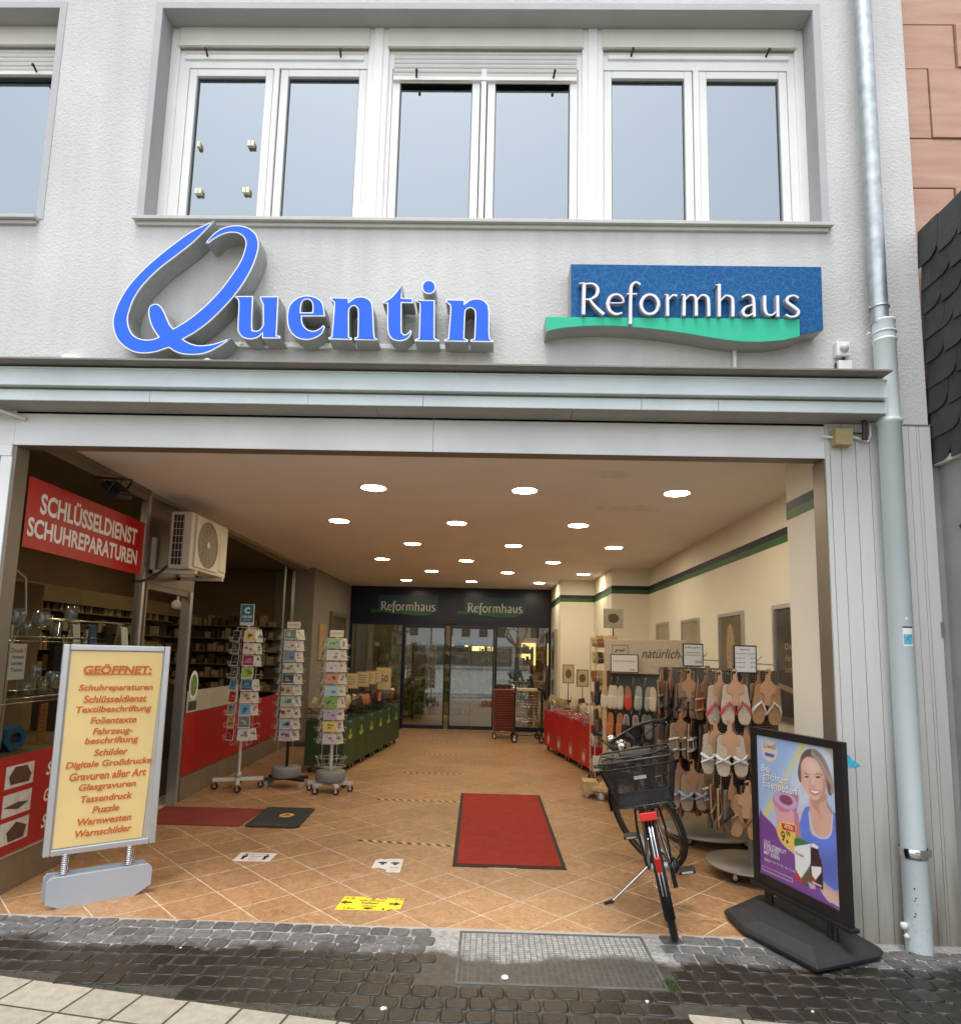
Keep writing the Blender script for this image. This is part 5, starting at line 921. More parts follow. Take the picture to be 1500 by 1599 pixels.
m = MB().tube([(0, 0, 0), (.05, 0, 1.5), (.1, 0, 2.6)], [.16, .13, .11], 10); m.build('trunk', mat('bark', (.10, .08, .06), .9, var=.2), t)
m = MB(); rr = random.Random(3)
def br(p, d, L, r_, n):
    q = p + d * L; m.tube([p, (p + q) / 2 + Vector((rr.uniform(-.05, .05),) * 3) * L, q], [r_, r_ * .8, r_ * .6], 5)
    if n > 0:
        for _ in range(3): br(q, (d + Vector((rr.uniform(-.8, .8), rr.uniform(-.8, .8), rr.uniform(-.3, .5)))).normalized(), L * .72, r_ * .55, n - 1)
for _ in range(5): br(Vector((.1, 0, 1.9)), Vector((rr.uniform(-.9, .9), rr.uniform(-.9, .9), .8)).normalized(), 1.3, .07, 4)
m.build('crown', mat('bark', ()), t)
# ---------------- mats, tapes and floor notices ----------------
def flat(poly, z0, z1, name, ma, parent=None, bevel=0): return MB().prism(poly, z0, z1, lambda a, b, d: (a, b, d)).build(name, ma, parent, bevel)
t = thing('door_mat', 'bright red mat with black edge lying straight before the shop doors', 'mat')
flat([(-.285, 7.24), (.565, 7.24), (.572, 4.81), (-.238, 4.81)], .001, .006, 'rubber_edge', RUBBER, t, .002); flat([(-.255, 7.205), (.535, 7.205), (.542, 4.85), (-.207, 4.85)], .0065, .011, 'pile', REDMAT, t, .002)
t = thing('red_runner', 'dull red runner lying in front of the side shop door', 'mat'); flat([(-3.05, 6.30), (-2.10, 6.30), (-2.10, 5.68), (-3.0, 5.68)], .001, .006, 'pile', REDMAT2, t, .001)
t = thing('black_mat', 'small black mat with round yellow emblem at the end of the dull red runner', 'mat')
flat([(-2.06, 6.36), (-1.67, 6.36), (-1.63, 6.33), (-1.60, 5.70), (-1.63, 5.67), (-2.02, 5.67), (-2.06, 5.70), (-2.09, 6.33)], .0065, .012, 'mat_sheet', BLKMAT, t, .002)
el = [(-1.815 + .065 * math.cos(a), 6.06 + .075 * math.sin(a)) for a in [2 * math.pi * i / 24 for i in range(24)]]; flat(el, .0125, .0131, 'emblem', mat('emblem_ochre', (.50, .33, .06), .9, var=.15, vs=80), t)
FG = lambda x, z, d: (x, z, d)
em = MB(); em.prism([(-1.845, 6.04), (-1.785, 6.04), (-1.785, 6.055), (-1.845, 6.055)], .0135, .0138, FG).prism([(-1.84, 6.07), (-1.79, 6.07), (-1.815, 6.11)], .0135, .0138, FG); em.build('emblem_mark', BLKMAT, t)
m = MB()
for k in range(9): m.box(-2.0 + k * .035, -1.98 + k * .035, 5.74, 5.748, .0121, .0125)
m.build('embossed_line', mat('grey_ink', (.16, .16, .15), .8, var=0), t)
TB = mat('tape_black', (.03, .028, .02), .5, var=.1); TY = mat('tape_yellow', (.62, .48, .13), .5, var=.1)
for k, (x0, x1, y0, y1) in enumerate(((-1.04, -.255, 5.36, 5.28), (-1.15, -.29, 6.83, 6.82), (-1.08, -.31, 8.365, 8.37), (-1.07, -.44, 9.9, 9.91), (-1.0, -.5, 11.3, 11.3))):
    t = thing('warning_tape', f"black and yellow striped tape on the tiles, {('nearest to the street', 'second from the street', 'third from the street', 'fourth from the street', 'faint one nearest the doors')[k]}", 'floor tape', group='striped tapes left of the red mat')
    w = .045; n_ = int((x1 - x0) / .085) + 1
    for c in (0, 1):
        m = MB()
        for q in range(n_ * 2):
            if q % 2 != c: continue
            a, b = x0 + (x1 - x0) * q / (2 * n_), x0 + (x1 - x0) * (q + 1) / (2 * n_); ya = y0 + (y1 - y0) * q / (2 * n_)
            m.prism([(a + .03, ya), (b + .03, ya), (b, ya + w), (a, ya + w)], .0006, .0012, FG)
        m.build('black_stripe' if c == 0 else 'yellow_stripe', TB if c == 0 else TY, t)
INK = mat('black_ink', (.015, .015, .015), .6, var=0)
def figure(m, cx, cy, s, d=.0022):
    m.prism([(cx + .16 * s * math.cos(a), cy + .75 * s + .16 * s * math.sin(a)) for a in [2 * math.pi * i / 10 for i in range(10)]], .0016, d, FG)
    m.prism([(cx - .28 * s, cy + .5 * s), (cx + .28 * s, cy + .5 * s), (cx + .25 * s, cy), (cx + .16 * s, cy), (cx + .16 * s, cy - .7 * s), (cx - .16 * s, cy - .7 * s), (cx - .16 * s, cy), (cx - .25 * s, cy)], .0016, d, FG)
t = thing('distance_notice', 'white floor sticker with two standing figures and an arrow', 'floor sticker')
flat([(-1.816, 4.985), (-1.548, 4.992), (-1.543, 4.796), (-1.806, 4.786)], .0004, .0012, 'sheet', mat('pinkish_white', (.72, .66, .66), .5, var=.06), t)
m = MB(); figure(m, -1.755, 4.88, .07); figure(m, -1.60, 4.885, .07); m.prism([(-1.72, 4.9), (-1.635, 4.9), (-1.635, 4.908), (-1.72, 4.908)], .0016, .0022, FG).text('Abstand halten', -1.68, 4.955, .2, .018, FG, .0018).text('1,5 m', -1.68, 4.86, .06, .025, FG, .0018).text('Danke', -1.68, 4.82, .06, .015, FG, .0018); m.build('print', INK, t)
t = thing('distance_notice', 'torn white floor sticker between the yellow notice and the red mat', 'floor sticker')
flat([(-.80, 4.90), (-.765, 4.935), (-.74, 4.915), (-.70, 4.943), (-.603, 4.943), (-.59, 4.65), (-.685, 4.65), (-.69, 4.70), (-.745, 4.735), (-.80, 4.725)], .0004, .0012, 'sheet', mat('cool_white', (.72, .72, .70), .5, var=.06), t)
m = MB(); 
for cx in (-.735, -.645): m.prism([(cx - .035, 4.86), (cx + .02, 4.865), (cx + .028, 4.835), (cx + .012, 4.83), (cx + .01, 4.80), (cx - .012, 4.80), (cx - .014, 4.83), (cx - .035, 4.835)], .0016, .0022, FG)
m.text('Abstand', -.68, 4.915, .05, .012, FG, .0018).text('danke', -.64, 4.745, .07, .028, FG, .0018).text('halten', -.64, 4.69, .05, .015, FG, .0018); m.build('print', INK, t)
t = thing('yellow_notice', 'torn yellow floor sticker with arrows lying near the threshold', 'floor sticker')
flat([(-.865, 4.187), (-.74, 4.186), (-.72, 4.165), (-.68, 4.158), (-.655, 4.172), (-.64, 4.150), (-.60, 4.155), (-.60, 4.178), (-.493, 4.176), (-.497, 4.015), (-.535, 4.0), (-.555, 4.01), (-.58, 3.982), (-.879, 3.975)], .0004, .0012, 'sheet', YELLOW, t)
m = MB()
for x, y, s_ in ((-.84, 4.155, '1,5'), (-.53, 4.155, '1,5m'), (-.82, 4.0, '1,5m'), (-.60, 4.0, '1,')): m.text(s_, x + .02, y, .05 + .012 * (len(s_) > 3), .028, FG, .0018, off=.02)
m.text('bitte Abstand', -.685, 4.128, .15, .022, FG, .0018, off=.02).text('halten', -.69, 4.09, .10, .032, FG, .0018, off=.02).text('Danke', -.685, 4.045, .08, .022, FG, .0018, off=.02)
m.prism([(-.87, 4.09), (-.835, 4.118), (-.835, 4.1), (-.80, 4.1), (-.80, 4.08), (-.835, 4.08), (-.835, 4.062)], .0016, .0022, FG).prism([(-.505, 4.085), (-.54, 4.113), (-.54, 4.095), (-.575, 4.095), (-.575, 4.075), (-.54, 4.075), (-.54, 4.057)], .0016, .0022, FG).prism([(-.69, 3.99), (-.725, 4.01), (-.705, 4.02), (-.675, 4.02), (-.655, 4.01)], .0016, .0022, FG).prism([(-.70, 4.145), (-.66, 4.145), (-.68, 4.157)], .0016, .0022, FG)
m.build('print', INK, t)
flat([(.02, 4.82), (.22, 4.815), (.22, 4.80), (.02, 4.803)], .0003, .0009, 'floor_sticker_edge', WHITE); tag(bpy.data.objects['floor_sticker_edge'], 'edge of a white sticker peeping out below the bright red mat', 'floor sticker')

# ---------------- yellow pavement board ----------------
pbm = thing('pavement_board', 'silver framed pavement board with yellow opening poster on springs', 'pavement sign', (-2.553, 3.849, 0), rz=math.atan2(.361, .47))
BW = .590; ALUF = mat('silver_frame', (.58, .59, .60), .3, .6, var=.04)
FR = lambda a, b, d: (a, -d, b)  # along the board, up, towards the street
m = MB(); fz0, fz1 = .283, 1.505
m.box(0, .036, -.022, .022, fz0, fz1).box(BW - .036, BW, -.022, .022, fz0, fz1).box(.036, BW - .036, -.022, .022, fz1 - .036, fz1).box(.036, BW - .036, -.022, .022, fz0, fz0 + .036)
m.build('frame', ALUF, pbm, .006)
MB().box(.03, BW - .03, -.012, .012, fz0 + .03, fz1 - .03).build('panel', mat('inner_panel', (.45, .42, .36), .5, var=.05), pbm)
F2 = lambda a, b, d: (a, -(.0135 + d + .003 * math.sin(9 * b + 4 * a)), b)
yp = MB(); NN = 26
for i in range(NN + 1):
    for j in range(9): 
        b = .325 + (1.465 - .325) * i / NN; a = .045 + (.545 - (.035 if b < 1.42 else 0) * (1 - max(0, b - .325)) - .045) * j / 8
        wv = .0035 * math.sin(26 * b + 3 * a) * max(0, 1 - (b - .325) * 2.2)
        yp.v.append((a, -(.0145 + .0018 * math.sin(8 * b + 6 * a) + abs(wv)), b))
for i in range(NN):
    for j in range(8): k = i * 9 + j; yp.f.append((k, k + 1, k + 10, k + 9)); yp.m.append(0); yp.sm.append(True)
yp = yp.build('paper_poster', YPAPER, pbm)
LN_ = [('GEÖFFNET:', 222, .375, .052), ('Schuhreparaturen', 325, .405, .040), ('Schlüsseldienst', 382, .345, .038), ('Textilbeschriftung', 440, .41, .042), ('Folientexte', 495, .25, .034), ('Fahrzeug-', 557, .215, .042), ('beschriftung', 605, .29, .042), ('Schilder', 663, .182, .034), ('Digitale Großdrucke', 725, .46, .042), ('Gravuren aller Art', 782, .41, .040), ('Glasgravuren', 843, .305, .042), ('Tassendruck', 900, .275, .034), ('Puzzle', 958, .143, .034), ('Warnwesten', 1015, .285, .034), ('Warnschilder', 1073, .30, .034)]
m = MB()
for k, (s_, py_, w, h) in enumerate(LN_):
    z = 1.452 - (py_ - 140) * .001135
    m.text(s_, .300, z, w, h * 1.18, FR, .0192 + .0002, off=.026 if k else .035, shear=.18 if k else .12)
m.box(.12, .49, -.0205, -.0192, 1.452 - (252 - 140) * .001135, 1.4535 - (250 - 140) * .001135 + .002)
m.build('printed_text', ORANGE, yp)
m = MB()
for x in (.115, .452): m.tube([(x + .020 * math.cos(a), .020 * math.sin(a), .17 + .115 * a / (2 * math.pi * 11)) for a in [2 * math.pi * i / 12 for i in range(133)]], .0042, 5)
m.build('spring', CHROME, pbm)
BG = mat('grey_blue_plastic', (.40, .44, .48), .4, var=.04)
def baseplate(y0, y1, dx):
    return MB().prism([(.03 + dx, .035), (.03 + dx, .15), (.045 + dx, .172), (.555 + dx, .172), (.575 + dx, .15), (.575 + dx, .05), (.49 + dx, .0), (.10 + dx, .0)], y0, y1, lambda a, b, d: (a, d, b))
baseplate(-.062, -.040, 0).build('base_plate', BG, pbm, .004); baseplate(.040, .062, -.01).build('base_plate', BG, pbm, .004)
MB().box(.06, .54, -.04, .04, .148, .158).build('base_top', BG, pbm)

# ---------------- poster stand ----------------
ps = thing('poster_stand', 'black framed poster stand with health drink advert on a weighted base', 'pavement sign')
PA = Vector((1.634, 4.141)); PB = Vector((1.831, 3.455)); PDv = (PB - PA).normalized(); PN_ = Vector((PDv.y, -PDv.x))   # facing the street side
FP = lambda s_, z, d: (PA.x + PDv.x * s_ + PN_.x * d, PA.y + PDv.y * s_ + PN_.y * d, z)
base = [(1.403, 4.039), (1.409, 3.78), (1.558, 3.45), (1.602, 3.342), (2.0, 3.51), (2.045, 3.56), (1.96, 3.83), (1.93, 4.16), (1.75, 4.30), (1.71, 4.30)]
cxx = sum(p[0] for p in base) / 10; cyy = sum(p[1] for p in base) / 10
sc2 = lambda k, z: [(cxx + (x - cxx) * k, cyy + (y - cyy) * k, z) for x, y in base]
MB().loft([sc2(.93, .004), sc2(.99, .02), sc2(1.0, .035), sc2(.96, .052), sc2(.72, .085), sc2(.5, .092)]).build('weighted_base', mat('black_rubber_base', (.018, .018, .02), .62, var=.3, vs=90, bump=.0015, bs=300), ps, .003)
m = MB()
for k in range(9): a = 1.50 + k * .017; m.tube([(a, 3.98 - k * .05, .068), (a + .05, 3.99 - k * .045, .078), (a + .10, 4.02 - k * .04, .085)], .0015, 4)
m.build('moulded_rib', mat('scuffed_rib', (.05, .05, .05), .6, var=0), ps)
MB().box(0, .7137, -.0, .0, 0, 0) if False else None
m = MB(); fo = [(0, .184), (.7137, .184), (.7137, 1.093), (0, 1.093)]; fi = [(.048, .245), (.655, .245), (.655, 1.052), (.048, 1.052)]
m.prism(fo, -.022, .012, FP, holes=[fi]); m.build('frame', BLACK, ps, .003)
MB().prism([(.04, .235), (.66, .235), (.66, 1.06), (.04, 1.06)], -.018, -.001, FP).build('back_panel', BLACK, ps)
MB().prism([(-.01, .165), (.735, .165), (.735, .185), (-.01, .185)], -.03, .03, FP).build('foot_rail', BLACK, ps, .004)
for s_ in (.10, .13, .58, .61): c = FP(s_, .06, 0); MB().cyl((c[0], c[1], .06), (c[0], c[1], .17), .016, n=12).build('support_post', BLACK, ps)
PC = {'blueband': (.34, .50, .80), 'whitehaze': (.60, .66, .76), 'straw': (.66, .62, .25), 'tan': (.55, .38, .18), 'purple': (.20, .07, .30), 'skin': (.72, .46, .36), 'skin2': (.68, .40, .31), 'skinsh': (.48, .24, .18), 'shirt': (.13, .22, .72), 'shirtdark': (.09, .13, .45), 'rim': (.55, .60, .80), 'hairdk': (.14, .10, .10), 'hairmid': (.22, .18, .17), 'hairlt': (.40, .33, .28), 'eye': (.06, .04, .05), 'lip': (.50, .13, .13), 'white': (.80, .80, .80), 'pinkdk': (.55, .22, .28), 'pinkl': (.72, .40, .45), 'lilac': (.58, .38, .58), 'mauve': (.25, .07, .16), 'yellow': (.82, .56, .12), 'red': (.62, .03, .02), 'green': (.04, .20, .05), 'brownd': (.13, .10, .06), 'bottle': (.05, .02, .02), 'sand': (.70, .58, .48), 'blue': (.06, .14, .45)}
pp = MB().prism([(.048, .245), (.655, .245), (.655, 1.052), (.048, 1.052)], 0, .001, FP).build('poster_print', mat('poster_sky', (.45, .58, .80), .3, var=.1, vs=3, coat=.4), ps)
# the printed picture: a fine grid carrying the print's own colours, softly blended like a photograph
SOFT = {'straw': .014, 'whitehaze': .03, 'blueband': .04, 'skinsh': .010, 'hairmid': .006, 'shirtdark': .05, 'tan': .015, 'pinkl': .010, 'hairlt': .006, 'lip': .003, 'purple': .002}
GXN, GZN = 190, 250
gs, gz = np.meshgrid(np.linspace(.0485, .6545, GXN), np.linspace(.2455, 1.0515, GZN))
rgb = np.zeros((GZN, GXN, 3)); rgb[:] = (.46, .58, .78)
def cover(pts, soft):
    inside = np.zeros(gs.shape, bool); dist = np.full(gs.shape, 9.0)
    for i in range(len(pts)):
        (x1, z1), (x2, z2) = pts[i - 1], pts[i]
        if z1 != z2: inside ^= ((z1 > gz) != (z2 > gz)) & (gs < (x2 - x1) * (gz - z1) / (z2 - z1) + x1)
        dx, dz_ = x2 - x1, z2 - z1; q = np.clip(((gs - x1) * dx + (gz - z1) * dz_) / (dx * dx + dz_ * dz_ + 1e-12), 0, 1)
        dist = np.minimum(dist, np.hypot(gs - x1 - q * dx, gz - z1 - q * dz_))
    sd_ = np.where(inside, dist, -dist); return np.clip(.5 + sd_ / (2 * soft), 0, 1)
def paint(col_, pts, soft, k=1.0):
    a_ = (cover(pts, soft) * k)[..., None]; rgb[:] = rgb * (1 - a_) + np.array(col_) * a_
def blob(col_, s_, z, rs_, rz_, k):
    a_ = (np.exp(-((gs - s_) / rs_) ** 2 - ((gz - z) / rz_) ** 2) * k)[..., None]; rgb[:] = rgb * (1 - a_) + np.array(col_) * a_
for k, (c, pts) in enumerate(PP):
    q = smooth([(x, z, 0) for x, z in pts], 3) if len(pts) > 6 and c not in ('red', 'green', 'white') else pts
    paint(PC[c], q, SOFT.get(c, .0022), .8 if c in ('skinsh', 'hairmid') else 1.0)
    if c == 'skin' and len(pts) > 12:   # the face: forehead and cheek highlights, jaw tone
        fs = [p_[0] for p_ in pts]; fz = [p_[1] for p_ in pts]; fx, fzc = (min(fs) + max(fs)) / 2, (min(fz) + max(fz)) / 2; wf, hf = (max(fs) - min(fs)) / 2, (max(fz) - min(fz)) / 2
        blob((.86, .64, .54), fx - .1 * wf, fzc + .55 * hf, .55 * wf, .28 * hf, .55); blob((.80, .42, .36), fx - .42 * wf, fzc - .20 * hf, .28 * wf, .16 * hf, .45); blob((.80, .42, .36), fx + .48 * wf, fzc - .22 * hf, .25 * wf, .16 * hf, .45)
        blob((.88, .68, .60), fx - .08 * wf, fzc - .05 * hf, .09 * wf, .22 * hf, .5); blob((.50, .27, .21), fx + .85 * wf, fzc - .1 * hf, .22 * wf, .8 * hf, .5); blob((.50, .27, .21), fx - .95 * wf, fzc, .16 * wf, .7 * hf, .45); blob((.55, .30, .24), fx - .35 * wf, fzc + .12 * hf, .22 * wf, .07 * hf, .35); blob((.55, .30, .24), fx + .30 * wf, fzc + .12 * hf, .24 * wf, .07 * hf, .35)
rngp = np.random.RandomState(5); rgb *= 1 + rngp.uniform(-.05, .05, rgb.shape[:2])[..., None]
pm_ = bpy.data.meshes.new('printed_picture'); pv = [FP(float(a_), float(b_), .0015) for a_, b_ in zip(gs.ravel(), gz.ravel())]
pm_.from_pydata(pv, [], [(i * GXN + j, i * GXN + j + 1, (i + 1) * GXN + j + 1, (i + 1) * GXN + j) for i in range(GZN - 1) for j in range(GXN - 1)])
at_ = pm_.color_attributes.new('print_colour', 'FLOAT_COLOR', 'POINT'); at_.data.foreach_set('color', np.concatenate([np.clip(rgb, 0, 1).reshape(-1, 3), np.ones((GXN * GZN, 1))], 1).ravel().astype(np.float32))
PM = mat('poster_ink', (.5, .5, .5), .3, var=0, coat=.5); n, l, p = nodes_of(PM); at2 = nd(n, 'ShaderNodeAttribute', attribute_name='print_colour'); l.new(at2.outputs['Color'], p.inputs['Base Color'])
pm_.materials.append(PM); po_ = bpy.data.objects.new('printed_picture', pm_); COL.objects.link(po_); po_.parent = pp; po_['kind'] = 'stuff'
tw, tk = MB(), MB(); dz = .0022
HT = {'Bei': .042, 'erhöhtem': .045, 'Eisenbedarf': .045, 'Liwell': .03, 'AKTION': .022, '9': .058, '99': .03, ',': .02, 'KRÄUTERBLUT': .026, 'FLORADIX': .022, 'MIT EISEN': .022, 'Floradix': .018, 'SALUS': .012, '700 ml': .010}
for s_, a, b in PT:
    w = abs(b[0] - a[0]); z = (a[1] + b[1]) / 2 + HT[s_] / 2; x = (a[0] + b[0]) / 2
    dark = s_ in ('9', '99', ',', 'Floradix', 'Liwell')
    if s_ in ('Bei', 'erhöhtem', 'Eisenbedarf'): tk.text(s_, x + .003, z - .002, w, HT[s_], FP, dz - .0002, off=.015)
    (tk if dark else tw).text(s_, x, z, w, HT[s_], FP, dz, off=.012 if s_ not in ('Floradix', '700 ml', 'SALUS', 'Liwell') else .0)
tw.text('Gültig vom 01.03. bis 31.03.', .215, .335, .26, .012, FP, dz)
tw.build('white_lettering', mat('print_white', (.82, .82, .82), .4, var=0), pp); tk.build('dark_lettering', mat('print_black', (.05, .04, .05), .4, var=0), pp)

# ---------------- card stands ----------------
WPOL = mat('stand_white', (.60, .58, .54), .4, .2, var=.04); CP = {}
def cmat(c):
    k = tuple(c)
    if k not in CP: CP[k] = mat('card_%d' % len(CP), c, .45, var=.10, vs=60)
    return CP[k]
CARDW = mat('card_white', (.64, .61, .57), .5, var=.03)
ordn = ('top', 'second', 'third', 'fourth', 'fifth', 'sixth', 'seventh', 'eighth', 'ninth', 'tenth')
def card(x, y, z, w, h, rz, tilt, style, label, group):
    """one greeting card: white border, coloured print, a couple of printed marks"""
    t = thing('greeting_card', label, 'greeting card', (x, y, z), group=group, rot=(tilt, 0, rz))
    MB().box(-w / 2, w / 2, -.002, .002, 0, h).build('sheet', CARDW, t)
    col, kind = style; F = lambda a, b, d: (a, -.0022 - d, b); bx = .006 if kind != 'full' else .001
    MB().prism([(-w / 2 + bx, .010 if kind != 'full' else .001), (w / 2 - bx, .010 if kind != 'full' else .001), (w / 2 - bx, h - bx), (-w / 2 + bx, h - bx)], 0, .0004, F).build('print', cmat(col), t)
    m = MB(); r = random.Random(hash((round(x, 3), round(z, 3))) & 255)
    if kind == 'num': pass
    for _ in range(3 if kind != 'pic' else 5):
        cx, cz, s_ = r.uniform(-.25, .25) * w, r.uniform(.3, .7) * h, r.uniform(.06, .2) * min(w, h)
        m.prism([(cx + s_ * 1.5 * math.cos(a) * r.uniform(.6, 1), cz + s_ * math.sin(a) * r.uniform(.6, 1)) for a in [2 * math.pi * i / 8 for i in range(8)]], .0006, .0008, F)
    ink = tuple(min(.75, 1.9 * c + .12) for c in col) if sum(col) < .6 else tuple(c * .35 for c in col)
    m.build('print_mark', cmat(ink), t)
    return t
def rack_pocket(m, x, y, z, w, h, rz):
    ca, sa = math.cos(rz), math.sin(rz)
    P = lambda a, b, c: (x + a * ca - b * sa, y + a * sa + b * ca, z + c)
    m.tube([P(-w / 2, .02, .05), P(-w / 2, -.03, .04), P(-w / 2, -.012, -.004), P(w / 2, -.012, -.004), P(w / 2, -.03, .04), P(w / 2, .02, .05)], .0018, 4)
    m.tube([P(-w / 2, -.03, .04), P(w / 2, -.03, .04)], .0018, 4)
def wheels(name, t, pts, r=.035, ma=None):
    for x, y in pts:
        wm = MB().cyl((x, y - .012, r), (x, y + .012, r), r, n=16).build(name, ma or RUBBER, t)
        MB().cyl((x, y - .014, r), (x, y + .014, r), r * .5, n=12).box(x - .012, x + .012, y - .018, y + .018, r * 1.5, r * 2.2).build('caster_fork', CHROME, wm)
G1, G2, G3 = 'cards in the left card stand', 'cards in the middle card stand', 'cards in the right card stand'
# left stand: two columns of square cards face the street
cs = thing('card_stand', 'tall white revolving card stand with four castered feet, leftmost of three', 'card stand', (-2.70, 7.18, 0))
m = MB()
for a in (20, 110, 200, 290): c, s_ = math.cos(R(a)), math.sin(R(a)); m.add([(c * r_ - s_ * w_, s_ * r_ + c * w_, z) for z in (.085, .12) for r_, w_ in ((.0, -.02), (.26, -.02), (.26, .02), (.0, .02))], [(0, 1, 2, 3), (4, 5, 6, 7), (0, 1, 5, 4), (1, 2, 6, 5), (2, 3, 7, 6)])
m.build('foot', WPOL, cs); wheels('caster', cs, [(.235 * math.cos(R(a)), .235 * math.sin(R(a))) for a in (20, 110, 200, 290)], .036)
MB().cyl((0, 0, .12), (0, 0, 1.82), .016, n=12).build('pole', WPOL, cs); MB().lathe([(.03, .12), (.04, .13), (.03, .17), (.017, .18)], n=14).build('hub', GREYM, cs)
W_ = [(.02, .02, .03), (.62, .45, .18), (.08, .08, .085), (.62, .50, .42), (.02, .02, .03), (.22, .02, .06), (.10, .09, .10), (.26, .42, .03), (.12, .30, .50), (.02, .09, .16), (.42, .02, .02), (.55, .40, .26), (.30, .31, .25), (.10, .32, .55), (.55, .36, .12), (.13, .13, .14), (.30, .02, .02), (.62, .58, .55)]
nmz = ['black', 'pale gold', 'dark grey', 'cream', 'black', 'wine red', 'charcoal', 'lime green', 'sky blue', 'deep teal', 'red', 'beige', 'sage grey', 'bright blue', 'ochre', 'slate grey', 'dark red', 'plain white']
pk = MB()
for r0 in range(9):
    z = 1.58 - r0 * .132
    for c0 in range(2):
        x, y, rz = (-.085, -.115, R(-24)) if c0 == 0 else (.068, -.125, R(8)); k = r0 * 2 + c0
        card(-2.70 + x, 7.18 + y, z, .105 if c0 == 0 else .122, .122, rz + (R(9) if k in (12,) else 0), R(-7) if k != 11 else R(-13), (W_[k], 'sq'), f"{nmz[k]} square card, {ordn[r0]} pocket down, {('left', 'right')[c0]} column of the left card stand", G1)
        rack_pocket(pk, x, y, z, .13, .12, rz)
    for x, y, rz in ((.15, -.04, R(68)), (-.16, -.03, R(-75))):
        rack_pocket(pk, x, y, z, .12, .12, rz)
        if r0 % 4 != 3: card(-2.70 + x, 7.18 + y, z, .11, .122, rz, R(-12), ((.50, .48, .44), 'sq'), f"pale card seen edge on, {ordn[r0]} pocket down, {'right' if x > 0 else 'left'} side of the left card stand", G1)
for a in range(4): pk.tube([(.13 * math.cos(R(a * 90 + 45)), .10 * math.sin(R(a * 90 + 45)), .47), (.13 * math.cos(R(a * 90 + 45)), .10 * math.sin(R(a * 90 + 45)), 1.74)], .0028, 5)
for z in (.47, 1.1, 1.74): pk.tube([(.13 * math.cos(R(a * 90 + 45)), .10 * math.sin(R(a * 90 + 45)), z) for a in range(4)], .0028, 5, closed=True)
pk.build('wire_rack', WIRE, cs)
tp = thing('teal_header_card', 'teal header card standing on top of the left card stand', 'sign', (-2.69, 7.1, 1.76)); MB().box(-.075, .075, -.004, .004, 0, .235).build('board', mat('pale_board', (.60, .62, .60), .5, var=0), tp)
MB().box(-.068, .068, -.0055, -.0045, .035, .228).build('face', mat('teal_print', (.03, .17, .24), .5, var=.05), tp); MB().text('C', 0, .165, .06, .07, FR, .0062, off=.05).text('GRUSS', 0, .095, .11, .025, FR, .0062, off=.03).text('KARTEN', 0, .06, .08, .014, FR, .0062).build('lettering', WHITE, tp)
# middle and right stands: landscape cards in one column
def stand(x, y, label, top, n_, cw, cz, stt, names, wh, ring, grp, which, pole, yaw):
    t = thing('card_stand', label, 'card stand', (x, y, 0))
    pk = MB()
    for r0 in range(n_):
        z = top - r0 * cz; dx = -.01
        rack_pocket(pk, dx, -.11, z, cw + .01, .11, yaw)
        card(x + dx, y - .11, z, cw, .112, yaw, R(-5), (stt[r0], 'full' if which == 'right' else 'sq'), f"{names[r0]} landscape card, {ordn[r0]} from the top of the {which} card stand", grp)
        for sx, rz in ((.105, R(62)), (-.135, R(-62))):
            rack_pocket(pk, dx + sx, -.05, z, .13, .11, rz); card(x + dx + sx, y - .05, z, .12, .115, rz, R(-13), ((.45, .44, .42), 'sq'), f"pale card seen edge on, {ordn[r0]} row, {'right' if sx > 0 else 'left'} side of the {which} card stand", grp)
    for sx in (-.09, .07):
        pk.tube([(sx, -.06, top - n_ * cz - .05), (sx, -.06, top + .12)], .003, 5)
    pk.build('wire_rack', GREYM if which == 'middle' else WIRE, t)
    MB().cyl((0, 0, .10), (0, 0, top + .13), .017, n=12).build('pole', pole, t)
    MB().lathe([(0, .11), (.150, .11), (.158, .12), (.158, .205), (.150, .218), (.03, .22)], n=36).build('ballast_ring', mat('grey_ballast', (.20, .21, .21), .5, var=.05), t, .003)
    fm = MB()
    for a in ((25, 155, 205, 335) if which == 'middle' else (0, 60, 180, 300, 240)):
        c, s_ = math.cos(R(a)), math.sin(R(a)); fm.add([(c * r_ - s_ * w_, s_ * r_ + c * w_, zz) for zz in (.075, .105) for r_, w_ in ((.0, -.022), (.24, -.022), (.24, .022), (.0, .022))], [(0, 1, 2, 3), (4, 5, 6, 7), (0, 1, 5, 4), (1, 2, 6, 5), (2, 3, 7, 6)])
    fm.build('foot', BLACK if which == 'middle' else WPOL, t)
    wheels('caster', t, [(.22 * math.cos(R(a)), .22 * math.sin(R(a))) for a in ((25, 155, 205, 335) if which == 'middle' else (0, 60, 180, 300, 240))], .033, GREYM if which == 'middle' else RUBBER)
    hd = thing('price_header', f'small cream price card on top of the {which} card stand', 'sign', (x + .01, y - .07, top + .125)); MB().box(-.075, .075, -.003, .003, 0, .075).build('board', mat('cream_card', (.62, .56, .46), .6, var=.03), hd); MB().text('Karten 2,50 €', 0, .04, .11, .016, FR, .0036, off=.015).build('lettering', INK, hd)
    return t
S2 = [(.16, .22, .20), (.55, .55, .54), (.16, .25, .42), (.58, .56, .50), (.05, .08, .09), (.50, .38, .26), (.36, .50, .42), (.62, .50, .34), (.34, .46, .48), (.52, .40, .48)]
N2 = ['blue flower', 'white lined', 'blue winter', 'white zero birthday', 'dark number', 'brown fiftieth birthday', 'green sixtieth birthday', 'orange seventieth birthday', 'blue eightieth birthday', 'pink ninetieth birthday']
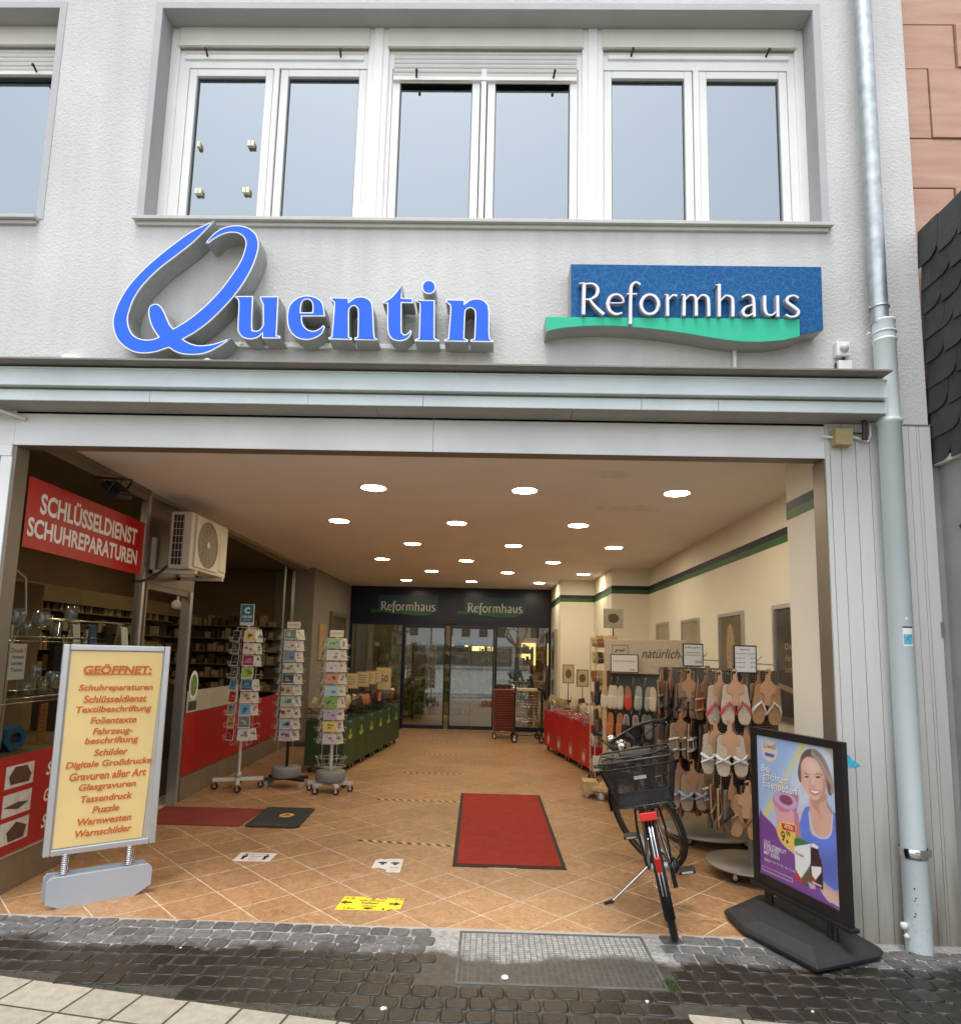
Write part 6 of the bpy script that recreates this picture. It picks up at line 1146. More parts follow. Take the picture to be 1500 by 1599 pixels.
stand(-2.235, 7.36, 'tall card stand with black pole and grey ballast ring, middle of three', 1.62, 10, .135, .1235, S2, N2, .1, .1, G2, 'middle', BLKM, R(-2))
S3 = [(.30, .42, .28), (.62, .60, .55), (.55, .54, .55), (.52, .26, .16), (.34, .52, .58), (.20, .34, .07), (.42, .34, .44), (.62, .50, .12), (.54, .46, .50)]
N3 = ['teal and yellow', 'white sketch', 'white lettered', 'sunset', 'pale blue', 'green meadow', 'lilac', 'yellow framed', 'white blossom']
st3 = stand(-1.70, 7.18, 'card stand with white wire pockets and grey ballast ring, rightmost of three', 1.53, 9, .150, .1275, S3, N3, .1, .1, G3, 'right', WPOL, R(-3))
nm_ = MB()
for r0, s_ in ((3, '0'), (5, '50'), (6, '60'), (7, '70'), (8, '80'), (9, '90')):
    cx = -2.235 + (-.05 if r0 in (3, 5, 7) else .03); nm_.text(s_, cx - .01, 1.62 - r0 * .1235 + .062, .022 * len(s_), .042, lambda a, b, d: (a, 7.238 - d - .08 * 0, b), .0, off=.02)
nm_.build('printed_number', INK, None); tag(bpy.data.objects['printed_number'], 'dark birthday numbers printed on the cards of the middle card stand', 'lettering')
bk = MB()
for z in (.27, .36):
    bk.tube([(.17 * math.cos(a), .12 * math.sin(a) - .02, z) for a in [2 * math.pi * i / 10 for i in range(10)]], .0025, 4, closed=True)
for i in range(10): a = 2 * math.pi * i / 10; bk.tube([(.17 * math.cos(a), .12 * math.sin(a) - .02, .38), (.12 * math.cos(a), .09 * math.sin(a) - .02, .26), (.03 * math.cos(a), .02 * math.sin(a), .26)], .002, 4)
bk.build('empty_basket', WIRE, st3)

# ---------------- sales bins ----------------
PKM = [mat('packet_%d' % k, c, .45, var=.25, vs=30) for k, c in enumerate(((.50, .40, .22), (.04, .03, .03), (.55, .50, .40), (.30, .12, .05), (.36, .28, .12), (.09, .05, .04)))]
pkt = []
for k in range(6):
    m = MB(); w, h = .06, .15
    m.loft([[(-w, -.003, 0), (w, -.003, 0), (w, .003, 0), (-w, .003, 0)], [(-w * .9, -.024, .035), (w * .9, -.024, .035), (w * .9, .024, .035), (-w * .9, .024, .035)], [(-w * .95, -.022, .10), (w * .95, -.022, .10), (w * .95, .022, .10), (-w * .95, .022, .10)], [(-w, -.002, h), (w, -.002, h), (w, .002, h), (-w, .002, h)]])
    pkt.append(m.mesh('packet', PKM[k]))
def packet(x, y, z, rot, k, label, grp, s=1.0):
    o = bpy.data.objects.new('food_packet', pkt[k % 6]); COL.objects.link(o); o.location = (x, y, z); o.rotation_euler = rot; o.scale = (s, s, s); return tag(o, label, 'packet', grp)
def sbin(name, x, y, ang, w, dp, col, label, grp, side, front, deco):
    """bin whose front face starts at (x,y) and runs along the passage; side=-1 body lies to the left, +1 to the right"""
    t = thing(name, label, 'sales bin', (x, y, 0), rz=ang, group=grp)     # local +x = along the row (away), body to local y = side
    s = side; y0, y1 = (0, -s * dp) if True else 0
    a, b = min(y0, y1), max(y0, y1)
    MB().box(.004, w - .004, a, b, .085, .64).build('box', col, t, .004)
    m = MB()
    for z in (.66, .72, .78): m.tube([(.01, a, z), (w - .01, a, z), (w - .01, b, z), (.01, b, z)], .003, 4, closed=True)
    for i in range(11): xx = .01 + (w - .02) * i / 10; m.tube([(xx, y0, .64), (xx, y0, .78)], .002, 4); m.tube([(xx, y1, .64), (xx, y1, .78)], .002, 4)
    for i in range(9): yy = a + (b - a) * i / 8; m.tube([(.01, yy, .64), (.01, yy, .78)], .002, 4)
    m.build('wire_rim', BLKM if front == 'g' else CHROME, t)
    F = lambda p, q, d: (p, y0 + s * d, q)
    deco(t, w, F)
    wheels('caster', t, [(.06, a + .06), (w - .06, a + .06), (.06, b - .06), (w - .06, b - .06)], .034)
    MB().box(w * .35, w * .55, y0 + s * .001, y0 + s * .004, .60, .635).build('price_tab', mat('blue_tab', (.03, .20, .35), .4, var=0), t)
    return t
LEAF = mat('leaf_yellow_green', (.30, .36, .05), .6, var=0); LOGOW = mat('logo_white', (.60, .42, .36), .6, var=0)
def leafdeco(t, w, F):
    m = MB()
    for a in (90, 20, 160):
        c, s_ = math.cos(R(a)), math.sin(R(a)); cx, cz = w / 2 + .045 * c, .43 + .045 * s_ + (.012 if a == 90 else -.018)
        m.prism([(cx + c * .046 * math.cos(b) - s_ * .026 * math.sin(b), cz + s_ * .046 * math.cos(b) + c * .026 * math.sin(b)) for b in [2 * math.pi * i / 10 for i in range(10)]], .001, .0025, F)
    m.build('leaf_emblem', LEAF, t); MB().prism([(.02, .30), (w - .02, .30), (w - .02, .305), (.02, .305)], .0008, .002, F).build('seam', mat('green_seam', (.06, .11, .03), .5, var=0), t)
def flamedeco(t, w, F):
    m = MB(); c = w / 2
    m.prism([(c - .075, .13), (c + .075, .13), (c + .075, .30), (c - .075, .30)], .001, .002, F, holes=[[(c - .071, .134), (c + .071, .134), (c + .071, .296), (c - .071, .296)]])
    m.prism([(c - .05, .15), (c + .05, .15), (c + .052, .21), (c + .038, .27), (c + .026, .21), (c + .014, .24), (c, .28), (c - .014, .24), (c - .026, .21), (c - .038, .27), (c - .052, .21)], .001, .002, F)
    m.build('emblem', LOGOW, t)
gdir = Vector((-1.505 + 1.78, 11.09 - 8.13)).normalized(); ga = math.atan2(gdir.y, gdir.x)
pos = ('nearest to the street', 'second from the street', 'third from the street', 'fourth from the street', 'fifth from the street', 'farthest, by the doors')
for k in range(6):
    p = Vector((-1.78, 8.13)) + gdir * (.495 * k)
    sbin('green_bin', p.x, p.y, ga, .49, .50, GREENB, f'dark green wheeled bin with yellow leaf emblem, {pos[k]}', 'green wheeled bins along the left wall', -1, 'g', leafdeco)
    nn = Vector((-gdir.y, gdir.x))
    for q in range(11):
        c = p + gdir * rnd(.06, .43) + nn * (rnd(.04, .42)); packet(c.x, c.y, rnd(.70, .76), (rnd(-.6, .6), rnd(-.5, .5), rnd(0, 3)), random.choice((0, 2, 2, 4, 1, 3) if k < 2 else (0, 1, 1, 3, 5, 2)), f'small food packet heaped in the green bin {pos[k]}', f'packets in green bin {pos[k]}', 1.1)
for k in range(5): packet(-2.2 + rnd(-.1, .15), 8.40 + rnd(-.05, .1), .72, (rnd(-.7, .7), rnd(-.6, .6), rnd(0, 3)), 0, 'pale packet at the wall side of the nearest green bin', 'pale packets behind the right card stand', 1.25)
rdir = Vector((.887 - 1.30, 10.78 - 8.49)).normalized(); ra = math.atan2(rdir.y, rdir.x)
pos4 = ('nearest to the street', 'second from the street', 'third from the street', 'farthest, by the trolley')
for k in range(4):
    p = Vector((1.305, 8.47)) + rdir * (.58 * k)
    sbin('red_bin', p.x, p.y, ra, .575, .45, REDB, f'bright red wheeled bin with white flame emblem, {pos4[k]}', 'red wheeled bins along the right wall', 1, 'r', flamedeco)
    nn = Vector((rdir.y, -rdir.x))
    for q in range(9):
        c = p + rdir * rnd(.06, .5) + nn * rnd(.04, .38); packet(c.x, c.y, rnd(.70, .74), (rnd(-.5, .5), rnd(-.4, .4), rnd(0, 3)), random.choice((0, 2, 3, 1, 4)), f'small food packet in the red bin {pos4[k]}', f'packets in red bin {pos4[k]}', 1.0)
def posts(x, y, z0, z1, w, h, label, face, title=None, rz=0.0, cat='price sign', grp=None, fr=BLACK, pic=None):
    t = thing('price_sign', label, cat, (x, y, 0), rz=rz, group=grp); s_ = .010
    if z0 is not None: MB().cyl((0, .008, z0), (0, .008, z1 + .01), .006, n=8).build('post', BLACK, t)
    MB().box(-w / 2, w / 2, -.004, .006, z1, z1 + h).build('frame', fr, t, .002); MB().box(-w / 2 + s_, w / 2 - s_, -.0055, -.0042, z1 + s_, z1 + h - s_).build('sheet', face, t)
    m = MB()
    if title: 
        for (b_, u_, v_, ww, hh) in title: m.text(b_, u_ * w / 2, z1 + v_ * h, ww, hh, FR, .0062, off=.01)
        m.build('lettering', INK, t)
    elif pic: MB().prism([(w * .28 * math.cos(a), z1 + h * .5 + h * .25 * math.sin(a)) for a in [2 * math.pi * i / 12 for i in range(12)]], .0058, .0064, FR).build('picture', pic, t)
    else:
        for q in range(4): m.box(-w * .3, w * rnd(.1, .3), -.0066, -.0058, z1 + h * (.75 - q * .15), z1 + h * (.78 - q * .15))
        m.build('lettering', INK, t)
    return t
BUFF = mat('buff_paper', (.55, .44, .24), .7, var=.05)
for k, (y, z, w, h, ti) in enumerate(((8.4, .98, .17, .20, None), (8.85, 1.00, .17, .21, None), (9.35, 1.0, .19, .22, None), (9.75, 1.02, .16, .20, None), (10.1, 1.03, .15, .19, None), (10.5, .90, .25, .36, [('50', .1, .5, .12, .11)]))):
    posts(-1.93 + (y - 8.1) * .093, y, .64, z, w, h, f'buff price sign on a thin post over the green bins, {pos[k]}', BUFF, ti, grp='price signs over the green bins', fr=mat('buff_frame', (.30, .22, .12), .6, var=0))
for k, (y, x) in enumerate(((8.75, 1.37), (9.35, 1.22), (9.95, 1.09))):
    posts(x + .1, y, .64, 1.06 + .02 * k, .17, .24 + .04 * (k == 2), f'dark framed picture sign on a post over the red bins, {pos4[k]}', BUFF, None, grp='picture signs over the red bins', pic=mat('sign_picture', (.16, .09, .05), .6, var=.5, vs=40))

# trolley and basket stack
tr = thing('shopping_trolley', 'dark wire shopping trolley parked before the right door pane', 'trolley', (.68, 11.75, 0))
m = MB()
for z in (.36, .62, .86): m.tube([(-.21, -.25, z), (.21, -.25, z), (.22, .3, z), (-.22, .3, z)], .006, 6, closed=True)
for i in range(13): x = -.2 + .4 * i / 12; m.tube([(x, -.25, .36), (x, -.25, .86)], .0022, 4)
for i in range(11): z = .36 + .5 * i / 10; m.tube([(-.21, -.25, z), (.21, -.25, z)], .0018, 4)
for i in range(8): y = -.25 + .55 * i / 7; m.tube([(-.21, y, .86), (-.21, y, .36), (.21, y, .36), (.21, y, .86)], .0022, 4)
m.build('wire_basket', CHROME, tr)
m = MB()
for x in (-.235, .235): m.tube([(x, -.30, .10), (x, -.29, .9), (x, -.33, .95)], .013, 8); m.tube([(x, -.30, .12), (x, .32, .14)], .012, 8)
m.tube([(-.235, -.3, .13), (.235, -.3, .13)], .010, 6); m.build('chassis', BLKM, tr); MB().box(-.2, .23, -.29, .0, .885, .925).build('child_seat_flap', mat('cream_plastic', (.50, .42, .26), .5, var=.05), tr, .006); MB().tube([(.16, -.3, .95), (.24, -.33, .93), (.29, -.30, .85), (.30, -.25, .72)], [.035, .045, .04, .02], 8).build('handle_cover', BLACK, tr); wheels('caster', tr, [(-.235, -.3), (.235, -.3), (-.2, .3), (.2, .3)], .055)
m = MB(); 
bs = thing('basket_trolley', 'low chrome trolley carrying a stack of red shopping baskets', 'trolley', (.27, 12.05, 0)); MB().tube([(-.19, -.2, .14), (.19, -.2, .14), (.19, .2, .14), (-.19, .2, .14)], .01, 6, closed=True).tube([(-.19, .2, .14), (-.19, .2, .95), (.19, .2, .95), (.19, .2, .14)], .01, 6).build('frame', CHROME, bs); wheels('caster', bs, [(-.17, -.18), (.17, -.18), (-.17, .18), (.17, .18)], .04)
bm = MB().loft([[(-.15, -.11, 0), (.15, -.11, 0), (.15, .11, 0), (-.15, .11, 0)], [(-.185, -.14, .055), (.185, -.14, .055), (.185, .14, .055), (-.185, .14, .055)], [(-.195, -.15, .055), (.195, -.15, .055), (.195, .15, .055), (-.195, .15, .055)], [(-.195, -.15, .066), (.195, -.15, .066), (.195, .15, .066), (-.195, .15, .066)]]).mesh('shopping_basket', mat('basket_red', (.24, .06, .04), .5, var=.15))
BW_ = 'lowest second third fourth fifth sixth seventh eighth ninth tenth eleventh twelfth thirteenth fourteenth fifteenth topmost'.split()
for k in range(16):
    o = bpy.data.objects.new('shopping_basket', bm); COL.objects.link(o); o.location = (.27 + rnd(-.004, .004), 12.03, .15 + k * .044); tag(o, f'red plastic shopping basket, {BW_[k]} counted upwards in the stack by the doors', 'basket', 'stacked red shopping baskets')

# ---------------- racks on the right ----------------
PERF = mat('perforated_panel', (.16, .145, .115), .5, .4, var=0)
n, l, p = nodes_of(PERF); g = nd(n, 'ShaderNodeNewGeometry'); ma_ = nd(n, 'ShaderNodeVectorMath', operation='SCALE'); ma_.inputs['Scale'].default_value = 55; l.new(g.outputs[0], ma_.inputs[0]); vo = nd(n, 'ShaderNodeTexVoronoi', i_Scale=1.0, i_Randomness=0.0); l.new(ma_.outputs[0], vo.inputs['Vector']); r_ = nd(n, 'ShaderNodeValToRGB'); r_.color_ramp.elements[0].position = .30; r_.color_ramp.elements[1].position = .36; r_.color_ramp.elements[0].color = (.03, .025, .02, 1); r_.color_ramp.elements[1].color = (.21, .19, .15, 1); l.new(vo.outputs['Distance'], r_.inputs[0]); l.new(r_.outputs[0], p.inputs['Base Color'])
TAUPE = mat('taupe_metal', (.27, .24, .19), .45, .3, var=.05)
def rack(x, y, label, rb, panels):
    t = thing('sandal_rack', label, 'display rack', (x, y, 0))
    MB().lathe([(0, .075), (rb - .01, .075), (rb, .082), (rb - .005, .092), (.03, .098), (0, .098)], n=44).build('round_base', TAUPE, t)
    MB().cyl((0, 0, .09), (0, 0, 1.45), .022, n=16).build('post', TAUPE, t)
    wheels('caster', t, [(rb * .75 * math.cos(a), rb * .75 * math.sin(a)) for a in [R(40), R(130), R(220), R(310)]], .034)
    for (x0, y0, x1, y1) in panels:
        d = Vector((x1 - x0, y1 - y0)).normalized(); nn = Vector((-d.y, d.x)) * .006
        MB().prism([(x0 + nn.x, y0 + nn.y), (x1 + nn.x, y1 + nn.y), (x1 - nn.x, y1 - nn.y), (x0 - nn.x, y0 - nn.y)], .38, 1.43, lambda a, b, dd: (a, b, dd)).build('panel', PERF, t)
    return t
rack(1.89, 5.72, 'rear round based sandal rack with perforated panels behind the bicycle', .42, [(-.42, 0, .42, 0), (-.40, -.06, -.10, .3)])
rack(1.87, 4.80, 'front round based sandal rack beside the poster stand', .31, [(-.24, .06, .24, .06)])

# sandals
def sole_pts(L, W, side):
    pts = [(0, 0), (.30, .02), (.46, .14), (.50, .30), (.47, .5), (.40, .66), (.36, .8), (.30, .95), (.10, 1.0), (-.12, .99), (-.30, .90), (-.36, .75), (-.40, .55), (-.44, .3), (-.38, .10), (-.2, .01)]
    q = smooth([(x, z, 0) for x, z in pts], 2); return [(x * W * side, z * L) for x, z in q]
SANDCACHE = {}
def sandal_pair(kind):
    """pair hanging toe down from a kraft hanger; local origin at the hook"""
    c = {'pink': ((.56, .43, .30), (.55, .06, .10)), 'corkwhite': ((.42, .23, .10), (.75, .74, .72)), 'whitebow': ((.52, .41, .29), (.75, .74, .72)), 'dark': ((.42, .24, .12), (.06, .055, .07)), 'tan': ((.44, .25, .12), (.42, .24, .12)),
         'greystrap': ((.40, .23, .11), (.13, .13, .15)), 'orange': ((.36, .20, .10), (.62, .20, .10)), 'bluebow': ((.50, .36, .24), (.42, .50, .72)), 'brown': ((.13, .09, .065), (.13, .09, .065)), 'white': ((.46, .30, .17), (.60, .60, .56)), 'yellow': ((.42, .24, .10), (.55, .38, .04)), 'blacks': ((.20, .12, .07), (.02, .02, .022)),
         'cream': ((.58, .50, .38), (.60, .54, .43)), 'redfelt': ((.42, .20, .12), (.55, .07, .04)), 'mint': ((.40, .42, .36), (.38, .44, .38)), 'orangefelt': ((.40, .17, .07), (.42, .15, .05)), 'blackstripe': ((.30, .25, .2), (.015, .015, .017)), 'greyfelt': ((.16, .16, .15), (.19, .19, .185)), 'sage': ((.26, .25, .20), (.28, .28, .24)), 'navy': ((.03, .04, .06), (.02, .03, .05)), 'darkgrey': ((.09, .09, .09), (.10, .10, .10))}[kind]
    felt = kind in ('cream', 'redfelt', 'mint', 'orangefelt', 'blackstripe', 'greyfelt', 'sage', 'navy', 'darkgrey', 'brown')
    t = thing('sandal_pair', 'pair of sandals', 'sandals'); sm_ = mat('sole_' + kind, c[0], .85, var=.12, vs=60); st = mat('strap_' + kind, c[1], .7, var=.08, vs=80); sd_m = mat('sole_edge_dark', (.05, .035, .03), .8, var=.1)
    F = lambda a, b, d: (a, -d, b); L, W = .255, .088
    for side in (-1, 1):
        cx = side * .050; o = [(x + cx, -.065 - .0 + (z - L)) for x, z in sole_pts(L, W, side)]
        so = MB().prism(o, .0, .010, F, mi=0).prism(inset(o, -.002), -.008, -.0002, F, mi=1).build('sole', [sm_, sd_m], t)
        sp = MB(); zt = -.065 - L
        if felt: # closed toe cap over the lower half with an open back
            cap = [p_ for p_ in o if p_[1] < zt + L * .62]
            if len(cap) > 3:
                cxm = cx; ring = []
                for q in range(5):
                    k = q / 4; ring.append([(cxm + (x - cxm) * (1.05 - .35 * k * k), -.010 - .032 * math.sin(k * 1.57), zt + L * .31 + (z - zt - L * .31) * (1.02 - .35 * k * k)) for x, z in cap])
                sp.loft(ring, smooth=True)
            if kind == 'blackstripe': so_ = MB().tube([(x, -.014, z) for x, z in inset(o, .006)], .003, 4, closed=True).build('piping', PAPER, t)
        elif kind in ('whitebow', 'bluebow', 'dark'):
            for (za, zb) in ((.30, .52), (.52, .28)):
                pts = [(cx - .045, .0, zt + L * za), (cx - .026, -.030, zt + L * (za * .7 + zb * .3)), (cx, -.038, zt + L * (za + zb) / 2), (cx + .026, -.030, zt + L * (za * .3 + zb * .7)), (cx + .045, 0, zt + L * zb)]
                sp.tube(pts, [.010, .010, .007, .010, .010], 8, flat=.35)
            sp.lathe([(0, -.008), (.011, -.005), (.011, .005), (0, .008)], (cx, -.042, zt + L * .41), 8)
        elif kind in ('white', 'orange', 'greystrap', 'yellow'):
            for za in (.26, .56):
                sp.tube([(cx - .044, 0, zt + L * za), (cx - .025, -.028, zt + L * (za + .03)), (cx, -.036, zt + L * (za + .05)), (cx + .025, -.028, zt + L * (za + .03)), (cx + .044, 0, zt + L * za)], .011, 8, flat=.3)
            sp.tube([(cx, -.036, zt + L * .3), (cx, -.030, zt + L * .6)], .008, 6, flat=.4)
        else:
            ap = (cx - side * .008, -.014, zt + L * .22 + .09)
            ap = (cx - side * .010, -.022, zt + L * .56)
            for e in (-1, 1): sp.tube([ap, (cx + e * .024, -.030, zt + L * .45), (cx + e * .040, -.018, zt + L * .34), (cx + e * .046, .0, zt + L * .24)], [.005, .009, .010, .010], 8, flat=.4)
            sp.tube([ap, (ap[0], -.008, ap[2] + .004)], .004, 6)
        if sp.v: sp.build('strap', st, t)
    if not felt:
        h = [(-.012, 0), (-.016, -.04), (-.05, -.075), (-.052, -.12), (-.022, -.13), (-.02, -.2), (.02, -.2), (.022, -.13), (.052, -.12), (.05, -.075), (.016, -.04), (.012, 0), (.018, .018), (.010, .034), (-.010, .034), (-.022, .022), (-.014, .016), (-.006, .024), (.006, .022), (.007, .010), (.002, .0)]
        MB().prism(h, .014, .017, F).build('card_hanger', CARDB, t)
    else: MB().tube([(0, 0, .012), (.012, 0, .024), (.02, 0, .01), (.012, 0, -.01), (0, 0, -.06)], .002, 5).build('hook', CHROME, t)
    return t
def hang(kind, x, y, z, rz, label, grp, s=1.0):
    if kind not in SANDCACHE: t = SANDCACHE[kind] = sandal_pair(kind); t.location = (x, y, z); t.rotation_euler = (0, rnd(-.07, .07), rz)
    else: t = clone(SANDCACHE[kind], (x, y, z), rot=(rnd(-.05, .05), rnd(-.10, .10), rz))
    t['label'] = label; t['group'] = grp; t.scale = (s, s, s); return t
A_, B__, C_ = 'sandals on the front rack', 'sandals on the rear rack', 'slippers on the wooden stand'
NR = [('pink', 1.704, 4.60, 1.405, 0, 'cork flip flops with pink straps at the top of the front rack'), ('pink', 1.625, 4.68, 1.395, .1, 'pink strapped flip flops half hidden behind another pink pair'), ('corkwhite', 1.945, 4.62, 1.41, 0, 'brown cork flip flops with white straps, rightmost on the front rack'), ('corkwhite', 1.985, 4.74, 1.405, .15, 'white strapped cork flip flops hanging behind the rightmost pair'),
      ('whitebow', 1.655, 4.58, 1.06, -.25, 'beige sandals with crossed white straps in the middle of the front rack'), ('whitebow', 1.58, 4.66, 1.06, .1, 'white strapped beige sandals left of the crossed white pair'), ('dark', 1.79, 4.66, 1.035, .2, 'cork sandals with dark knotted straps beside the poster stand'), ('tan', 1.72, 4.72, 1.06, .5, 'tan flip flops behind the crossed white pair'),
      ('blacks', 1.655, 4.60, .70, .75, 'brown flip flops with black straps low on the front rack'), ('tan', 1.765, 4.56, .66, -.45, 'plain tan flip flops lowest beside the poster frame'), ('tan', 1.60, 4.66, .70, 1.1, 'tan flip flops turned sideways low on the front rack'), ('dark', 1.86, 4.70, .70, .3, 'dark strapped sandals half behind the poster frame')]
for k_, x, y, z, a, lab in NR: hang(k_, x, y, z, a, lab, A_, 1.08)
FRK = [('greystrap', 1.646, 5.46, 1.385, 0, 'brown sandals with grey straps facing the street on the rear rack'), ('blacks', 1.50, 5.50, 1.39, 1.0, 'dark brown sandals turned sideways, second from left on the rear rack'), ('greystrap', 1.42, 5.54, 1.40, 1.15, 'grey strapped sandals turned sideways at the left end of the rear rack'), ('orange', 1.775, 5.46, 1.375, .55, 'sandals with coral orange straps in the top row'), ('blacks', 1.84, 5.50, 1.385, 1.1, 'black strapped sandals turned sideways right of the orange pair'), ('blacks', 1.59, 5.52, 1.37, .9, 'dark sandals just left of the grey strapped pair'), ('tan', 1.90, 5.54, 1.38, .6, 'tan sandals at the right end of the top row'),
       ('brown', 1.44, 5.44, 1.045, .7, 'big dark brown felt slippers in the second row'), ('white', 1.555, 5.42, 1.06, .35, 'tan sandals with white crossed straps in the second row'), ('white', 1.66, 5.48, 1.05, 1.1, 'white strapped sandals turned sideways in the second row'), ('blacks', 1.77, 5.46, 1.05, 1.2, 'black soled sandals turned sideways in the second row'), ('yellow', 1.80, 5.50, .96, .9, 'brown sandals with a yellow strap in the second row'), ('tan', 1.88, 5.52, 1.05, .4, 'tan sandals at the right end of the second row'),
       ('bluebow', 1.647, 5.42, .66, 0, 'beige sandals with pale blue striped bows in the third row'), ('bluebow', 1.56, 5.50, .66, .1, 'blue striped sandals half hidden left of the bow pair'), ('white', 1.795, 5.46, .68, .6, 'brown sandals with white straps in the third row'), ('brown', 1.87, 5.46, .62, 1.0, 'brown sandals turned sideways low in the third row'), ('blacks', 1.93, 5.54, .70, .8, 'black strapped sandals at the right end of the third row'), ('blacks', 1.72, 5.52, .69, 1.1, 'dark sandals turned sideways behind the blue bow pair')]
for k_, x, y, z, a, lab in FRK: hang(k_, x, y, z, a, lab, B__, 1.14)
random.seed(21)
for row, z0, n_ in (('top', 1.385, 7), ('second', 1.05, 7), ('third', .72, 8), ('lowest', .60, 6)):
    for q in range(n_):
        kd = random.choice(('blacks', 'tan', 'brown', 'white', 'greystrap', 'blacks', 'dark')); FRK.append((kd, 1.45 + q * .085 + rnd(-.02, .02), 5.60 + rnd(-.03, .03), z0 + rnd(-.04, .02), rnd(.7, 1.3), 0))
        hang(kd, *FRK[-1][1:5], f'sandals turned sideways behind the others in the {row} row of the rear rack', 'sandals packed behind the front ones on the rear rack', 1.12)
for row, z0, n_ in (('top', 1.39, 4), ('second', 1.05, 4), ('third', .69, 5)):
    for q in range(n_):
        kd = random.choice(('tan', 'blacks', 'corkwhite', 'dark')); NR.append((kd, 1.60 + q * .11 + rnd(-.02, .02), 4.77 + rnd(-.02, .02), z0 + rnd(-.03, .02), rnd(.5, 1.2), 0))
        hang(kd, *NR[-1][1:5], f'sandals turned sideways behind the others in the {row} row of the front rack', 'sandals packed behind the front ones on the front rack')
hk = MB()
for L_, yb in ((NR, 4.80), (FRK, 5.72)):
    for k_, x, y, z, a, lab in L_: hk.tube([(x, y - .02, z + .026), (x, y, z + .022), (x, yb, z + .03)], .003, 5)
tag(hk.build('wire_hooks', CHROME, kind='stuff'), 'thin wire hooks carrying the sandals on both racks', 'hooks')

# wooden slipper stand
wd = thing('slipper_stand', 'pale wooden stand with slippers and a pale header board on castered base', 'display rack', (1.235, 7.16, 0), rz=R(-27))
# local x runs along the front to the right
MB().box(0, .045, -.02, .30, .10, 1.36).box(.80, .845, -.02, .30, .10, 1.36).build('upright', WOOD, wd, .002)
MB().box(.046, .80, .16, .175, .12, 1.36).build('back_board', mat('grey_back_board', (.10, .09, .08), .7, var=.1), wd)
hb = MB().box(-.02, .87, .10, .12, 1.33, 1.70).build('header_board', mat('speckled_board', (.50, .43, .32), .8, var=.12, vs=50), wd, .008)
MB().text('natürlich', .60, 1.555, .40, .10, FR, -.0985, off=.008, shear=.35).build('lettering', mat('dark_grey_ink', (.05, .05, .045), .6, var=0), hb)
MB().text('great!', .16, 1.58, .12, .05, FR, -.0985, off=.01, shear=.3).prism([(.07, 1.53), (.25, 1.53), (.25, 1.64), (.07, 1.64)], -.0996, -.0985, FR, holes=[[(.075, 1.535), (.245, 1.535), (.245, 1.635), (.075, 1.635)]]).build('emblem', mat('dark_grey_ink', ()), hb)
MB().box(-.09, .95, -.12, .36, .095, .135).build('base_board', WOOD, wd, .003); wheels('caster', wd, [(.0, -.06), (.85, -.06), (.0, .3), (.85, .3)], .036, GREYM)
SL = [('cream', .16, 1.27, 0, 'cream felt slippers'), ('cream', .09, 1.27, .1, 'second cream slippers'), ('redfelt', .33, 1.27, .3, 'bright red felt slippers'), ('mint', .46, 1.27, .5, 'mint grey slippers'), ('cream', .60, 1.27, .2, 'right hand cream slippers'),
      ('orangefelt', .15, .98, 0, 'orange felt slippers'), ('blackstripe', .32, .97, .5, 'black slippers with white piping'), ('blackstripe', .40, .97, .6, 'second black slippers with white piping'), ('greyfelt', .56, .98, .3, 'dark grey felt slippers'), ('darkgrey', .70, .98, .5, 'darker grey slippers'),
      ('sage', .14, .69, 0, 'sage grey slippers'), ('sage', .24, .69, .1, 'second sage grey slippers'), ('darkgrey', .42, .69, .2, 'charcoal slippers'), ('greyfelt', .62, .69, .4, 'lower grey felt slippers')]
for k_, u_, z, a, lab in SL:
    c, s_ = math.cos(R(-27)), math.sin(R(-27)); row = {1.27: 'top', .98: 'middle', .69: 'bottom'}[z] if z in (1.27, .98, .69) else 'middle'
    hang(k_, 1.235 + u_ * c - .02 * s_ * -1, 7.16 + u_ * s_ + .02 * c, z, R(-27) + a, f'{lab} in the {row} row of the wooden stand', C_)
hang('navy', 1.19, 7.30, 1.30, 1.2, 'navy slippers hanging on the side of the wooden stand', C_); hang('brown', 1.17, 7.28, 1.0, 1.2, 'dark brown slippers hanging on the side of the wooden stand', C_)
# price signs over the shoe racks
posts(1.425, 6.96, None, 1.345, .29, .195, 'white price sign with dark frame over the wooden slipper stand', PAPER, [('Leinen und Hanf Slipper', 0, .62, .23, .018), ('29,95', .55, .16, .06, .02)], rz=R(-8))
posts(1.724, 5.58, None, 1.44, .175, .195, 'white price sign with dark frame over the rear sandal rack', PAPER, [('Urban Jack´s', -.05, .82, .13, .022), ('Leichtschuhe', .0, .62, .11, .012), ('Damenpantolette', 0, .50, .14, .012), ('29,95', .5, .2, .06, .022)])
posts(1.815, 4.68, None, 1.41, .165, .20, 'white price list with dark frame over the front sandal rack', PAPER, [('Flipflops', 0, .84, .07, .012), ('Zehentrenner Pantolette', 0, .70, .14, .008), ('Größe 36        39,95', 0, .54, .14, .010), ('Größe 38        39,95', 0, .38, .14, .010), ('Größe 42        49,95', 0, .22, .14, .010)])
for (x, y, z, a) in ((1.724, 5.60, 1.52, 1), (1.815, 4.70, 1.50, 1)):
    t = thing('sign_clip', f"grey clip arm holding the price sign over the {'rear' if y > 5 else 'front'} sandal rack", 'clip'); MB().tube([(x - .12, y, z + .03), (x - .08, y, z - .01), (x + .08, y, z - .01), (x + .125, y, z + .035)], .006, 6).cyl((x + .09, y, z - .02), (x + .24, y + .03, z - .025), .005, n=6).cyl((x - .09, y, z - .03), (x, y + .04, 1.40), .005, n=6).build('arm', GREYM, t)

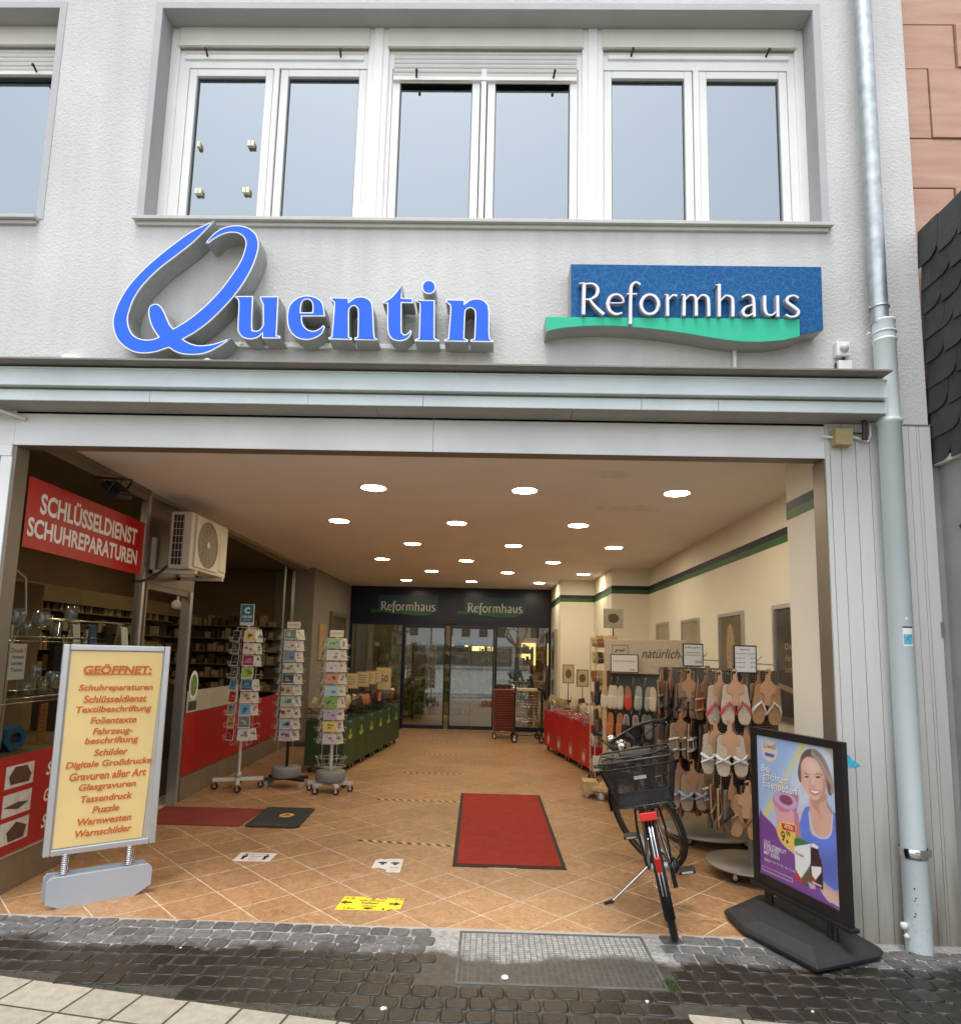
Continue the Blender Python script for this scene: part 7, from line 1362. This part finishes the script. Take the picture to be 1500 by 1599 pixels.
# wire packet rack behind
wk = thing('wire_packet_rack', 'cream wire tiered rack full of packets between red bins and slipper stand', 'display rack', (1.42, 8.02, 0))
m = MB()
for x in (-.16, .16): m.tube([(x, -.15, .10), (x, -.12, 1.2), (x * .6, .05, 1.85)], .007, 6); m.tube([(x, .2, .10), (x, .2, 1.75)], .007, 6)
TZ = (.16, .45, .70, .95, 1.20, 1.42, 1.62)
for z in TZ:
    w = .18 if z < 1.3 else .15 - (z - 1.3) * .12
    for zz in (z, z + .07): m.tube([(-w, -.17, zz), (w, -.17, zz), (w, .18, zz), (-w, .18, zz)], .003, 4, closed=True)
    for i in range(9): x = -w + 2 * w * i / 8; m.tube([(x, -.17, z + .07), (x, -.17, z), (x, .18, z)], .002, 4)
m.build('wire_frame', WIRE, wk); wheels('caster', wk, [(-.15, -.14), (.15, -.14), (-.15, .18), (.15, .18)], .04)
for k, z in enumerate(TZ):
    for q in range(10 if z < 1.3 else 7):
        packet(1.42 - .14 + .031 * q * (1 if z < 1.3 else 1.15), 8.02 - .12 + (q % 2) * .05, z + .01, (-.25, rnd(-.15, .15), rnd(-.4, .4)), (3, 0, 4, 5)[(q + k) % 4] if z > 1.0 else (4, 2, 0, 3)[(q + k) % 4], f'small brown packet on the {("lowest", "second", "third", "fourth", "fifth", "sixth", "top")[k]} tier of the wire rack', f'packets on tier {k + 1} of the wire rack', .9)
posts(1.50, 7.98, 1.7, 1.86, .24, .24, 'picture sign on top of the wire packet rack', mat('grey_print', (.42, .38, .30), .6, var=.2, vs=30), None, fr=GREYM, pic=mat('brown_print', (.12, .08, .05), .6, var=.4, vs=30))
t = thing('shelf_banner', 'dark blue strip with pale script on the wire packet rack', 'sign', (1.38, 7.83, .58)); MB().box(-.15, .17, -.004, .004, 0, .10).build('strip', mat('navy_strip', (.02, .035, .08), .5, var=.1), t); MB().text('Belgische', 0, .05, .26, .07, FR, .0055, off=.01, shear=.3).build('lettering', mat('pale_blue_ink', (.35, .5, .62), .6, var=0), t)
t = thing('product_box', 'green and white boxes on the lowest tier of the wire rack', 'box', (1.30, 7.86, .17)); MB().box(-.06, .06, 0, .05, 0, .17).build('carton', PAPER, t); MB().box(-.055, .055, -.002, -.0005, .03, .07).build('print', mat('green_print', (.10, .22, .08), .6, var=.3, vs=40), t)
# framed posters on the right wall
for k, (y0, y1, z0, z1, pm, lab) in enumerate(((4.72, 5.43, 1.03, 1.96, (.075, .06, .05), 'large framed dark poster with pale writing, nearest the front pilaster'), (6.07, 6.72, 1.30, 1.965, (.17, .13, .08), 'framed poster of a hand on the right wall, second from the street'), (7.36, 8.02, 1.40, 1.97, (.30, .24, .15), 'framed beige poster on the right wall, third from the street'), (8.62, 9.24, 1.60, 1.99, (.30, .26, .18), 'small framed pale poster on the right wall, farthest from the street'))):
    t = thing('framed_poster', lab, 'poster'); FW = lambda a, b, d: (2.354 - d, a, b)
    MB().prism([(y0, z0), (y1, z0), (y1, z1), (y0, z1)], .0, .02, FW, holes=[[(y0 + .035, z0 + .035), (y1 - .035, z0 + .035), (y1 - .035, z1 - .035), (y0 + .035, z1 - .035)]]).build('frame', ALU, t, .004)
    sh_ = MB().prism([(y0 + .034, z0 + .034), (y1 - .034, z0 + .034), (y1 - .034, z1 - .034), (y0 + .034, z1 - .034)], .001, .008, FW).build('sheet', mat('poster_sheet_%d' % k, pm, .25, var=.15, vs=5, coat=.3), t)
    FWm = lambda a, b, d: (2.354 - d, -a, b); yc = -(y0 + y1) / 2; inkp = mat('pale_brown_ink', (.35, .27, .18), .5, var=0)
    if k == 0: MB().text('Die Kraft', yc + .02, 1.62, .34, .05, FWm, .0086).text('der Natur', yc + .02, 1.53, .36, .05, FWm, .0086).text('zum Leben', yc + .02, 1.44, .38, .05, FWm, .0086).build('lettering', inkp, sh_); MB().prism([(y0 + .35, 1.72), (y0 + .27, 1.72), (y0 + .25, 1.9), (y0 + .37, 1.9)], .0084, .0088, FW).build('picture', mat('pale_tube', (.45, .40, .32), .5, var=.1), sh_); MB().prism([(y0 + .06, 1.25), (y1 - .06, 1.33), (y1 - .06, 1.29), (y0 + .06, 1.2)], .0084, .0088, FW).build('picture', mat('pale_stick', (.30, .22, .13), .5, var=.1), sh_)
    elif k == 1: MB().prism([(6.25, 1.34), (6.5, 1.34), (6.52, 1.6), (6.48, 1.82), (6.40, 1.86), (6.33, 1.8), (6.28, 1.6)], .0084, .0088, FW).build('picture', mat('hand_print', (.36, .25, .14), .5, var=.3, vs=15), sh_)
    elif k == 2: MB().text('NATÜRLICH', yc, 1.62, .4, .05, FWm, .0086, off=.01).text('GUTE PFLEGE', yc, 1.54, .36, .03, FWm, .0086, off=.01).build('lettering', mat('brown_ink', (.12, .07, .04), .5, var=0), sh_)
t = thing('wall_cabinet', 'narrow glazed cabinet on the wall beside the right door pane', 'cabinet'); MB().box(1.17, 1.214, 11.9, 12.5, .6, 2.0).build('body', mat('cream_frame', (.45, .40, .28), .5, var=.05), t, .003); MB().box(1.165, 1.1695, 11.96, 12.44, 1.25, 1.95).box(1.165, 1.1695, 11.96, 12.44, .65, 1.2).build('pane', mat('dark_cabinet_glass', (.04, .05, .05), .1, var=0), t)
t = thing('pale_box', 'pale wooden box on the tiles beside the slipper stand base', 'box', (1.13, 7.28, 0)); MB().box(-.1, .06, -.1, .12, .05, .17).build('crate', WOOD, t, .002); wheels('caster', t, [(-.06, -.06), (.03, .08)], .025, GREYM)
# ---------------- bicycle ----------------
RC = Vector((1.045, 3.80, 0)); HD = math.atan2(1.2, .245); LEAN = R(-12)
bk_ = thing('bicycle', 'black bicycle with wire rear basket leaning on its side stand before the sandals', 'bicycle', tuple(RC), rot=(0, 0, HD))
ML = Matrix.Rotation(LEAN, 4, 'X')
def bld(m, name, ma, bevel=0, M=None, parent=None):
    MM = ML @ M if M is not None else ML
    m.v = [tuple(MM @ Vector(v)) for v in m.v]; return m.build(name, ma, parent or bk_, bevel)
WR = .345
def wheel(cx, M=None):
    ty = bld(MB().tube([(cx + WR * math.cos(a), 0, .35 + WR * math.sin(a)) for a in [2 * math.pi * i / 48 for i in range(48)]], .019, 8, closed=True), 'tyre', RUBBER, M=M)
    m = MB()
    for sy in (-.012, .012): m.tube([(cx + .316 * math.cos(a), sy, .35 + .316 * math.sin(a)) for a in [2 * math.pi * i / 48 for i in range(48)]], .0055, 5, closed=True)
    bld(m, 'rim', mat('dark_rim', (.10, .10, .10), .3, .8, var=.1), M=M, parent=ty)
    m = MB()
    for k in range(28): a = 2 * math.pi * k / 28; b = a + (.5 if k % 2 else -.5); s_ = .022 if k % 4 < 2 else -.022; m.tube([(cx + .02 * math.cos(b), s_, .35 + .02 * math.sin(b)), (cx + .314 * math.cos(a), 0, .35 + .314 * math.sin(a))], .0011, 4)
    bld(m, 'spokes', CHROME, M=M, parent=ty)
    bld(MB().cyl((cx, -.045, .35), (cx, .045, .35), .022, n=14), 'hub', GREYM, M=M, parent=ty)
wheel(0)
# steering: turned to the left
ax0, ax1 = Vector((.885, 0, .86)), Vector((1.06, 0, .36)); axd = (ax0 - ax1).normalized()
ST = Matrix.Translation(ax0) @ Matrix.Rotation(R(41), 4, axd) @ Matrix.Translation(-ax0)
wheel(1.12, ST)
def fender(cx, a0, a1, M, name='mudguard'):
    m = MB(); n_ = 22; vs = []
    for i in range(n_ + 1):
        a = a0 + (a1 - a0) * i / n_
        for w, r_ in ((-.028, .366), (-.020, .378), (0, .384), (.020, .378), (.028, .366)): vs.append((cx + r_ * math.cos(a), w, .35 + r_ * math.sin(a)))
    m.add(vs, [(i * 5 + k, i * 5 + k + 1, i * 5 + k + 6, i * 5 + k + 5) for i in range(n_) for k in range(4)], 0, True)
    return bld(m, name, BLKM, M=M)
fg = fender(0, R(25), R(205), None); fender(1.12, R(10), R(165), ST)
m = MB()
for sy in (-1, 1): m.tube([(-.345, .024 * sy, .30), (-.2, .045 * sy, .33), (0, .055 * sy, .35)], .0025, 5).tube([(-.29, .024 * sy, .58), (-.1, .05 * sy, .42), (0, .055 * sy, .35)], .0025, 5)
bld(m, 'mudguard_stay', CHROME)
m = MB()
for i in range(9): 
    a0_, a1_ = R(130 + i * 7), R(137 + i * 7)
for sy in (-.008, .008): m.tube([((.386) * math.cos(R(a)), sy, .35 + .386 * math.sin(R(a))) for a in range(112, 190, 6)], .0035, 5)
bld(m, 'chrome_trim', CHROME)
RR = mat('red_reflector', (.62, .02, .015), .2, var=.1, coat=.5, emit=(.8, .02, .01), es=.0)
bld(MB().box(-.02, .012, -.045, .045, -.022, .022), 'tail_light', RR, .006, M=Matrix.Translation((-.255, 0, .685)))
bld(MB().box(-.012, .008, -.014, .014, -.045, .045), 'reflector', RR, .006, M=Matrix.Translation((-.377, 0, .47)) @ Matrix.Rotation(R(-17), 4, 'Y'))
# frame
m = MB(); BBk = (.46, 0, .30); SC = (.30, 0, .74)
m.tube([BBk, SC], .017, 12).tube([BBk, (.62, 0, .36), (.80, 0, .62), (.875, 0, .80)], .021, 12).tube([(.36, 0, .60), (.62, 0, .66), (.88, 0, .84)], .015, 10).cyl((.905, 0, .78), (.865, 0, .90), .024, n=14)
for sy in (-1, 1): m.tube([(.44, .02 * sy, .30), (.30, .045 * sy, .32), (0, .06 * sy, .35)], .010, 8).tube([(.31, .012 * sy, .70), (.22, .03 * sy, .62), (0, .062 * sy, .36)], .009, 8)
bld(m, 'frame', mat('black_gloss', (.010, .010, .012), .15, var=0, coat=.6))
m = MB()
for sy in (-1, 1): m.tube([(1.10, .055 * sy, .36), (1.03, .055 * sy, .55), (.965, .05 * sy, .70)], [.011, .014, .016], 8)
m.cyl((.965, -.055, .70), (.965, .055, .70), .018, n=10).cyl((.955, 0, .69), (.91, 0, .79), .020, n=12); bld(m, 'fork', BLKM, M=ST)
m = MB().tube([(.88, 0, .87), (.855, 0, .96), (.90, 0, 1.01)], .016, 10); hb_ = bld(m, 'handlebar_stem', BLKM, M=ST)
m = MB().tube([(.80, .225, .985), (.855, .205, 1.0), (.895, .14, 1.01), (.905, .07, 1.01), (.905, -.07, 1.01), (.895, -.14, 1.01), (.855, -.205, 1.0), (.80, -.225, .985)], .012, 10); bar = bld(m, 'handlebar', BLKM, M=ST)
for sy in (-1, 1):
    bld(MB().tube([(.755, .238 * sy, .978), (.84, .212 * sy, .996)], [.019, .017], 12), 'grip', RUBBER, M=ST)
    bld(MB().tube([(.87, .18 * sy, 1.0), (.83, .24 * sy, .975), (.77, .265 * sy, .96)], .006, 6), 'brake_lever', GREYM, M=ST)
bld(MB().lathe([(0, .032), (.02, .028), (.032, .012), (.034, 0), (0, -.004)], (.86, .17, 1.03), 18), 'bell', CHROME, M=ST)
bld(MB().lathe([(0, -.03), (.03, -.025), (.045, 0), (.04, .02), (0, .022)], (0, 0, 0), 18, M=Matrix.Rotation(R(90), 3, 'Y')), 'headlight', CHROME, M=ST @ Matrix.Translation((.97, .03, .93)))
m = MB().tube([(.76, .24, .99), (.90, .25, .86), (.96, .10, .72), (.90, .02, .66)], .004, 6).tube([(.76, -.24, .99), (.94, -.18, .92), (.98, -.05, .76)], .004, 6).tube([(.80, .2, 1.0), (.98, .18, 1.05), (1.02, .06, .90), (.95, .02, .75)], .004, 6); bld(m, 'brake_cable', BLACK, M=ST)
# saddle
bld(MB().cyl((.30, 0, .72), (.275, 0, .88), .013, n=10), 'seat_post', GREYM)
sdl = MB(); sec = [(.17, .05, .93), (.19, .10, .945), (.26, .105, .95), (.34, .07, .945), (.43, .035, .94), (.50, .022, .935)]
sdl.loft([[(x, w * math.cos(a), z + .022 * math.sin(a) * (1 if math.sin(a) > 0 else 1.6)) for a in [2 * math.pi * i / 12 for i in range(12)]] for x, w, z in sec], smooth=True); sd2 = bld(sdl, 'saddle', mat('saddle_vinyl', (.02, .02, .02), .5, var=.1))
bld(MB().box(.163, .168, -.035, .035, .93, .945), 'saddle_badge', WHITE, parent=sd2)
bld(MB().tube([(.22, .02, .905), (.40, .02, .905)], .004, 5).tube([(.22, -.02, .905), (.40, -.02, .905)], .004, 5), 'saddle_rail', GREYM, parent=sd2)
# carrier and basket
m = MB()
for sy in (-1, 1): m.tube([(-.24, .06 * sy, .725), (.18, .06 * sy, .735), (.27, .02 * sy, .70)], .006, 6).tube([(0, .07 * sy, .37), (-.06, .075 * sy, .60), (-.08, .062 * sy, .725)], .006, 6).tube([(0, .07 * sy, .37), (-.16, .075 * sy, .60), (-.20, .062 * sy, .725)], .006, 6)
m.tube([(-.24, -.06, .725), (-.26, 0, .72), (-.24, .06, .725)], .006, 6).tube([(-.10, -.06, .728), (-.10, .06, .728)], .005, 6).tube([(.05, -.06, .73), (.05, .06, .73)], .005, 6); bld(m, 'carrier', BLKM)
zb, zt_ = .745, .985; bt = lambda k: (-.28 - .03 * k, .10 + .03 * k, .145 + .055 * k)  # x0,x1,half width
m = MB()
def ring(k, z):
    x0, x1, w = bt(k); r_ = .03; return [(x0 + r_, -w, z), (x1 - r_, -w, z), (x1, -w + r_, z), (x1, w - r_, z), (x1 - r_, w, z), (x0 + r_, w, z), (x0, w - r_, z), (x0, -w + r_, z)]
m.tube(ring(1, zt_), .006, 6, closed=True).tube(ring(.86, zt_ - .035), .004, 5, closed=True).tube(ring(0, zb), .005, 6, closed=True).tube(ring(.30, zb + .075), .003, 4, closed=True)
bsk = bld(m, 'basket', BLKM)
m = MB(); x0, x1, w0 = bt(0); X0_, X1_, W0_ = bt(1); n_ = 40
def lerp(a, b, t_): return a + (b - a) * t_
for i in range(n_ + 1):
    t_ = i / n_
    for s_ in (-1, 1):
        m.tube([(lerp(x0, x1, t_), s_ * w0, zb), (lerp(X0_, X1_, t_), s_ * W0_, zt_ - .03)], .0014, 3); m.tube([(x0 if s_ < 0 else x1, lerp(-w0, w0, t_), zb), (X0_ if s_ < 0 else X1_, lerp(-W0_, W0_, t_), zt_ - .03)], .0014, 3)
    m.tube([(lerp(x0, x1, t_), -w0, zb), (lerp(x0, x1, t_), w0, zb)], .0014, 3)
for i in range(26):
    k = i / 26; m.tube(ring(k * .87, lerp(zb, zt_, k * .87)), .0014, 3, closed=True)
for i in range(16): t_ = i / 15; m.tube([(x0, lerp(-w0, w0, t_), zb), (x1, lerp(-w0, w0, t_), zb)], .0014, 3)
bld(m, 'wire_mesh', BLKM, parent=bsk)
bld(MB().box(X0_ + .010, X0_ + .014, -.035, .03, .885, .903), 'basket_badge', CHROME, parent=bsk); bld(MB().tube([(-.09, -.19, 1.0), (-.09, -.1, .975), (-.09, .1, .975), (-.09, .19, 1.0)], .005, 6), 'basket_handle', BLKM, parent=bsk)
# drive train
m = MB().tube([(.46 + .09 * math.cos(a), -.045, .30 + .09 * math.sin(a)) for a in [2 * math.pi * i / 28 for i in range(28)]], .004, 5, closed=True).cyl((.46, -.06, .30), (.46, .06, .30), .02, n=12)
for k in range(5): a = 2 * math.pi * k / 5; m.tube([(.46, -.045, .30), (.46 + .09 * math.cos(a), -.045, .30 + .09 * math.sin(a))], .006, 5)
m.tube([(.46, -.05, .385), (0, -.05, .375)], .0035, 4).tube([(.46, -.05, .215), (.02, -.05, .29)], .0035, 4); bld(m, 'chainset', GREYM)
bld(MB().lathe([(.0, 0), (.042, .002), (.045, .012), (.02, .03), (0, .03)], (0, -.075, .35), 16, M=Matrix.Rotation(R(90), 3, 'X')).box(-.03, .02, -.075, -.05, .24, .33), 'derailleur', BLKM)
ca = R(28); cr_ = .17
for sy, s_ in ((1, 1), (-1, -1)):
    px_, pz_ = .46 + s_ * cr_ * math.cos(ca), .30 + s_ * cr_ * math.sin(ca)
    bld(MB().tube([(.46, .065 * sy, .30), (px_, .085 * sy, pz_)], [.012, .009], 8), 'crank', GREYM)
    pd = bld(MB().box(px_ - .045, px_ + .045, .10 * sy if sy > 0 else -.195, .195 if sy > 0 else -.10, pz_ - .012, pz_ + .012), 'pedal', BLACK, .004); bld(MB().box(px_ - .047, px_ - .0455, (.115 if sy > 0 else -.18), (.18 if sy > 0 else -.115), pz_ - .006, pz_ + .006), 'pedal_reflector', mat('pale_reflector', (.5, .45, .35), .2, var=0), parent=pd)
inv = ML.inverted(); foot = inv @ Vector((.36, .335, .012)); foot2 = inv @ Vector((.32, .385, .006))
m = MB().tube([(.36, .05, .27), tuple(foot)], [.011, .008], 8); kst = bld(m, 'side_stand', CHROME); bld(MB().tube([tuple(foot), tuple(foot2)], [.012, .010], 8, flat=.6), 'stand_foot', BLACK, parent=kst)
